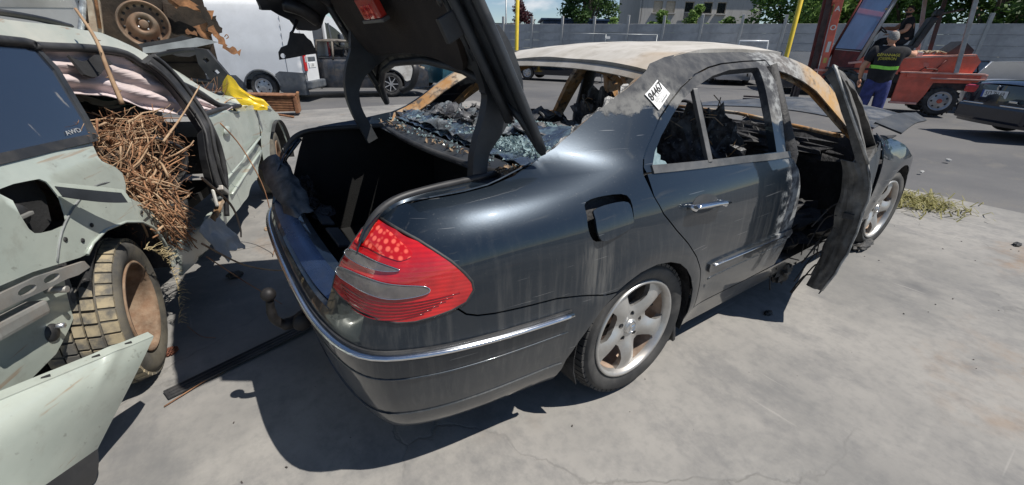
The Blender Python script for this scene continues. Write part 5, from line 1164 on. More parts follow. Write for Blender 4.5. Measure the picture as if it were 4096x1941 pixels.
# ------------------------------------------------------------------ loose bumper skin on the ground
def loose(u, v):
    top = Vector((-.525, .005, .405)).lerp(Vector((-1.12, -.55, .575)), u); bot = Vector((-.752, -.125, .105)).lerp(Vector((-.93, -.62, .33)), u)
    q = top.lerp(bot, v); bul = math.sin(v*math.pi)*.035+.012*math.sin(v*2*math.pi)
    tip = (1-u)**6; n_ = Vector((.45, -.60, .66)).normalized()
    return q+n_*bul*(1-.4*tip)+n_*.012*math.exp(-((u-.16-.10*v)/.03)**2)*(v < .5)*(1-2*v)
lb = thing('loose_bumper_cover', 'detached pale green bumper skin with black lower edge lying on the concrete', 'bumper', (0, 0, 0))
sk = MB().grid(loose, 46, 24, th=.006).build('bumper_skin', MATS['green'], lb)
def loosel(u, v):
    q = Vector(loose(u, 1.)); d = Vector((-.03, -.045, -.098)); return q+d*v+Vector((.008, -.008, .004))*math.sin(v*3)
MB().grid(loosel, 40, 6, th=.008).build('lower_edge', MATS['black_plastic'], lb)
def looset(u, v): q = Vector(loose(u, 0.)); return q+Vector((-.018, .035, .004))*v
lt = MB().grid(looset, 46, 3, th=.004).build('upper_flange', MATS['green'], lb)
for k in (.1, .22, .38, .52):
    q = Vector(looset(k, .5)); MB().box(q+Vector((0, 0, .004)), (.03, .010, .003), rot=(0, 0, .26)).build('flange_slot', MATS['char'], lt)
def crease(u): q = Vector(loose(.10+.06*u, .04+.45*u)); return q+Vector((.002, -.003, .003))
# ================================================================== stacked wreck behind the estate car
stk = thing('stacked_wreck', 'silver wreck stacked behind the green car, rusted front and bare steel wheel', 'car', (-.5, 3.3, .0))
def mk_stack():
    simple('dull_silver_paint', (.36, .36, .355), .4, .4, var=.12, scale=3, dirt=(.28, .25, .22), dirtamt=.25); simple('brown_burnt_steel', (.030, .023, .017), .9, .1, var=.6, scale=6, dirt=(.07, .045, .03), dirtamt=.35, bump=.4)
    simple('orange_rust', (.32, .15, .065), .85, .1, var=.5, scale=12, bump=.4, dirt=(.12, .075, .05), dirtamt=.4); simple('burnt_steel_rim', (.22, .165, .12), .6, .4, var=.4, scale=7, dirt=(.30, .15, .08), dirtamt=.45)
    simple('grey_mineral_plastic', (.25, .265, .27), .6, var=.25)
    L = lambda x, z, y=0.: (x+.5, y, z)     # world x,z at plane y = 3.3 -> local
    P = lambda u, v: None
    MF = Matrix(((1, 0, 0, .5), (0, 0, -1, 0), (0, 1, 0, 0), (0, 0, 0, 1)))   # polygons in world x,z; extrude towards the viewer
    # side skin: silver wing and door
    wing = [(-2.0, 1.05), (-2.0, 1.95), (-1.2, 1.93), (-.79, 1.90), (-.775, 1.75), (-.79, 1.62), (-.83, 1.50), (-.90, 1.30), (-1.0, 1.05)]
    pn = MB().prism(wing, .03, MF).build('front_wing', MATS['dull_silver_paint'], stk)
    MB().grid(lambda u, v: (-1.32+.5+.47*u, -.035-.03*math.sin(v*3.1)*math.sin(u*3), 1.60+.02*u+.3*v), 8, 8, th=.01).build('dented_skin', MATS['dull_silver_paint'], pn)
    MB().tube(smoothpath([L(-.80, 1.90, -.05), L(-.775, 1.70, -.06), L(-.80, 1.60, -.06), L(-.835, 1.50, -.05), L(-.90, 1.36, -.04)], 4), .022, 7).build('wing_edge', simple('peeling_clear_trim', (.55, .58, .60), .3, .3, var=.5, scale=20), pn)
    MB().prism([(-.755, 1.95), (-.67, 1.95), (-.68, 1.66), (-.72, 1.45), (-.78, 1.30), (-.86, 1.30), (-.79, 1.50), (-.75, 1.70)], .05, MF).build('inner_pillar', simple('beige_primer', (.40, .35, .27), .8, var=.3, dirt=(.25, .15, .09), dirtamt=.5), stk)
    MB().tube([L(-.70, 1.95, -.06), L(-.695, 1.70, -.065), L(-.73, 1.48, -.06)], .012, 6).build('pillar_flange', MATS['orange_rust'], stk)
    for x, z in ((-.815, 1.585), (-.80, 1.66), (-.825, 1.53)): MB().lathe([(.0001, .004), (.009, .003), (.010, 0)], 8, MF @ Matrix.Translation((x, z, .055))).build('fixing_hole', MATS['char'], pn)
    # dark wheel bay and chassis
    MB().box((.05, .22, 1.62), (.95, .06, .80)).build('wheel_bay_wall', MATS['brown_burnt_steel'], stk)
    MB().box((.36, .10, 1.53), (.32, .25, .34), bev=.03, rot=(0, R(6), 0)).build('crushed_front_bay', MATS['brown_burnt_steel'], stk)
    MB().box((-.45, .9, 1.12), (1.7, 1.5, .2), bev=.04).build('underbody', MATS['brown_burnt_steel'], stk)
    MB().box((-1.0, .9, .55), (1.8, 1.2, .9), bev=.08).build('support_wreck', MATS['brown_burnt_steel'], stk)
    MB().box((-1.2, .9, 1.6), (1.0, 1.5, .8), bev=.1).build('far_body', MATS['dull_silver_paint'], stk)
    # bare wheel
    Mw_ = Matrix.Translation((.055, -.05, 1.525)) @ Matrix.Rotation(R(6), 4, 'Z') @ Matrix.Rotation(R(90+4), 4, 'X') @ Matrix.Rotation(.2, 4, 'Z')
    steel_wheel(stk, Mw_, w=.15, rim=.165, tyre=False, rmat='burnt_steel_rim', nb=4, hubr=.062)
    # torn rusty sheet at the front end
    r2 = random.Random(4)
    def ragged(x0, z0, x1, z1, w, yy, mt, nm, k=8, amp=.3):
        up, lo = [], []
        for i in range(k+1):
            t = i/k; x = x0+(x1-x0)*t; z = z0+(z1-z0)*t; d = Vector((x1-x0, z1-z0)).normalized(); n_ = Vector((-d.y, d.x))
            a = w*(.5+amp*r2.uniform(-1, 1)); b = w*(.5+amp*r2.uniform(-1, 1)); up.append((x+n_.x*a, z+n_.y*a)); lo.append((x-n_.x*b, z-n_.y*b))
        MB().prism(up+lo[::-1], .012, MF @ Matrix.Translation((0, 0, yy)) @ Matrix.Rotation(r2.uniform(-.12, .12), 4, 'Y')).build(nm, MATS[mt], stk)
    ragged(-.27, 1.76, .06, 1.61, .06, .10, 'orange_rust', 'torn_rusty_strip'); ragged(-.22, 1.74, -.17, 1.66, .05, .12, 'orange_rust', 'torn_rusty_strip', 5)
    ragged(-.02, 1.68, .06, 1.44, .045, .13, 'brown_burnt_steel', 'torn_rusty_strip'); ragged(.02, 1.52, .10, 1.36, .05, .15, 'orange_rust', 'torn_rusty_strip'); ragged(.08, 1.36, .20, 1.31, .04, .16, 'orange_rust', 'torn_rusty_strip', 6, .4)
    ragged(-.06, 1.53, -.02, 1.41, .09, .09, 'orange_rust', 'torn_rusty_strip', 6); ragged(-.17, 1.47, -.09, 1.46, .04, .09, 'orange_rust', 'torn_rusty_strip', 5); ragged(.05, 1.60, .085, 1.47, .05, .07, 'brown_burnt_steel', 'torn_rusty_strip')
    MB().tube(smoothpath([L(.11, 1.44, -.10), L(.13, 1.46, -.10), L(.14, 1.44, -.10), L(.12, 1.425, -.10)], 4), .004, 5).build('wire_loop', MATS['orange_rust'], stk)
    MB().prism([(-.49, 1.345), (-.22, 1.40), (-.10, 1.43), (0, 1.41), (.05, 1.395), (-.12, 1.355), (-.35, 1.315), (-.50, 1.30)], .03, MF @ Matrix.Translation((0, 0, .17))).build('grille_bar', MATS['grey_mineral_plastic'], stk)
    MB().prism([(-.52, 1.37), (-.25, 1.425), (-.20, 1.445), (-.10, 1.41), (-.3, 1.365), (-.5, 1.335)], .03, MF @ Matrix.Translation((0, 0, .13))).build('grille_bar', MATS['black_plastic'], stk)
    hl = [[(-.30+.045*k+.013*math.cos(t), 1.318+.006*k+.013*math.sin(t)) for t in [i*math.pi/5 for i in range(10)]] for k in range(4)]
    dsk = [(-.34, 1.33), (-.24, 1.345), (-.12, 1.355), (-.10, 1.34), (-.125, 1.30), (-.19, 1.275), (-.27, 1.28), (-.32, 1.30)]
    build_panel(surf_panel(lambda a, b: np.stack([np.asarray(a)+.5, np.full(len(a), -.20), np.asarray(b)], -1), dsk, hl, step=.03, th=.01), 'perforated_plate', MATS['black_plastic'], stk)
mk_stack()
# ================================================================== other vehicles
def veh_mats():
    simple('white_van_paint', (.78, .79, .80), .35, var=.05, scale=2, coat=.5, dirt=(.42, .41, .38), dirtamt=.2); simple('grey_cladding', (.075, .085, .10), .6, var=.2, dirt=(.20, .20, .19), dirtamt=.35)
    simple('dark_window', (.012, .016, .022), .07, var=.3, coat=1.); simple('lamp_red', (.55, .02, .025), .2, var=.2, coat=.8); simple('lamp_clear', (.55, .56, .58), .15, .3, var=.2, coat=.8)
    simple('silver_hub', (.45, .45, .46), .4, .6, var=.2); simple('plate_white', (.72, .72, .70), .5, var=.05); simple('plate_ink', (.03, .03, .035), .6, var=.1)
    simple('navy_paint', (.005, .009, .022), .22, .4, var=.2, coat=1.); simple('silver_paint', (.50, .51, .53), .3, .55, var=.08, coat=.8); simple('burnt_dark_paint', (.020, .027, .040), .4, .3, var=.35, coat=.4, dirt=(.12, .10, .085), dirtamt=.35)
    simple('scorched_white', (.52, .51, .48), .6, var=.2, scale=5, dirt=(.16, .12, .08), dirtamt=.45); simple('teal_paint', (.015, .09, .13), .25, .4, var=.2, coat=1.); simple('plate_blue', (.02, .06, .30), .5, var=.05)
veh_mats()
def small_wheel(parent, M, r, w=.2, rmat='silver_hub', spokes=0, hub=None):
    ty = tyre_mesh(r, w, r*.64, 1, False); q = MB(); q.add(ty.v, ty.f, True, M); o = q.build('wheel', MATS['tyre'], parent); R_ = r*.64
    rm = MB().lathe([(R_, w*.42), (R_+.006, w*.50), (R_-.01, w*.50), (R_-.03, w*.30), (R_*.75, w*.20 if spokes else w*.34), (R_*.5, w*.36 if not spokes else w*.18), (R_*.32, w*.40), (.0001, w*.42)], 28, M).build('rim', MATS['char'] if spokes else MATS[rmat], o)
    for k in range(spokes):
        a = 2*math.pi*k/spokes; MB().box((R_*.52*math.cos(a), R_*.52*math.sin(a), w*.42), (R_*.98, R_*.11, .02), M, rot=(0, 0, a)).build('spoke', MATS[rmat], rm)
    if not spokes:
        for k in range(7):
            a = 2*math.pi*k/7; MB().lathe([(.0001, .004), (R_*.11, .003), (R_*.12, -.01)], 8, M @ Matrix.Translation((R_*.66*math.cos(a), R_*.66*math.sin(a), w*.34))).build('vent_hole', MATS['char'], rm)
    if hub: MB().lathe([(.0001, .05), (R_*.22, .05), (R_*.25, .0)], 12, M @ Matrix.Translation((0, 0, w*.38))).build('hub', MATS[hub], rm)
    return o
def plate(parent, M, txt, w=.52, h=.11):
    p_ = MB().box((0, 0, 0), (w, h, .008), M, bev=.003).build('number_plate', MATS['plate_white'], parent)
    MB().box((-w*.46, 0, .001), (w*.075, h*.98, .009), M).build('plate_band', MATS['plate_blue'], p_)
    text_obj('plate_text', txt, h*.88, MATS['plate_ink'], M @ Matrix.Translation((w*.02, 0, .0045)), p_, .0006, .001, sx=.80); return p_
# ------------------------------------------------------------------ white panel van
van = thing('white_panel_van', 'white panel van with grey lower cladding and a dark open rear doorway', 'van', (2.15, 11.0, 0), R(148))
van.scale = (1, -1, 1)
def Vf(a, b):
    a = np.asarray(a, float); b = np.asarray(b, float)
    y = pchip([.15, .35, .6, 1.2, 1.75, 2.1, 2.25, 2.33, 2.40], [.05, .015, 0, 0, .04, .09, .13, .18, .30], b)
    y = y+.05*np.exp(-((a-.0)/.05)**2)
    return np.stack([a, y, b], -1)
ax = 1.12; arc = [(ax+.45*math.cos(t), .33+.42*math.sin(t)) for t in [math.pi*i/16 for i in range(17)]]
vs = [(0, .30), (0, 2.36), (.3, 2.39), (5.0, 2.39), (5.0, .30)]+arc[:1]+arc[1:]
build_panel(surf_panel(Vf, [(0, .30), (0, 2.36), (.3, 2.385), (4.8, 2.385), (4.8, .30), (ax+.46, .30)]+arc+[(ax-.46, .30)], [], step=.12, th=.02), 'side_panel', MATS['white_van_paint'], van)
MB().grid(lambda u, v: (4.8*u, .25+1.45*v, 2.385+.10*math.sin(v*math.pi)), 6, 8, th=.02).build('roof', MATS['white_van_paint'], van)
MB().grid(lambda u, v: (4.8*u, 1.95-.25*math.sin(v*1.5)**6, .3+2.1*v), 4, 6, th=.02).build('far_side_panel', MATS['white_van_paint'], van)
for z, h_ in ((2.10, .05), (2.21, .05), (1.30, .05), (.93, .06)):
    pr = Vf(np.array([.05, 4.7]), np.array([z, z])); MB().box(((.15+4.7)/2, float(pr[0][1])+.003-.05*0, z), (4.4, .02, h_), bev=.008).build('side_rib', MATS['white_van_paint'], van)
for x in (.42, 2.6):
    for z in np.linspace(.75, 2.1, 8): MB().box((x, float(Vf([x], [z])[0][1])-.002, z), (.008, .006, .195)).build('panel_seam', MATS['grey_cladding'], van)
cl = [(0, .16), (0, .70), (.62, .73), (.74, .66), (ax-.43, .42), (ax-.42, .24), (.5, .15)]
build_panel(surf_panel(Vf, cl, [], step=.08, th=.04, off=.03), 'corner_cladding', MATS['grey_cladding'], van)
build_panel(surf_panel(Vf, [(ax+.44, .22), (ax+.44, .42), (ax+.62, .62), (4.8, .62), (4.8, .22)], [], step=.15, th=.03, off=.02), 'side_cladding', MATS['grey_cladding'], van)
MB().tube([tuple(Vf([a], [b])[0]+np.array([0, -.01, 0])) for a, b in arc], .03, 6).build('arch_trim', MATS['grey_cladding'], van)
def vrear(y0, y1, z0, z1, x=-.01): return [(x, y0, z0), (x, y1, z0), (x, y1, z1), (x, y0, z1)]
rd = MB().box((-.015, .50, 1.38), (.03, .80, 1.85), bev=.01).build('rear_door', MATS['white_van_paint'], van)
MB().box((-.02, .52, 1.02), (.035, .52, .12), bev=.02).build('plate_recess', MATS['grey_cladding'], rd)
plate(rd, Matrix.Translation((-.035, .50, .87)) @ Matrix.Diagonal((1, -1, 1, 1)) @ Matrix.Rotation(R(-90), 4, 'Z') @ Matrix.Rotation(R(90), 4, 'X'), 'L UIU', .50, .12)
MB().box((.35, 1.38, 1.30), (.02, .95, 1.95)).build('load_space_shade', MATS['dark_cabin'], van)  # dark sheet stands in for the shaded load space
MB().box((-.01, 1.86, 1.35), (.08, .12, 2.0), bev=.02).build('rear_post', MATS['white_van_paint'], van)
MB().box((-.03, .06, 1.0), (.05, .13, .52), bev=.015).build('tail_lamp', MATS['lamp_red'], van); MB().box((-.04, .07, 1.02), (.05, .11, .14), bev=.01).build('reversing_lamp', MATS['lamp_clear'], van)
MB().box((-.05, 1.90, 1.12), (.06, .13, .66), bev=.015).build('tail_lamp', MATS['lamp_red'], van)
MB().box((-.06, .95, .40), (.16, 1.9, .20), bev=.04).build('rear_bumper', MATS['grey_cladding'], van)
MB().box((-.08, 1.75, .42), (.2, .35, .25), bev=.04, rot=(.2, .1, .3)).build('torn_bumper_end', simple('grey_broken_plastic', (.30, .31, .31), .7, var=.4, scale=9, dirt=(.16, .10, .06), dirtamt=.4), van)
small_wheel(van, Matrix.Translation((ax, .12, .335)) @ Matrix.Rotation(R(90), 4, 'X'), .335, .22); small_wheel(van, Matrix.Translation((ax, 1.85, .335)) @ Matrix.Rotation(R(-90), 4, 'X'), .335, .22)
small_wheel(van, Matrix.Translation((4.4, .12, .335)) @ Matrix.Rotation(R(90), 4, 'X'), .335, .22)
MB().box((2.3, 1.0, .32), (4.4, 1.5, .16), bev=.03).build('chassis', MATS['char'], van)
# ------------------------------------------------------------------ second white van: cab seen behind
v2 = thing('white_van_cab', 'white van parked behind the burnt off-roader, cab window and mirror showing', 'van', (.6, 15.3, 0), R(-6))
pr = [(0, .4), (0, 2.35), (2.3, 2.42), (3.0, 2.36), (3.55, 2.12), (4.25, 1.38), (4.95, 1.08), (5.1, .75), (5.1, .4)]
def extr(poly, y0, y1, nm, mt, par): MB().prism(poly, y1-y0, Matrix(((1, 0, 0, 0), (0, 0, -1, y1), (0, 1, 0, 0), (0, 0, 0, 1)))).build(nm, mt, par)
extr(pr, 0, 1.95, 'body', MATS['white_van_paint'], v2)
extr(rnd_poly2([(2.72, 1.32), (2.74, 2.02), (3.18, 2.04), (3.62, 1.74), (3.88, 1.30)], 3), -.012, .02, 'side_window', MATS['dark_window'], v2)
MB().box((3.30, -.02, 1.66), (.05, .03, .74), rot=(0, R(-4), 0)).build('window_post', MATS['grey_cladding'], v2)
MB().box((3.62, -.20, 1.52), (.12, .20, .36), bev=.04).build('wing_mirror', MATS['grey_cladding'], v2)
MB().grid(lambda u, v: (3.56+.66*u+.012, .15+1.65*v, 2.125-.735*u+.012), 2, 4, th=.01).build('windscreen', MATS['dark_window'], v2)
MB().box((2.66, -.008, 1.3), (.01, .012, 1.6)).build('door_seam', MATS['grey_cladding'], v2)
small_wheel(v2, Matrix.Translation((4.2, .1, .34)) @ Matrix.Rotation(R(90), 4, 'X'), .34); small_wheel(v2, Matrix.Translation((1., .1, .34)) @ Matrix.Rotation(R(90), 4, 'X'), .34)
# ------------------------------------------------------------------ generic passenger car
def car_shell(root, L, W, H, belt, top, cab, wheels, wr, paint, glass='dark_window', lamps=True, roofpaint=None, wheel_sp=0, plan=.16, pillars=None):
    """root at rear centre, x forward. top: (x, z) of bonnet/boot line at the sides; cab: x of rear glass base, roof rear, roof front, windscreen base"""
    hw = W/2
    def ins_(x):
        x = np.asarray(x, float); return plan*(np.clip(1-x/.38, 0, 1)**2.4+np.clip(1-(L-x)/.5, 0, 1)**2.2)
    def f(sg):
        def g_(a, b):
            a = np.asarray(a, float); b = np.asarray(b, float); t = pchip([.1, .25, .5, .7, belt-.06, belt, belt+.1], [.07, .03, .0, .0, .03, .075, .2], b); return np.stack([a, sg*(hw-t-ins_(a)), b], -1)
        return g_
    tx = [q[0] for q in top]; tz = [q[1] for q in top]
    out = [(0, .26)]+list(top)+[(L, .26)]
    lowp = []
    for xw in sorted(wheels, reverse=True): lowp += [(xw+wr*1.16, .24)]+[(xw+wr*1.16*math.cos(t), wr*.95+wr*1.16*math.sin(t)) for t in [math.pi*i/10 for i in range(11)]]+[(xw-wr*1.16, .24)]
    for sg in (1, -1):
        m = surf_panel(f(sg), out+lowp, [], step=.10, th=.012, flip=(sg > 0)); build_panel(m, 'side_panel', paint, root)
    def topf(u, v):
        x = L*u; z = float(pchip(tx, tz, x)); y = float(f(1)([x], [min(z, belt)])[0][1]); e = 2*v-1; return (x, y*e, z+.045*(1-e*e))
    MB().grid(topf, 40, 8, th=.01).build('bonnet_and_boot', paint, root)
    for xe, s_ in ((0., -1), (L, 1)):
        zt = tz[0] if xe == 0 else tz[-1]; y = float(f(1)([xe], [.6])[0][1])
        MB().grid(lambda u, v: (xe+s_*(.09*(1-(2*u-1)**2)+.03*math.sin(v*3.1)), (2*u-1)*y, .22+(zt+.02-.22)*v), 10, 8, th=.02).build('end_panel', paint, root)
    c0, c1, c2, c3 = cab; rw = hw-.24; zb = belt-.005
    bl = hw-.075; zr = H-.05
    side = lambda x, sg, z: (x, sg*(bl-(z-zb)/(zr-zb)*(bl-rw)), z)
    for sg in (1, -1):
        V = [side(c0, sg, float(pchip(tx, tz, c0))-.01), side(c1, sg, zr), side(c2, sg, zr), side(c3, sg, float(pchip(tx, tz, c3))-.01)]
        if glass != 'none': MB().add([(a, b*.985, c) for a, b, c in V], [(0, 1, 2, 3)]).build('side_glass', MATS[glass], root)
        m = MB().tube([V[0], V[1], V[2], V[3]], .035, 6); m.build('roof_frame', roofpaint or paint, root)
        for xp in (pillars or [(c1+c2)/2-.1]):
            MB().tube([side(xp-.03, sg, zb), side(xp, sg, zr)], .03, 6).build('door_post', roofpaint or paint, root)
    MB().grid(lambda u, v: (c1+(c2-c1)*u, (2*v-1)*rw, zr+.03+.03*math.sin(u*math.pi)-.03*(2*v-1)**2), 8, 6, th=.02).build('roof', roofpaint or paint, root)
    for (xa, xb, nm) in () if glass == 'none' else ((c0, c1, 'rear_window'), (c3, c2, 'windscreen')):
        za = float(pchip(tx, tz, xa)); MB().grid(lambda u, v: (xa+(xb-xa)*u, (2*v-1)*(bl-.02)*(1-u)+(2*v-1)*rw*u, za+.03*(1-u)+(zr-za+.02)*u), 4, 4, th=.006).build(nm, MATS[glass], root)
    MB().box((L/2, 0, .32), (L*.9, W*.8, .14), bev=.03).build('underbody', MATS['char'], root)
    for xw in wheels:
        for sg in (1, -1): small_wheel(root, Matrix.Translation((xw, sg*(hw-.12), wr)) @ Matrix.Rotation(R(-90*sg), 4, 'X'), wr, .2, spokes=wheel_sp)
    return f
SED = dict(L=4.4, W=1.76, H=1.44, belt=.90, top=[(0, .90), (.05, .96), (.7, 1.0), (1.2, .97), (3.0, .93), (3.5, .90), (4.2, .74), (4.4, .62)], cab=(.62, 1.35, 2.45, 3.25), wheels=(.85, 3.5), wr=.31)
# dark blue saloon backed towards the burnt car
blue = thing('navy_saloon_car', 'glossy navy blue saloon parked beside the red forklift, rear plate showing', 'car', (12.8-.67*.88, .55-.74*.88, 0), math.atan2(-.67, .74))
car_shell(blue, paint=MATS['navy_paint'], **{**SED, 'plan': .10, 'cab': (1.25, 1.9, 2.7, 3.4), 'L': 4.6, 'top': [(0, .90), (.05, .95), (.7, .98), (1.3, .96), (3.1, .93), (3.6, .90), (4.3, .74), (4.6, .62)], 'wheels': (.95, 3.6)})
Mp = Matrix.Translation((-.125, .05, .76)) @ Matrix.Rotation(R(-90), 4, 'Z') @ Matrix.Rotation(R(90), 4, 'X')
plate(blue, Mp, '512 ZH 69', .54, .13)
for sg in (1, -1):
    MB().box((-.05, sg*.62, .82), (.12, .30, .15), bev=.04, rot=(0, 0, sg*R(14))).build('tail_lamp', MATS['lamp_red'], blue)
MB().box((-.125, 0, .575), (.02, 1.30, .025), bev=.006).build('bumper_strip', MATS['chrome'], blue)
MB().box((-.10, 0, .42), (.10, 1.5, .30), bev=.05).build('rear_bumper', MATS['navy_paint'], blue)
MB().prism([(-.03, 0), (-.012, .03), (0, .055), (.02, .04), (.012, .01), (.025, -.02), (.005, -.03), (-.015, -.02)], .012, Matrix.Translation((-.135, .0, .865)) @ Matrix.Rotation(R(-90), 4, 'Z') @ Matrix.Rotation(R(90), 4, 'X')).build('boot_badge', MATS['chrome'], blue)
MB().box((-.132, -.40, .66), (.01, .16, .035), bev=.004).build('boot_badge', MATS['chrome'], blue)
# silver hatchback behind it and dark car farther
HAT = dict(L=4.0, W=1.72, H=1.47, belt=.92, top=[(0, .92), (.05, .98), (.4, .98), (2.6, .95), (3.0, .93), (3.75, .76), (4.0, .62)], cab=(.12, .55, 2.0, 2.95), wheels=(.65, 3.15), wr=.30)
def put(name, lab, loc, rz, paint, spec, **k):
    o = thing(name, lab, 'car', loc, rz, **({'group': k.pop('group')} if 'group' in k else {})); car_shell(o, paint=MATS[paint], **{**spec, **k}); return o
s1 = put('silver_hatchback', 'silver hatchback standing nose-on behind the navy saloon', (20.4, .9, 0), R(184), 'silver_paint', HAT); s1.scale = (.88, .88, .88)
for sg in (1, -1): MB().box((3.82, sg*.62, .70), (.25, .32, .14), bev=.05, rot=(0, 0, -sg*R(25))).build('headlamp', MATS['lamp_clear'], s1)
MB().box((4.03, 0, .60), (.06, .9, .12), bev=.02).build('grille', MATS['char'], s1)
s2 = put('blue_saloon', 'blue car roof showing behind the silver hatchback', (26.5, 2.4, 0), R(150), 'navy_paint', SED); s2.scale = (.9, .9, .9)
s3 = put('silver_saloon', 'silver car facing the yard by the concrete wall, seen through the burnt car window', (23.3, 12.6, 0), R(222), 'silver_paint', SED)
for sg in (1, -1): MB().box((4.22, sg*.60, .66), (.2, .34, .15), bev=.05, rot=(0, 0, -sg*R(25))).build('headlamp', MATS['lamp_clear'], s3)
MB().box((4.44, 0, .45), (.06, 1.2, .14), bev=.02).build('grille', MATS['char'], s3)
s4 = put('white_hatchback', 'white car with its tailgate raised, standing by the concrete wall', (21.0, 9.6, 0), R(40), 'white_van_paint', HAT)
tg = MB().tube([(.12, -.62, 1.00), (.02, -.60, 1.45), (-.02, -.58, 1.85), (.0, .58, 1.85), (.02, .60, 1.45), (.12, .62, 1.00)], .045, 6).build('raised_tailgate', MATS['white_van_paint'], s4)
s5 = put('charcoal_hatchback', 'dark grey car between the white car and the forklift mast', (21.6, 8.2, 0), R(215), 'burnt_dark_paint', HAT)
s6 = put('red_blue_saloon', 'dark blue car by the yellow pole behind the burnt saloon roof', (13.2, 17.0, 0), R(300), 'navy_paint', SED)
s7 = put('teal_hatchback', 'teal car beyond the burnt off-roader', (6.6, 13.2, 0), R(20), 'teal_paint', HAT)
# ------------------------------------------------------------------ burnt off-roader
suv = thing('burnt_offroader', 'burnt dark off-roader with scorched white wing and gutted engine bay', 'car', (2.92, 12.64, 0), R(-15))
SV = dict(L=3.0, W=1.80, H=1.52, belt=1.0, top=[(0, 1.02), (.1, 1.03), (1.4, 1.02), (1.7, 1.0), (2.45, .90), (3.0, .70)], cab=(-.05, .02, .85, 1.65), wheels=(1.9,), wr=.34, wheel_sp=7, plan=.12)
car_shell(suv, paint=MATS['burnt_dark_paint'], glass='none', pillars=[.42], roofpaint=simple('scorched_frame', (.10, .085, .07), .7, .2, var=.6, dirt=(.30, .28, .25), dirtamt=.4), **SV)
MB().box((.5, .80, .85), (1.6, .05, .9)).build('far_door', MATS['char'], suv); lump(MB(), (.7, -.3, .95), (.12, .25, .3), 3, 10, .3, 3.).build('burnt_seat', MATS['char'], suv)
wg2 = [(1.45, .45), (1.45, .98), (1.75, 1.0), (2.45, .90), (2.7, .80), (2.72, .55), (2.36, .42)]+[(1.90+.42*math.cos(t), .34+.42*math.sin(t)) for t in [math.pi*(.08+.84*i/10) for i in range(11)]]
MB().prism(wg2, .03, Matrix(((1, 0, 0, 0), (0, 0, -1, -.885), (0, 1, 0, 0), (0, 0, 0, 1)))).build('scorched_wing', MATS['scorched_white'], suv)
r3 = random.Random(3); m = MB()
for k in range(150):
    c = (r3.uniform(1.85, 2.95), r3.uniform(-.80, .75), r3.uniform(.65, 1.12)); m.box(c, (r3.uniform(.03, .16), r3.uniform(.03, .16), r3.uniform(.02, .10)), rot=(r3.uniform(0, 3), r3.uniform(0, 3), r3.uniform(0, 3)))
m.build('burnt_engine_parts', simple('burnt_engine', (.10, .085, .07), .6, .4, var=.8, scale=14, dirt=(.38, .30, .22), dirtamt=.6), suv, kind='stuff')
m = MB().grid(lambda u, v: (1.70+.8*u, -.72+1.3*v, 1.04+.06*math.sin(u*5)+.05*noise.noise(Vector((u*5, v*5, 1)))), 10, 10, th=.008); m.build('warped_bonnet', MATS['rust'], suv)
MB().box((1.05, -.905, .55), (.5, .02, .03)).build('side_strip', MATS['char'], suv)
# ------------------------------------------------------------------ scrap by the van
ra = thing('rusty_radiator_stack', 'rusty finned radiator and bent frame lying by the white van wheel', 'scrap metal', (1.02, 8.75, 0), R(-16))
simple('rusty_brown', (.21, .095, .05), .85, .2, var=.5, scale=10, dirt=(.36, .20, .10), dirtamt=.4, bump=.3)
for k in range(9): MB().box((0, 0, .10+.033*k), (.86, .38, .018), bev=.003).build('fin_plate', MATS['rusty_brown'], ra)
for sx in (-1, 1): MB().box((sx*.46, 0, .22), (.08, .42, .34), bev=.02).build('end_tank', MATS['rusty_brown'], ra)
MB().box((0, -.02, .42), (.95, .40, .03), bev=.006, rot=(0, R(2), 0)).build('top_frame', MATS['rusty_brown'], ra)
MB().tube([(-.35, -.25, .16), (.10, -.42, .07), (.42, -.50, .02)], .022, 6).build('bent_bar', MATS['rusty_brown'], ra)
MB().box((.50, -.1, .36), (.05, .16, .22), bev=.01, rot=(.1, .2, 0)).build('bracket', MATS['orange_rust'], ra)
# front-end carrier and yellow sheet on the bonnet of the green car
ca_ = thing('front_end_carrier', 'black plastic front-end carrier frame resting on the green car bonnet', 'car part', tuple(Mw @ Vector((2.49, .38, .93))), R(-37))
cf = [(-.55, .28), (-.20, .40), (.05, .42), (.12, .38), (.34, .02), (.22, .0), (.10, .14), (.02, .30), (-.2, .34), (-.52, .24)]
MFc = Matrix(((1, 0, 0, 0), (0, 0, -1, 0), (0, 1, 0, 0), (0, 0, 0, 1)))
hs = [[(a+.03*math.cos(t+.6), b+.025*math.sin(t+.6)) for t in [i*math.pi/2+.78 for i in range(4)]] for a, b in ((.075, .33), (.135, .24), (.20, .14), (.255, .06))]
build_panel(surf_panel(lambda a, b: np.stack([np.asarray(a), -.03+.1*np.asarray(a)**2, np.asarray(b)], -1), [(.0, .42), (.10, .41), (.36, .02), (.20, -.01), (.08, .16), (.0, .30)], hs, step=.03, th=.03), 'carrier_end', MATS['black_plastic'], ca_)
MB().tube(smoothpath([(-.62, 0, .28), (-.35, 0, .36), (-.1, 0, .40), (.06, 0, .40)], 4), .018, 6).build('cross_bar', MATS['black_plastic'], ca_)
MB().tube(smoothpath([(-.30, 0, .16), (-.1, 0, .17), (.10, 0, .16)], 4), .014, 6).build('cross_bar', MATS['black_plastic'], ca_)
MB().tube([(.02, .0, .30), (.12, .02, .12), (.20, .03, -.02)], .022, 6).build('stay', MATS['black_plastic'], ca_)
def ysheet(u, v): 
    x = .02+.34*u; return (x+.03*noise.noise(Vector((u*4, v*4, 1))), -.10-.05*math.sin(u*4)+.14*v*.3, -.02+(.27-.33*abs(u-.28)**1.0)*v+.03*noise.noise(Vector((u*5, v*5, 2))))
simple('yellow_plastic_sheet', (.72, .50, .02), .35, var=.15, scale=8, coat=.3)
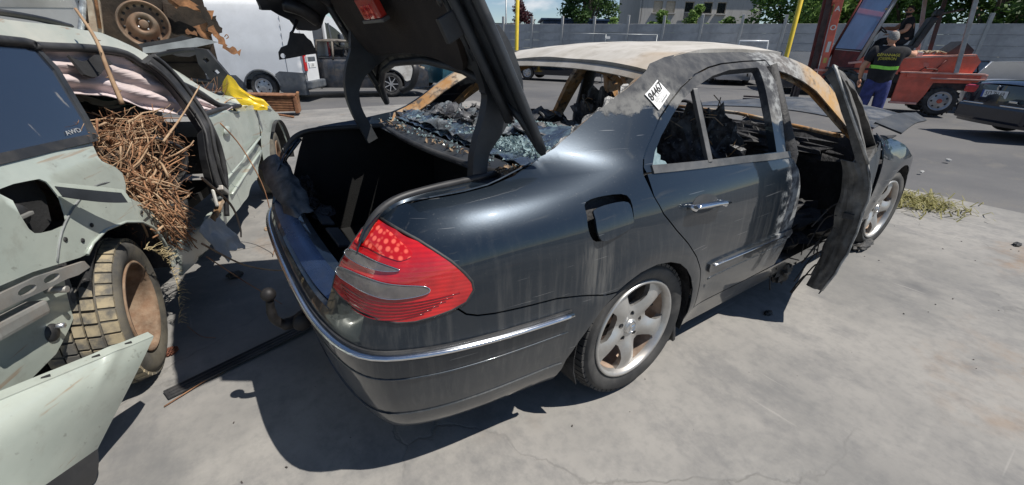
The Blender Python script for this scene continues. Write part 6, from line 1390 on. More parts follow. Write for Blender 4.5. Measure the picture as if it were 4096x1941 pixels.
yl = MB().grid(lambda u, v: tuple(Matrix.Translation(Mw @ Vector((2.42, .22, .90))) @ Matrix.Rotation(R(-37), 4, 'Z') @ Vector(ysheet(u, v))), 22, 18, th=.004, smooth=False)
tag(yl.build('yellow_plastic_sheet', MATS['yellow_plastic_sheet']), 'crumpled bright yellow plastic sheet on the bonnet of the green car', 'plastic sheet')
# ================================================================== red forklift
def fk_mats():
    simple('faded_red_paint', (.74, .15, .09), .55, var=.18, scale=4, dirt=(.40, .20, .15), dirtamt=.3); simple('dark_red_paint', (.16, .02, .016), .5, var=.3, dirt=(.05, .04, .035), dirtamt=.4)
    simple('worn_pink_edge', (.68, .36, .29), .6, var=.2, scale=9); simple('grey_post_paint', (.42, .42, .41), .5, .2, var=.15, dirt=(.30, .22, .16), dirtamt=.3)
    simple('greasy_steel', (.06, .045, .045), .45, .5, var=.4, dirt=(.18, .09, .06), dirtamt=.3); simple('cab_glass', (.20, .33, .52), .06, var=.15, scale=1.5, coat=1.)
    simple('black_vinyl', (.025, .025, .027), .5, var=.3, dirt=(.12, .12, .11), dirtamt=.3); simple('cream_decal', (.75, .72, .65), .6, var=.05); simple('yellow_decal', (.60, .45, .10), .6, var=.1)
fk_mats()
fk = thing('red_forklift', 'faded red rough-terrain forklift with a man in its open cab', 'forklift', (15.05, 1.4, 0), math.atan2(2.55, -1.35))
PF = lambda y: Matrix(((1, 0, 0, 0), (0, 0, 1, y), (0, 1, 0, 0), (0, 0, 0, 1)))     # polygon (x, z) extruded towards +y
FR, FD = MATS['faded_red_paint'], MATS['dark_red_paint']
sk_ = [(.90, .25), (.37, .265), (.27, .50), (.20, .78), (-.56, .80), (-.68, .88), (-.68, 1.0), (.90, 1.0)]
MB().prism(sk_, .06, PF(-.05)).build('side_skirt', FR, fk); MB().prism(sk_, .06, PF(-1.62)).build('side_skirt', FR, fk)
MB().box((.10, -.80, .80), (1.5, 1.55, .35), bev=.03).build('chassis', MATS['greasy_steel'], fk)
MB().box((1.3, -.80, .55), (1.6, 1.1, .35), bev=.03).build('chassis', MATS['greasy_steel'], fk)
eh = [(.95, 1.0), (.96, 1.36), (-.40, 1.45), (-.54, 1.28), (-.46, 1.0)]
hood_ = MB().prism(eh, 1.45, PF(-1.52)).build('engine_cover', FR, fk)
MB().box((.28, -.06, 1.385), (1.35, .04, .05), bev=.01, rot=(0, R(3.5), 0)).build('cover_edge', MATS['worn_pink_edge'], hood_)
MB().prism([(0, 0), (.06, .09), (0, .18), (-.06, .09)], .006, PF(-.07) @ Matrix.Translation((.38, 1.13, 0)) @ Matrix.Rotation(-.9, 4, 'Z')).build('diamond_decal', simple('pale_red_decal', (.62, .20, .15), .6, var=.1), hood_)
MB().tube([(.10, -.05, 1.32), (.28, -.04, 1.03)], .012, 6).build('cover_stay', FD, hood_)
MB().tube(smoothpath([(.56, -.02, 1.03), (.46, .02, 1.14), (.44, .02, 1.10), (.24, .02, 1.09), (.22, .0, 1.04)], 4), .012, 6).build('grab_handle', MATS['greasy_steel'], hood_)
MB().box((.12, .02, 1.005), (1.60, .10, .04), bev=.01).build('side_step', MATS['worn_pink_edge'], fk); MB().box((-.20, .03, .885), (1.0, .12, .035), bev=.01).build('wing_edge', MATS['worn_pink_edge'], fk)
MB().box((.05, .01, .94), (1.45, .06, .10)).build('side_rail', FR, fk); MB().box((-.68, -.2, .95), (.12, .5, .12), bev=.02).build('tow_hook', MATS['worn_pink_edge'], fk)
MB().box((.66, .02, .275), (.56, .10, .05), bev=.01).build('step_plate', MATS['worn_pink_edge'], fk)
MB().prism([(-.38, 1.44), (-.40, 1.54), (-.16, 1.74), (-.14, 1.72), (.05, 1.50), (.10, 1.42)], .9, PF(-1.2)).build('air_cleaner_box', MATS['black_vinyl'], fk)
m = MB(); r4 = random.Random(8)
for k in range(5): m.tube(smoothpath([(.15+.1*k+r4.uniform(-.03, .03), -.25+r4.uniform(-.1, .1), 1.45+.02*math.sin(k)), (.22+.1*k, -.42+r4.uniform(-.1, .1), 1.50), (.32+.1*k, -.2+r4.uniform(-.1, .1), 1.46), (.28+.08*k, -.35, 1.45)], 4), .026, 6)
m.build('coiled_strap', simple('dirty_webbing', (.28, .22, .15), .9, var=.4, scale=20), fk)
MB().box((.75, -.5, 1.43), (.4, .6, .12), bev=.03).build('side_locker', MATS['grey_post_paint'], fk)
# overhead guard
for (x0, z0, x1, z1, y, mt) in ((-.14, 1.02, .06, 2.75, .03, 'grey_post_paint'), (.40, 1.45, .66, 2.75, -1.35, 'grey_post_paint'), (.25, 1.45, .34, 2.75, -1.0, 'greasy_steel')):
    MB().box(((x0+x1)/2, y, (z0+z1)/2), (.085, .06, math.hypot(x1-x0, z1-z0)), rot=(0, math.atan2(x1-x0, z1-z0), 0), bev=.008).build('guard_post', MATS[mt], fk)
MB().box((.2, -.7, 2.40), (.05, 1.4, .04), bev=.008).build('guard_crossbar', MATS['greasy_steel'], fk)
MB().box((.85, -.68, 2.78), (1.75, 1.5, .06), bev=.02).build('cab_roof', FD, fk)
# windscreen frame
A0, A1, B0, B1 = Vector((1.86, -.06, 1.24)), Vector((1.48, -.06, 2.76)), Vector((2.42, -.95, 1.30)), Vector((2.05, -.95, 2.76))
MB().tube([A0, A1], .045, 4).build('cab_post', MATS['grey_post_paint'], fk); MB().tube([B0, B1], .035, 4).build('cab_post', MATS['dark_red_paint'], fk)
def wsf(u, v): a = A0.lerp(A1, .16+.84*v); b = B0.lerp(B1, .16+.84*v); return a.lerp(b, .06+.90*u)
wsn = MB().grid(wsf, 4, 6, th=.008).build('windscreen', MATS['cab_glass'], fk)
rr = [wsf(0, 0), wsf(1, 0), wsf(1, 1), wsf(0, 1), wsf(0, 0)]; MB().tube(rr, .022, 6).build('screen_seal', MATS['black_vinyl'], wsn)
def cowl(u, v): a = A0.lerp(B0, u); return a+Vector((.02, 0, -.45*v+.26*(1-v)*0))
MB().grid(lambda u, v: tuple(A0.lerp(A1, .14).lerp(B0.lerp(B1, .14), u)*(1-v)+(Vector((1.95, -.06, .95)).lerp(Vector((2.35, -.95, .95)), u))*v), 4, 4, th=.03).build('front_cowl', FD, fk)
MB().prism([(1.90, 1.22), (1.55, 1.55), (1.25, 1.50), (1.0, 1.30), (.95, .95), (1.9, .95)], .05, PF(-.07)).build('cab_side', FR, fk)
MB().box((1.93, .03, 1.20), (.28, .10, .05), bev=.01, rot=(0, R(8), 0)).build('step_edge', MATS['worn_pink_edge'], fk)
MB().prism([(.95, 1.0), (1.9, 1.0), (1.9, 1.12), (.95, 1.12)], 1.3, PF(-1.4)).build('cab_floor', MATS['greasy_steel'], fk)
# seat, wheel, levers
MB().box((.98, -.60, 1.55), (.50, .50, .16), bev=.05).build('seat_cushion', MATS['black_vinyl'], fk)
MB().box((.64, -.60, 1.92), (.14, .50, .72), bev=.05, rot=(0, R(-16), 0)).build('seat_back', MATS['black_vinyl'], fk)
MB().box((.48, -.60, 2.36), (.14, .34, .18), bev=.05, rot=(0, R(-16), 0)).build('head_rest', MATS['black_vinyl'], fk)
MB().box((.98, -.60, 1.30), (.4, .4, .36), bev=.02).build('seat_base', MATS['greasy_steel'], fk)
MB().lathe([(.17, -.015), (.19, 0), (.17, .015), (.16, 0)], 20, X4((1.50, -.60, 2.02), ry=R(-38)), close=True).build('steering_wheel', MATS['black_vinyl'], fk)
MB().tube([(1.50, -.60, 2.02), (1.74, -.60, 1.62), (1.80, -.60, 1.2)], .03, 7).build('steering_column', MATS['greasy_steel'], fk)
for k in range(3): MB().tube([(1.68+.03*k, -.25-.06*k, 1.30), (1.60+.03*k, -.22-.06*k, 1.72)], .010, 5).build('lever', MATS['greasy_steel'], fk)
MB().box((1.62, -.12, 2.44), (.05, .05, .03), bev=.008).build('side_marker', MATS['yellow_decal'], fk)
lump(MB(), (1.38, -.18, 1.44), (.14, .10, .12), 3, 10, .25, 2.).build('hi_vis_jacket', simple('lime_hi_vis', (.32, .72, .05), .8, var=.25), fk)
# mast
near = [(2.70, -.30), (2.74, -.46)]
for (x, y, mt, w, d) in ((2.60, -.20, 'faded_red_paint', .17, .10), (2.80, -.42, 'greasy_steel', .13, .10), (2.88, -.55, 'dark_red_paint', .10, .10), (2.70, -1.15, 'dark_red_paint', .17, .10)):
    MB().box((x+.0, y, 1.72), (w, d, 2.6), bev=.012, rot=(0, R(2.5), 0)).build('mast_rail', MATS[mt], fk)
rail0 = Vector((2.60, -.14, 0))
for ch, z in (('A', 2.46), ('O', 2.02)):
    text_obj('mast_letter', ch, .17, MATS['cream_decal'], Matrix(((-1, 0, 0, 2.60+.0437*(z-1.72)), (0, 0, 1, -.146), (0, 1, 0, z), (0, 0, 0, 1))), fk, .003, .004)
for z, h_, mt in ((1.56, .26, 'cream_decal'), (1.23, .13, 'yellow_decal')): MB().box((2.60+.0437*(z-1.72), -.147, z), (.075, .006, h_)).build('mast_label', MATS[mt], fk)
MB().box((2.58, -.2, .98), (.34, .16, .06), bev=.01).build('mast_bracket', MATS['worn_pink_edge'], fk)
for z in (.75, 2.68): MB().box((2.72, -.68, z), (.12, 1.1, .14), bev=.02).build('mast_crossmember', MATS['faded_red_paint'], fk)
MB().tube([(2.30, -.35, .75), (2.58, -.30, 1.0)], .05, 7).build('tilt_cylinder', MATS['grey_post_paint'], fk)
MB().box((3.00, -.65, .45), (.08, 1.25, .50), bev=.02).build('fork_carriage', MATS['greasy_steel'], fk)
for y in (-.18, -1.12):
    MB().box((3.06, y, .55), (.06, .12, .95), bev=.01).build('fork_upright', MATS['greasy_steel'], fk); MB().box((3.70, y, .12), (1.30, .12, .045), bev=.01).build('fork', MATS['greasy_steel'], fk)
# wheels with chunky lugs
def lug_wheel(x, y, r, w, hubm, sg=1):
    M = Matrix.Translation((x, y, r)) @ Matrix.Rotation(R(-90)*sg, 4, 'X'); o = small_wheel(fk, M, r*.97, w, 'silver_hub', hub=hubm)
    for k in range(22):
        a = 2*math.pi*k/22
        for e in (-1, 1): MB().box((r*.965*math.cos(a+.07*e), r*.965*math.sin(a+.07*e), e*w*.24), (r*.10, r*.10, w*.46), M, rot=(e*.35, 0, a+.07*e)).build('tyre_lug', MATS['tyre'], o)
lug_wheel(-.06, -.12, .36, .26, 'faded_red_paint'); lug_wheel(-.06, -1.45, .36, .26, None, -1); lug_wheel(2.05, -.10, .50, .34, 'faded_red_paint'); lug_wheel(2.05, -1.45, .50, .34, None, -1)
MB().box((2.05, -.10, 1.05), (.95, .34, .05), bev=.02).build('front_mudguard', MATS['greasy_steel'], fk)
MB().tube(smoothpath([(1.6, -.02, .55), (1.85, .04, .95), (2.3, .03, 1.02), (2.55, -.02, .85)], 4), .03, 6).build('hydraulic_hose', MATS['black_vinyl'], fk)
# ================================================================== people
simple('skin_tan', (.52, .27, .17), .55, var=.12, scale=12); simple('black_tshirt', (.014, .014, .017), .9, var=.4, scale=8, bump=.25, bscale=25); simple('blue_workwear', (.035, .045, .16), .85, var=.35, scale=9, bump=.4, bscale=18)
simple('grey_hair', (.22, .21, .20), .8, var=.4, scale=60); simple('dark_hair', (.03, .025, .022), .8, var=.4, scale=60); simple('hi_vis_band', (.30, .75, .08), .5, var=.15, scale=20); simple('yellow_print', (.50, .44, .05), .7, var=.1); simple('work_boot', (.03, .026, .022), .7, var=.4)
def skinned(name, verts, edges, radii, mat, parent, M, sub=2, root=0):
    me = bpy.data.meshes.new(name); me.from_pydata([tuple(v) for v in verts], edges, [])
    o = bpy.data.objects.new(name, me); COL.objects.link(o)
    md = o.modifiers.new('s', 'SKIN'); md.use_smooth_shade = True
    for i, r in enumerate(radii):
        d = me.skin_vertices[0].data[i]; d.radius = r if isinstance(r, tuple) else (r, r); d.use_root = (i == root)
    s = o.modifiers.new('u', 'SUBSURF'); s.levels = sub; s.render_levels = sub
    dg = bpy.context.evaluated_depsgraph_get(); n = bpy.data.meshes.new_from_object(o.evaluated_get(dg)); bpy.data.objects.remove(o)
    n.transform(M); n.materials.clear(); n.materials.append(mat)
    for p_ in n.polygons: p_.use_smooth = True
    q = bpy.data.objects.new(name, n); COL.objects.link(q); q.parent = parent; return q
def chain(J, lists):
    names = list(J); idx = {k: i for i, k in enumerate(names)}; return [J[k] for k in names], [(idx[a], idx[b]) for l in lists for a, b in zip(l, l[1:])]
def hand(parent, M, wr, d, up, mat, size=.09):
    """five fingers from a palm; wr wrist point, d pointing direction, up back of hand"""
    d = Vector(d).normalized(); up = Vector(up); s = d.cross(up).normalized(); up = s.cross(d); V = [Vector(wr), Vector(wr)+d*size*.5, Vector(wr)+d*size*.95]; E = [(0, 1), (1, 2)]; Rr = [.026, (.036, .018), (.038, .016)]
    for k, (off, L) in enumerate(((-.030, .062), (-.010, .072), (.010, .068), (.028, .052))):
        b = len(V); base = V[2]+s*off; V += [base, base+d*L*.55-up*.008, base+d*L-up*.028]; E += [(2, b), (b, b+1), (b+1, b+2)]; Rr += [.010, .009, .007]
    b = len(V); V += [V[1]-s*.036+d*.01, V[1]-s*.052+d*.045-up*.012]; E += [(1, b), (b, b+1)]; Rr += [.012, .009]
    return skinned('hand', V, E, Rr, mat, parent, M, 1)
def head(parent, M, c, hair, bald=False, shades=False, beard=False):
    """head of height .235 looking along +x, centre c"""
    m = MB(); n = 18; V = []; w = 28
    for i in range(n+1):
        for k in range(w):
            th = math.pi*i/n; ph = 2*math.pi*k/w; q = Vector((math.sin(th)*math.cos(ph), math.sin(th)*math.sin(ph), math.cos(th)))
            sx, sy, szz = .098, .076, .118
            if q.z < 0: sy *= 1+.22*q.z; sx *= 1+.10*q.z
            p_ = Vector((q.x*sx, q.y*sy, q.z*szz))
            if q.x > 0:   # nose, brow, chin, eye sockets, mouth
                p_.x += .020*math.exp(-((q.y)/.13)**2-((q.z+.10)/.16)**2)+.006*math.exp(-((q.z-.16)/.08)**2)+.012*math.exp(-((q.y)/.3)**2-((q.z+.85)/.15)**2)
                p_.x -= .009*math.exp(-((abs(q.y)-.32)/.13)**2-((q.z-.05)/.07)**2)+.005*math.exp(-((q.z+.47)/.035)**2-(q.y/.28)**2)
            V.append(Vector(c)+p_)
    F = [(i*w+k, i*w+(k+1) % w, (i+1)*w+(k+1) % w, (i+1)*w+k) for i in range(n) for k in range(w)]
    m.add(V, F, True, M); h = m.build('head', MATS['skin_tan'], parent)
    for sg in (-1, 1):
        MB().lathe([(.0001, .008), (.012, .011), (.021, .006), (.024, -.004), (.0001, -.006)], 12, M @ Matrix.Translation(Vector(c)+Vector((-.004, sg*.078, -.008))) @ Matrix.Rotation(R(-90)*sg, 4, 'X') @ Matrix.Diagonal((.75, 1.35, 1, 1))).build('ear', MATS['skin_tan'], h)
        MB().lathe([(.0001, .006), (.008, .004), (.011, 0)], 10, M @ Matrix.Translation(Vector(c)+Vector((.079, sg*.031, .006))) @ Matrix.Rotation(R(90), 4, 'Y')).build('eye', MATS['paper_white'], h)
    hv = []; 
    def cap(u, v):
        ph = 2*math.pi*u; t0 = .50 if bald else .0
        back = .5-.5*math.cos(ph)           # 0 at the front, 1 at the back
        tlow = math.pi*(.30+.34*back); th = (R(38) if bald else 0.)+(tlow-(R(38) if bald else 0.))*v
        if bald and back < .35: th = min(th, tlow)
        q = Vector((math.sin(th)*math.cos(ph), math.sin(th)*math.sin(ph), math.cos(th))); sy = .080*(1+.22*min(0, q.z)); k = 1+.02*noise.noise(Vector((u*40, v*30, 1)))
        return Vector(c)+Vector((q.x*.102*k, q.y*sy*k, q.z*.122*k))
    MB().grid(lambda u, v: tuple(M @ cap(u, v)), 36, 10, th=.003).build('hair', MATS[hair], h)
    if shades:
        for sg in (-1, 1): MB().box(Vector(c)+Vector((.090, sg*.034, .012)), (.008, .050, .034), M, bev=.006, rot=(0, 0, sg*R(14))).build('sunglasses_lens', MATS['dark_window'], h)
        MB().box(Vector(c)+Vector((.094, 0, .020)), (.006, .03, .006), M).build('sunglasses_bridge', MATS['ink_black'], h)
        for sg in (-1, 1): MB().tube([M @ (Vector(c)+Vector((.085, sg*.058, .018))), M @ (Vector(c)+Vector((.0, sg*.079, .014)))], .003, 5).build('sunglasses_arm', MATS['ink_black'], h)
    if beard:
        def bd(u, v): ph = R(-100)+R(200)*u; th = math.pi*(.62+.24*v); q = Vector((math.sin(th)*math.cos(ph), math.sin(th)*math.sin(ph), math.cos(th))); return Vector(c)+Vector((q.x*.106+.010*(1 if abs(u-.5) < .2 else 0), q.y*.072, q.z*.120))
        MB().grid(lambda u, v: tuple(M @ bd(u, v)), 18, 6, th=.003).build('beard', MATS['dark_hair'], h)
    return h
# --- worker standing with his back to us; local +x = facing direction
px_, py_ = 10.04, 1.24
wk = thing('person', 'man standing with his back turned, black printed T-shirt and blue work trousers', 'person', (px_, py_, 0), R(24))
I4 = Matrix.Identity(4)
J = dict(pel=(0, 0, .98), wai=(.0, 0, 1.12), che=(.0, 0, 1.34), nec=(.01, 0, 1.52), hd0=(.03, 0, 1.60),
         shl=(.0, .17, 1.45), ell=(.06, .33, 1.26), wrl=(.26, .27, 1.22), shr=(.0, -.18, 1.46), elr=(.10, -.38, 1.40), wrr=(.36, -.42, 1.46),
         hil=(0, .09, .94), knl=(.02, .13, .52), anl=(-.01, .15, .09), tol=(.14, .17, .04), hir=(0, -.09, .94), knr=(.05, -.12, .52), anr=(.02, -.13, .09), tor=(.17, -.15, .04))
J['ell'] = (-.02, .30, 1.20); J['wrl'] = (.10, .27, .98)
V, E = chain(J, [['pel', 'wai', 'che', 'nec', 'hd0'], ['che', 'shl', 'ell', 'wrl'], ['che', 'shr', 'elr', 'wrr'], ['pel', 'hil', 'knl', 'anl', 'tol'], ['pel', 'hir', 'knr', 'anr', 'tor']])
rad = dict(pel=(.12, .16), wai=(.11, .15), che=(.12, .17), nec=.065, hd0=.06, shl=.075, ell=.048, wrl=.034, shr=.075, elr=.048, wrr=.034, hil=.095, knl=.066, anl=.046, tol=.04, hir=.095, knr=.066, anr=.046, tor=.04)
skinned('body', V, E, [rad[k] for k in J], MATS['skin_tan'], wk, I4)
hand(wk, I4, (.10, .27, .98), (.3, -.1, -.9), (.5, .8, .2), MATS['skin_tan']); hand(wk, I4, (.36, -.42, 1.46), (.9, -.1, .1), (0, 0, 1), MATS['skin_tan'])
S1 = dict(hem=(0, 0, .86), wai=(.0, 0, 1.08), che=(.0, 0, 1.33), col=(.005, 0, 1.49), shl=(.0, .18, 1.455), sll=(-.01, .28, 1.27), shr=(.0, -.19, 1.465), slr=(.06, -.32, 1.415))
V, E = chain(S1, [['hem', 'wai', 'che', 'col'], ['che', 'shl', 'sll'], ['che', 'shr', 'slr']])
sh = skinned('t_shirt', V, E, [(.165, .215), (.155, .205), (.155, .215), .082, .105, .088, .105, .088], MATS['black_tshirt'], wk, I4)
T1 = dict(wst=(0, 0, 1.06), pel=(0, 0, .95), hil=(0, .095, .86), knl=(.02, .13, .50), cul=(-.01, .15, .10), hir=(0, -.095, .86), knr=(.05, -.12, .50), cur=(.02, -.13, .10))
V, E = chain(T1, [['wst', 'pel', 'hil', 'knl', 'cul'], ['pel', 'hir', 'knr', 'cur']])
skinned('trousers', V, E, [(.14, .18), (.15, .19), .125, .098, .088, .125, .098, .088], MATS['blue_workwear'], wk, I4)
for sg, p_ in ((1, (.05, .16, .04)), (-1, (.08, -.14, .04))): MB().box(p_, (.29, .105, .09), bev=.03, rot=(0, 0, sg*.12), smooth=True).build('boot', MATS['work_boot'], wk)
head(wk, X4((.035, 0, 1.67), 0, R(8), R(14)), (0, 0, 0), 'grey_hair', bald=True)
# printed back and reflective band, wrapped on the shirt
dgx = bpy.context.evaluated_depsgraph_get(); dgx.update()
def back_x(y, z):
    hit, loc, no, _ = sh.ray_cast(Vector((-1, y, z)), Vector((1, 0, 0))); return loc.x if hit else -.15
for txt, z, w in (('DÉPANNAGE', 1.395, .9), ('JOSSERON', 1.335, .9)):
    ob = text_obj('shirt_print', txt, .060, MATS['yellow_print'], Matrix.Identity(4), None, .0, .0006, sx=w)
    me = ob.data
    for v in me.vertices:
        y, zz = -v.co.x, z+v.co.y; v.co = (back_x(y, zz)-.006, y, zz)
    ob.parent = sh
def bandf(u, v):
    y = -.20+.40*u; z = 1.165+.055*v-.01*math.sin(u*5); return (back_x(y, z)-.006, y, z)
MB().grid(bandf, 26, 3, th=.003).build('reflective_band', MATS['hi_vis_band'], sh)
# --- seated driver, local +x = forklift forward
dr = thing('person', 'man in black T-shirt and sunglasses seated at the forklift wheel', 'person', tuple(fk.matrix_basis @ Vector((.98, -.60, 1.60))) if False else (0, 0, 0), 0)
Mk = Matrix.Translation((15.05, 1.4, 0)) @ Matrix.Rotation(math.atan2(2.55, -1.35), 4, 'Z')
dr.matrix_world = Mk @ Matrix.Translation((.95, -.58, 1.62))
J = dict(pel=(0, 0, .10), wai=(.01, 0, .24), che=(.03, 0, .46), nec=(.06, .01, .64), hd0=(.08, .02, .72), shl=(.03, .18, .57), ell=(.10, .30, .34), wrl=(.34, .16, .26), shr=(.03, -.18, .57), elr=(.22, -.28, .40), wrr=(.46, -.18, .42),
         hil=(.06, .10, .08), knl=(.48, .14, .12), anl=(.60, .14, -.32), tol=(.74, .14, -.36), hir=(.06, -.10, .08), knr=(.48, -.12, .12), anr=(.62, -.12, -.32), tor=(.76, -.12, -.36))
V, E = chain(J, [['pel', 'wai', 'che', 'nec', 'hd0'], ['che', 'shl', 'ell', 'wrl'], ['che', 'shr', 'elr', 'wrr'], ['pel', 'hil', 'knl', 'anl', 'tol'], ['pel', 'hir', 'knr', 'anr', 'tor']])
rad['shl'] = rad['shr'] = .08; rad['ell'] = rad['elr'] = .056; rad['wrl'] = rad['wrr'] = .04
skinned('body', V, E, [rad[k] for k in J], MATS['skin_tan'], dr, I4)
hand(dr, I4, (.34, .16, .26), (.9, -.4, .0), (0, .3, 1), MATS['skin_tan']); hand(dr, I4, (.46, -.18, .42), (.7, .5, .0), (0, 0, 1), MATS['skin_tan'])
S1 = dict(hem=(0, 0, .08), wai=(.01, 0, .22), che=(.03, 0, .45), col=(.05, .005, .605), shl=(.03, .19, .575), sll=(.07, .26, .43), shr=(.03, -.19, .575), slr=(.13, -.25, .47))
V, E = chain(S1, [['hem', 'wai', 'che', 'col'], ['che', 'shl', 'sll'], ['che', 'shr', 'slr']])
skinned('t_shirt', V, E, [(.165, .20), (.16, .20), (.155, .205), .084, .11, .085, .11, .085], MATS['black_tshirt'], dr, I4)
T1 = dict(wst=(0, 0, .16), pel=(0, 0, .09), hil=(.08, .10, .08), knl=(.48, .14, .12), cul=(.59, .14, -.26), hir=(.08, -.10, .08), knr=(.48, -.12, .12), cur=(.61, -.12, -.26))
V, E = chain(T1, [['wst', 'pel', 'hil', 'knl', 'cul'], ['pel', 'hir', 'knr', 'cur']])
skinned('trousers', V, E, [(.14, .17), (.15, .18), .115, .095, .08, .115, .095, .08], MATS['black_tshirt'], dr, I4)
for y in (.14, -.12): MB().box((.68, y, -.36), (.28, .10, .09), bev=.03, smooth=True).build('boot', MATS['work_boot'], dr)
head(dr, X4((.10, .02, .80), 0, R(4), R(62)), (0, 0, 0), 'dark_hair', shades=True, beard=True)
# ================================================================== wall, poles, trees, buildings
simple('concrete_panel', (.42, .42, .42), .85, var=.15, scale=1.2, bump=.3, bscale=30, dirt=(.22, .22, .225), dirtamt=.4); simple('concrete_post', (.40, .40, .39), .8, var=.12, scale=4, bump=.2); simple('yellow_pole_paint', (.72, .52, .04), .45, var=.1, coat=.2)
WA = Vector((17.2, 24.45)); WD = Vector((9.1, -14.69)).normalized(); ang = math.atan2(WD.y, WD.x)
wall = thing('concrete_panel_wall', 'grey precast concrete panel wall with slotted posts along the yard edge', 'wall', (WA.x, WA.y, 0), ang)
post_me = pan_me = None
for k in range(-5, 17):
    if post_me is None:
        o = MB().box((0, 0, 1.6), (.14, .16, 3.2), bev=.02).build('post', MATS['concrete_post'], wall); post_me = o.data
    else:
        o = bpy.data.objects.new('post', post_me); COL.objects.link(o); o.parent = wall
    o.location = (2.02*k, 0, RNG.uniform(-.03, .03))
    for r_ in range(6):
        if pan_me is None:
            q = MB().box((1.01, 0, .232), (1.90, .06, .456), bev=.012).build('panel', MATS['concrete_panel'], wall); pan_me = q.data
        else:
            q = bpy.data.objects.new('panel', pan_me); COL.objects.link(q); q.parent = wall
        q.location = (2.02*k, RNG.uniform(-.012, .012), .462*r_)
def pole(x, y, lab, lean=0.):
    p_ = thing('yellow_pole', lab, 'pole', (x, y, 0)); MB().lathe([(.085, 0), (.08, 6.), (.0001, 6.02)], 16).build('shaft', MATS['yellow_pole_paint'], p_); MB().lathe([(.20, 0), (.20, .03), (.10, .05)], 16).build('base_flange', MATS['yellow_pole_paint'], p_)
pole(11.75, 15.15, 'tall yellow pole in front of the wall by the dark blue car'); pole(19.2, 7.2, 'tall yellow pole beside the white car with raised tailgate')
# light tubular barrier by the wall
ba = thing('tube_barrier', 'pale tubular barrier frame with a small white plate before the wall', 'barrier', (14.4, 12.4, 0), math.atan2(-1.25, 1.78))
simple('galvanised_tube', (.36, .38, .39), .5, .4, var=.15)
for x in (0, 2.15): MB().tube([(x, 0, 0), (x, 0, 1.98)], .018, 8).build('upright', MATS['galvanised_tube'], ba)
for z in (1.98, 1.70): MB().tube([(-.02, 0, z), (2.17, 0, z)], .018, 8).build('rail', MATS['galvanised_tube'], ba)
MB().tube([(-1.6, 0, 1.98), (0, 0, 1.98)], .012, 6).build('rail', MATS['galvanised_tube'], ba)
MB().box((.10, -.03, 1.84), (.16, .01, .10)).build('sign_plate', MATS['plate_white'], ba)
# grey house
hs_ = thing('grey_house', 'grey rendered house with a row of small upper windows behind the wall', 'house', (35.07, 28.4, 0), math.atan2(-5.57, 8.08))
t = NT('grey_render'); n1 = t.noise(.5, 6, .6); n2 = t.noise(3, 5, .6, stretch=(3, 3, .35), seed=2)
t.set(color=t.mix(t.math('MULTIPLY', t.ramp(n2, .45, .7), .5), t.mix(n1, (.40, .385, .36), (.50, .48, .45)), (.30, .29, .275)), rough=.9); MATS['render'] = t.m
WN = [(1.53, 'shutter'), (2.70, 'shutter'), (4.42, 'balcony'), (6.15, 'open'), (7.42, 'open')]
simple('window_dark', (.02, .022, .025), .15, var=.3, coat=.5); simple('beige_shutter', (.50, .43, .33), .8, var=.15); simple('window_frame_wood', (.42, .36, .27), .7, var=.2)
op = []
for x, k in WN: op.append([(x-.42, 4.55 if k != 'balcony' else 4.0), (x+.42, 4.55 if k != 'balcony' else 4.0), (x+.42, 5.50), (x-.42, 5.50)])
fl_ = lambda a, b: np.stack([np.asarray(a, float), 0*np.asarray(a, float), np.asarray(b, float)], -1)
build_panel(surf_panel(fl_, [(0, 0), (11.2, 0), (11.2, 7.2), (0, 7.2)], op, step=.8, th=.25), 'facade', MATS['render'], hs_, smooth_normals=False)
MB().box((.0, 4.5, 3.6), (.2, 9, 7.2)).build('side_wall', MATS['render'], hs_); MB().box((11.1, 4.5, 3.6), (.2, 9, 7.2)).build('side_wall', MATS['render'], hs_)
MB().box((5.6, 4.4, 7.3), (12, 9.6, .25), bev=.05).build('roof', simple('roof_tiles', (.26, .12, .08), .9, var=.3, scale=8), hs_)
for x, k in WN:
    z0 = 4.55 if k != 'balcony' else 4.0; w_ = MB().box((x, .12, (z0+5.5)/2), (.84, .03, 5.5-z0)).build('window', MATS['beige_shutter'] if k == 'shutter' else MATS['window_dark'], hs_)
    for dx in (-.40, .40): MB().box((x+dx, .09, (z0+5.5)/2), (.06, .06, 5.5-z0)).build('frame', MATS['window_frame_wood'], w_)
    for z in (z0+.03, 5.47): MB().box((x, .09, z), (.74, .06, .06)).build('frame', MATS['window_frame_wood'], w_)
    MB().box((x, -.05, z0-.04), (1.0, .3, .08)).build('sill', MATS['render'], w_)
    if k == 'balcony':
        for j in range(9): MB().box((x-.45+.11*j, -.14, 4.30), (.025, .025, .62)).build('balcony_bar', MATS['galvanised_tube'], w_)
        MB().box((x, -.14, 4.62), (1.0, .04, .04)).build('balcony_rail', MATS['galvanised_tube'], w_)
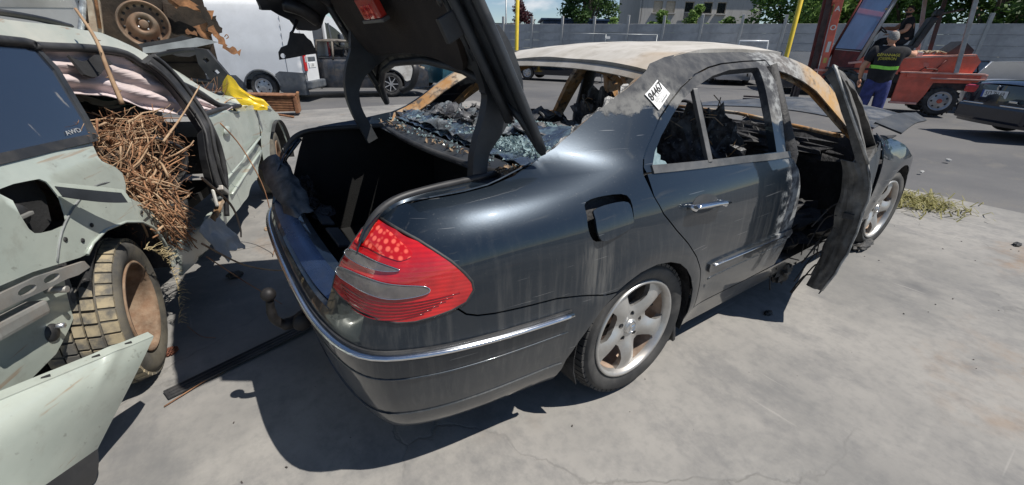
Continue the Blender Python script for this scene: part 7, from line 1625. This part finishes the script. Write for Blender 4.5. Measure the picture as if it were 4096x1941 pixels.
# low blue shed
bs = thing('blue_shed', 'low dark blue metal shed behind the wall beside the purple-leaved tree', 'building', (24.5, 29.5, 0), math.atan2(-5.6, 8.1))
simple('blue_cladding', (.02, .045, .10), .5, .2, var=.2); simple('pale_fascia', (.55, .57, .58), .6, var=.1)
for k in range(12): MB().box((.25+.5*k, 0, 1.75), (.46, .06, 3.5), bev=.02).build('cladding_sheet', MATS['blue_cladding'], bs)
MB().box((3, 2.5, 1.72), (6, 4.9, 3.44)).build('shed_core', MATS['blue_cladding'], bs); MB().box((3, 2.4, 3.56), (6.4, 5.6, .14), bev=.02).build('roof_edge', MATS['blue_cladding'], bs)
b2_ = thing('low_grey_building', 'long low grey building roof beyond the wall by the antenna mast', 'building', (16.5, 36., 0), math.atan2(-5.6, 8.1))
MB().box((3, 2, 1.55), (9, 4, 3.1)).build('wall', MATS['render'], b2_); MB().box((3, 2, 3.15), (9.4, 4.5, .16)).build('roof_edge', MATS['window_dark'], b2_)
an = thing('antenna_mast', 'thin grey mast rising behind the wall beside the purple-leaved tree', 'mast', (21.8, 31.0, 0)); MB().tube([(0, 0, 0), (0, 0, 5.4)], .06, 6).build('shaft', MATS['galvanised_tube'], an); MB().tube([(-.25, 0, 4.9), (.25, 0, 4.9)], .02, 5).build('crossarm', MATS['galvanised_tube'], an)
# trees: tapered trunk with limbs, crown of many leaf faces in clumps
def leafmat(name, a, b):
    t = NT(name); i = t.n.new('ShaderNodeObjectInfo'); g = t.n.new('ShaderNodeNewGeometry'); n1 = t.noise(.9, 3, .5)
    c = t.mix(t.math('ADD', t.math('MULTIPLY', g.outputs['Random Per Island'], .7), t.math('MULTIPLY', n1, .3)), a, b)
    t.set(color=c, rough=.6, spec=.3)
    tr = t.n.new('ShaderNodeBsdfTranslucent'); t.l.new(c, tr.inputs[0]); ms = t.n.new('ShaderNodeMixShader'); ms.inputs[0].default_value = .25
    t.l.new(t.b.outputs[0], ms.inputs[1]); t.l.new(tr.outputs[0], ms.inputs[2]); t.l.new(ms.outputs[0], t.n['Material Output'].inputs[0]); MATS[name] = t.m
leafmat('leaf_dark', (.030, .07, .020), (.075, .14, .036)); leafmat('leaf_mid', (.055, .12, .028), (.13, .23, .055)); leafmat('leaf_light', (.10, .19, .04), (.21, .31, .085)); leafmat('leaf_purple', (.05, .018, .025), (.12, .045, .05)); leafmat('leaf_weed', (.16, .16, .05), (.34, .30, .12))
simple('bark', (.12, .09, .07), .9, var=.4, scale=8, bump=.5, bscale=30)
def tree(name, lab, x, y, h, rx, mat, seed, n=3600, leaf=.13, base=1.2, group=None, ry=None, lobes=16):
    g = random.Random(seed); o = thing(name, lab, 'tree' if name.endswith('tree') else 'shrub', (x, y, 0), g.uniform(0, 6), group); ry = ry or rx
    m = MB(); m.tube(smoothpath([(0, 0, 0), (g.uniform(-.1, .1), .05, base), (g.uniform(-.2, .2), g.uniform(-.2, .2), h*.6), (0, 0, h*.85)], 4), [.05*h*(.6-.04*i) for i in range(13)], 8); 
    cl = []
    for k in range(lobes):
        a = g.uniform(0, 6.283); rr = math.sqrt(g.random()); z = base+(h-base)*g.uniform(.12, .95); e = (z-base)/(h-base); prof = math.sin(min(1, .15+e*.95)*math.pi)**.6
        c = Vector((rx*rr*prof*math.cos(a)*.8, ry*rr*prof*math.sin(a)*.8, z)); s_ = g.uniform(.22, .42)*rx; cl.append((c, s_))
        if k % 2 == 0: m.tube([(0, 0, base+.3*(z-base)), tuple(c*.6+Vector((0, 0, .2*z))), tuple(c)], [.012*h, .008*h, .003*h], 5)
    m.build('trunk', MATS['bark'], o)
    V = []; F = []
    for i in range(n):
        c, s_ = cl[g.randrange(lobes)]; d = Vector((g.gauss(0, 1), g.gauss(0, 1), g.gauss(0, 1))).normalized(); rr = s_*(g.random()**.4)*g.choice((1, 1, 1.15)); q = c+Vector((d.x*rr, d.y*rr, d.z*rr*.8))
        u = Vector((g.gauss(0, 1), g.gauss(0, 1), g.gauss(0, .6))).normalized(); w = u.cross(Vector((g.gauss(0, 1), g.gauss(0, 1), g.gauss(0, 1)))).normalized(); L = leaf*g.uniform(.6, 1.3); b = len(V)
        V += [q-u*L, q+w*L*.45, q+u*L, q-w*L*.45+Vector((0, 0, -.02))]; F.append((b, b+1, b+2, b+3))
    me = bpy.data.meshes.new('crown'); me.from_pydata(V, [], F); me.materials.append(MATS[mat]); c_ = bpy.data.objects.new('crown', me); COL.objects.link(c_); c_.parent = o
    return o
tree('dark_tree', 'dense dark green tree standing left against the grey house', 27.8, 27.6, 9.5, 2.9, 'leaf_dark', 1, 6500, .16)
tree('dark_tree', 'second dark tree filling the gap between the blue shed and the house', 31.8, 32.0, 9.0, 2.6, 'leaf_dark', 2, 4500, .16)
tree('purple_tree', 'small purple-leaved tree behind the wall by the antenna mast', 21.4, 28.6, 4.6, 1.25, 'leaf_purple', 3, 2200, .11)
tree('round_tree', 'small distant green tree over the low grey building', 17.0, 39.0, 4.6, 1.6, 'leaf_mid', 4, 1200, .16)
for k, (x, y, h, r_, lab) in enumerate(((28.3, 20.6, 4.0, 1.2, 'light green sapling growing under the shuttered house windows'), (29.6, 18.6, 4.3, 1.0, 'light green shrub climbing beside the house balcony'), (31.4, 17.6, 3.9, 1.2, 'light green shrub below the open house windows'), (23.0, 20.2, 3.2, .7, 'creeper tuft spilling over the wall top beside the blue shed'))):
    tree('leafy_shrub', lab, x, y, h, r_, 'leaf_light', 10+k, 2200, .12)
for k, (x, y, h, r_, mt, lab) in enumerate(((33.5, 14.2, 8.5, 3.4, 'leaf_mid', 'broad mid green tree right of the grey house'), (31.2, 11.2, 7.8, 3.2, 'leaf_light', 'bright leafy tree behind the wall left of the forklift mast'), (34.5, 8.0, 8.6, 3.6, 'leaf_mid', 'tall green tree behind the forklift mast'), (33.0, 4.2, 8.8, 3.4, 'leaf_dark', 'dark tree behind the forklift driver'), (35.0, .6, 8.5, 3.6, 'leaf_dark', 'dark tree behind the forklift overhead guard'), (36.0, -3.6, 8.2, 3.6, 'leaf_mid', 'green tree above the parked silver hatchback'), (39.5, 10.5, 10., 4.2, 'leaf_dark', 'tallest dark tree standing behind the bright leafy one'), (41, 4, 11, 4.6, 'leaf_dark', 'large dark tree in the second row behind the forklift'))):
    tree('broadleaf_tree', lab, x, y, h, r_, mt, 30+k, 6000, .17, base=.9, lobes=26)
# ================================================================== small things on the ground
ps = thing('plastic_strip', 'long ribbed black plastic trim strip lying on the concrete', 'trim strip', (-.28, .285, 0), math.atan2(.17, .56))
MB().box((0, 0, .016), (.66, .068, .010), bev=.003, rot=(0, R(-1.2), 0)).build('strip_body', MATS['black_plastic'], ps)
for k in (-.022, 0, .022): MB().box((0, k, .0225), (.63, .006, .004), rot=(0, R(-1.2), 0)).build('rib', MATS['black_plastic'], ps)
pc = thing('pine_cone', 'small brown pine cone on the slab beside the detached bumper', 'pine cone', (-.585, .520, .0), R(20))
simple('cone_brown', (.16, .06, .035), .8, var=.4, scale=60)
MB().lathe([(.0001, -.03), (.008, -.026), (.010, 0), (.006, .025), (.0001, .032)], 10, X4((0, 0, .017), ry=R(85))).build('core', MATS['cone_brown'], pc)
for i in range(9):
    for k in range(7):
        a = 2*math.pi*(k+.5*(i % 2))/7; t = i/8; r_ = .017*math.sin(.5+t*2.2); MB().box(((t-.5)*.055, r_*math.cos(a), .018+r_*math.sin(a)), (.011, .008, .003), rot=(a, R(-25), 0)).build('scale', MATS['cone_brown'], pc)
gd = random.Random(21)
def bit(name, lab, cat, x, y, s, mat, seed):
    m = MB(); lump(m, (0, 0, s[2]*.8), s, seed, 7, .45, 2.5); o = m.build(name, MATS[mat]); o.location = (x, y, 0); tag(o, lab, cat)
bit('burnt_shard', 'charred lump of trim on the concrete in the sedan door shadow', 'debris', 2.28, -.93, (.035, .018, .010), 'char', 3)
bit('burnt_shard', 'small dark curled scrap past the sedan front wheel on pale concrete', 'debris', 5.05, -1.55, (.055, .025, .012), 'char', 4)
bit('plastic_shard', 'torn black plastic shard standing by the bramble cane tip', 'debris', -.26, 1.235, (.05, .028, .022), 'black_plastic', 5)
bit('stone', 'small pale stone on the asphalt before the navy saloon', 'stone', 8.6, -.35, (.04, .03, .02), 'concrete_post', 6)
bit('stone', 'tiny grey stone on the asphalt near the weed tuft', 'stone', 7.4, -.35, (.03, .02, .014), 'concrete_post', 7)
m = MB()
for i in range(170):
    x = gd.uniform(-1.2, 6); y = gd.uniform(-2.4, 3.2); s = gd.uniform(.0015, .005); M_ = X4((x, y, s*.5), 0, 0, gd.uniform(0, 6)); m.box((0, 0, 0), (s*gd.uniform(1, 2.4), s, s*.7), M_, rot=(.3, .2, 0))
tag(m.build('ground_crumbs', simple('dark_crumbs', (.06, .05, .045), .9, var=.6, scale=30), kind='stuff'), 'scattered dark crumbs of burnt plastic over the concrete', 'debris')
def leafy(x, y, rz, lab, s=.03):
    o = MB().grid(lambda u, v: ((u-.5)*2*s, (v-.5)*s*.9*math.sin(.2+u*2.7), .004+.008*math.sin(u*3)*abs(v-.5)), 8, 4, th=.001).build('dry_leaf', MATS['brown_litter']); o.location = (x, y, .002); o.rotation_euler = (0, 0, rz); tag(o, lab, 'leaf')
leafy(-.395, .225, .4, 'curled dry leaf beside the black plastic strip'); leafy(.03, 2.02, 1.2, 'flat tan leaf on the slab behind the sedan bumper', .06)
for pts, r_, lab in (([(-.60, .12, .006), (-.45, .20, .012), (-.36, .245, .008)], .003, 'thin brown stalk lying along the black plastic strip'), ([(-.52, .75, .004), (-.46, .60, .006), (-.40, .55, .004)], .0016, 'fine dry stem on the concrete near the pine cone')):
    tag(MB().tube(smoothpath(pts, 4), r_, 5).build('dry_stalk', MATS['twig']), lab, 'stalk')
# weed tuft at the slab edge
m = MB()
for i in range(520):
    x = 5.72+gd.gauss(0, .20); y = -.74+gd.gauss(0, .17); L = gd.uniform(.06, .20); a = gd.uniform(0, 6.28); d = Vector((math.cos(a)*L*.9, math.sin(a)*L*.9, L*.25)); q = Vector((x, y, 0)); w = Vector((-math.sin(a), math.cos(a), 0))*.006
    b = len(m.v); m.add([q-w, q+w, q+d*.6+w*.7+Vector((0, 0, .03)), q+d*.6-w*.7+Vector((0, 0, .03)), q+d], [(0, 1, 2, 3), (3, 2, 4)])
tag(m.build('weed_tuft', MATS['leaf_weed'], kind='stuff'), 'flattened yellow-green weed tuft at the edge of the concrete slab', 'weeds')
m = MB()
for i in range(160):
    x = .02+gd.gauss(0, .12); y = 3.0+gd.gauss(0, .25); L = gd.uniform(.03, .10); a = gd.uniform(0, 6.28); d = Vector((math.cos(a)*L*.7, math.sin(a)*L*.7, L*.5)); q = Vector((x+1.2, y, 0)); w = Vector((-math.sin(a), math.cos(a), 0))*.004
    m.add([q-w, q+w, q+d], [(0, 1, 2)])
tag(m.build('weed_tuft', MATS['leaf_mid'], kind='stuff'), 'small green weeds on the slab seen through the missing tail lamp opening', 'weeds')
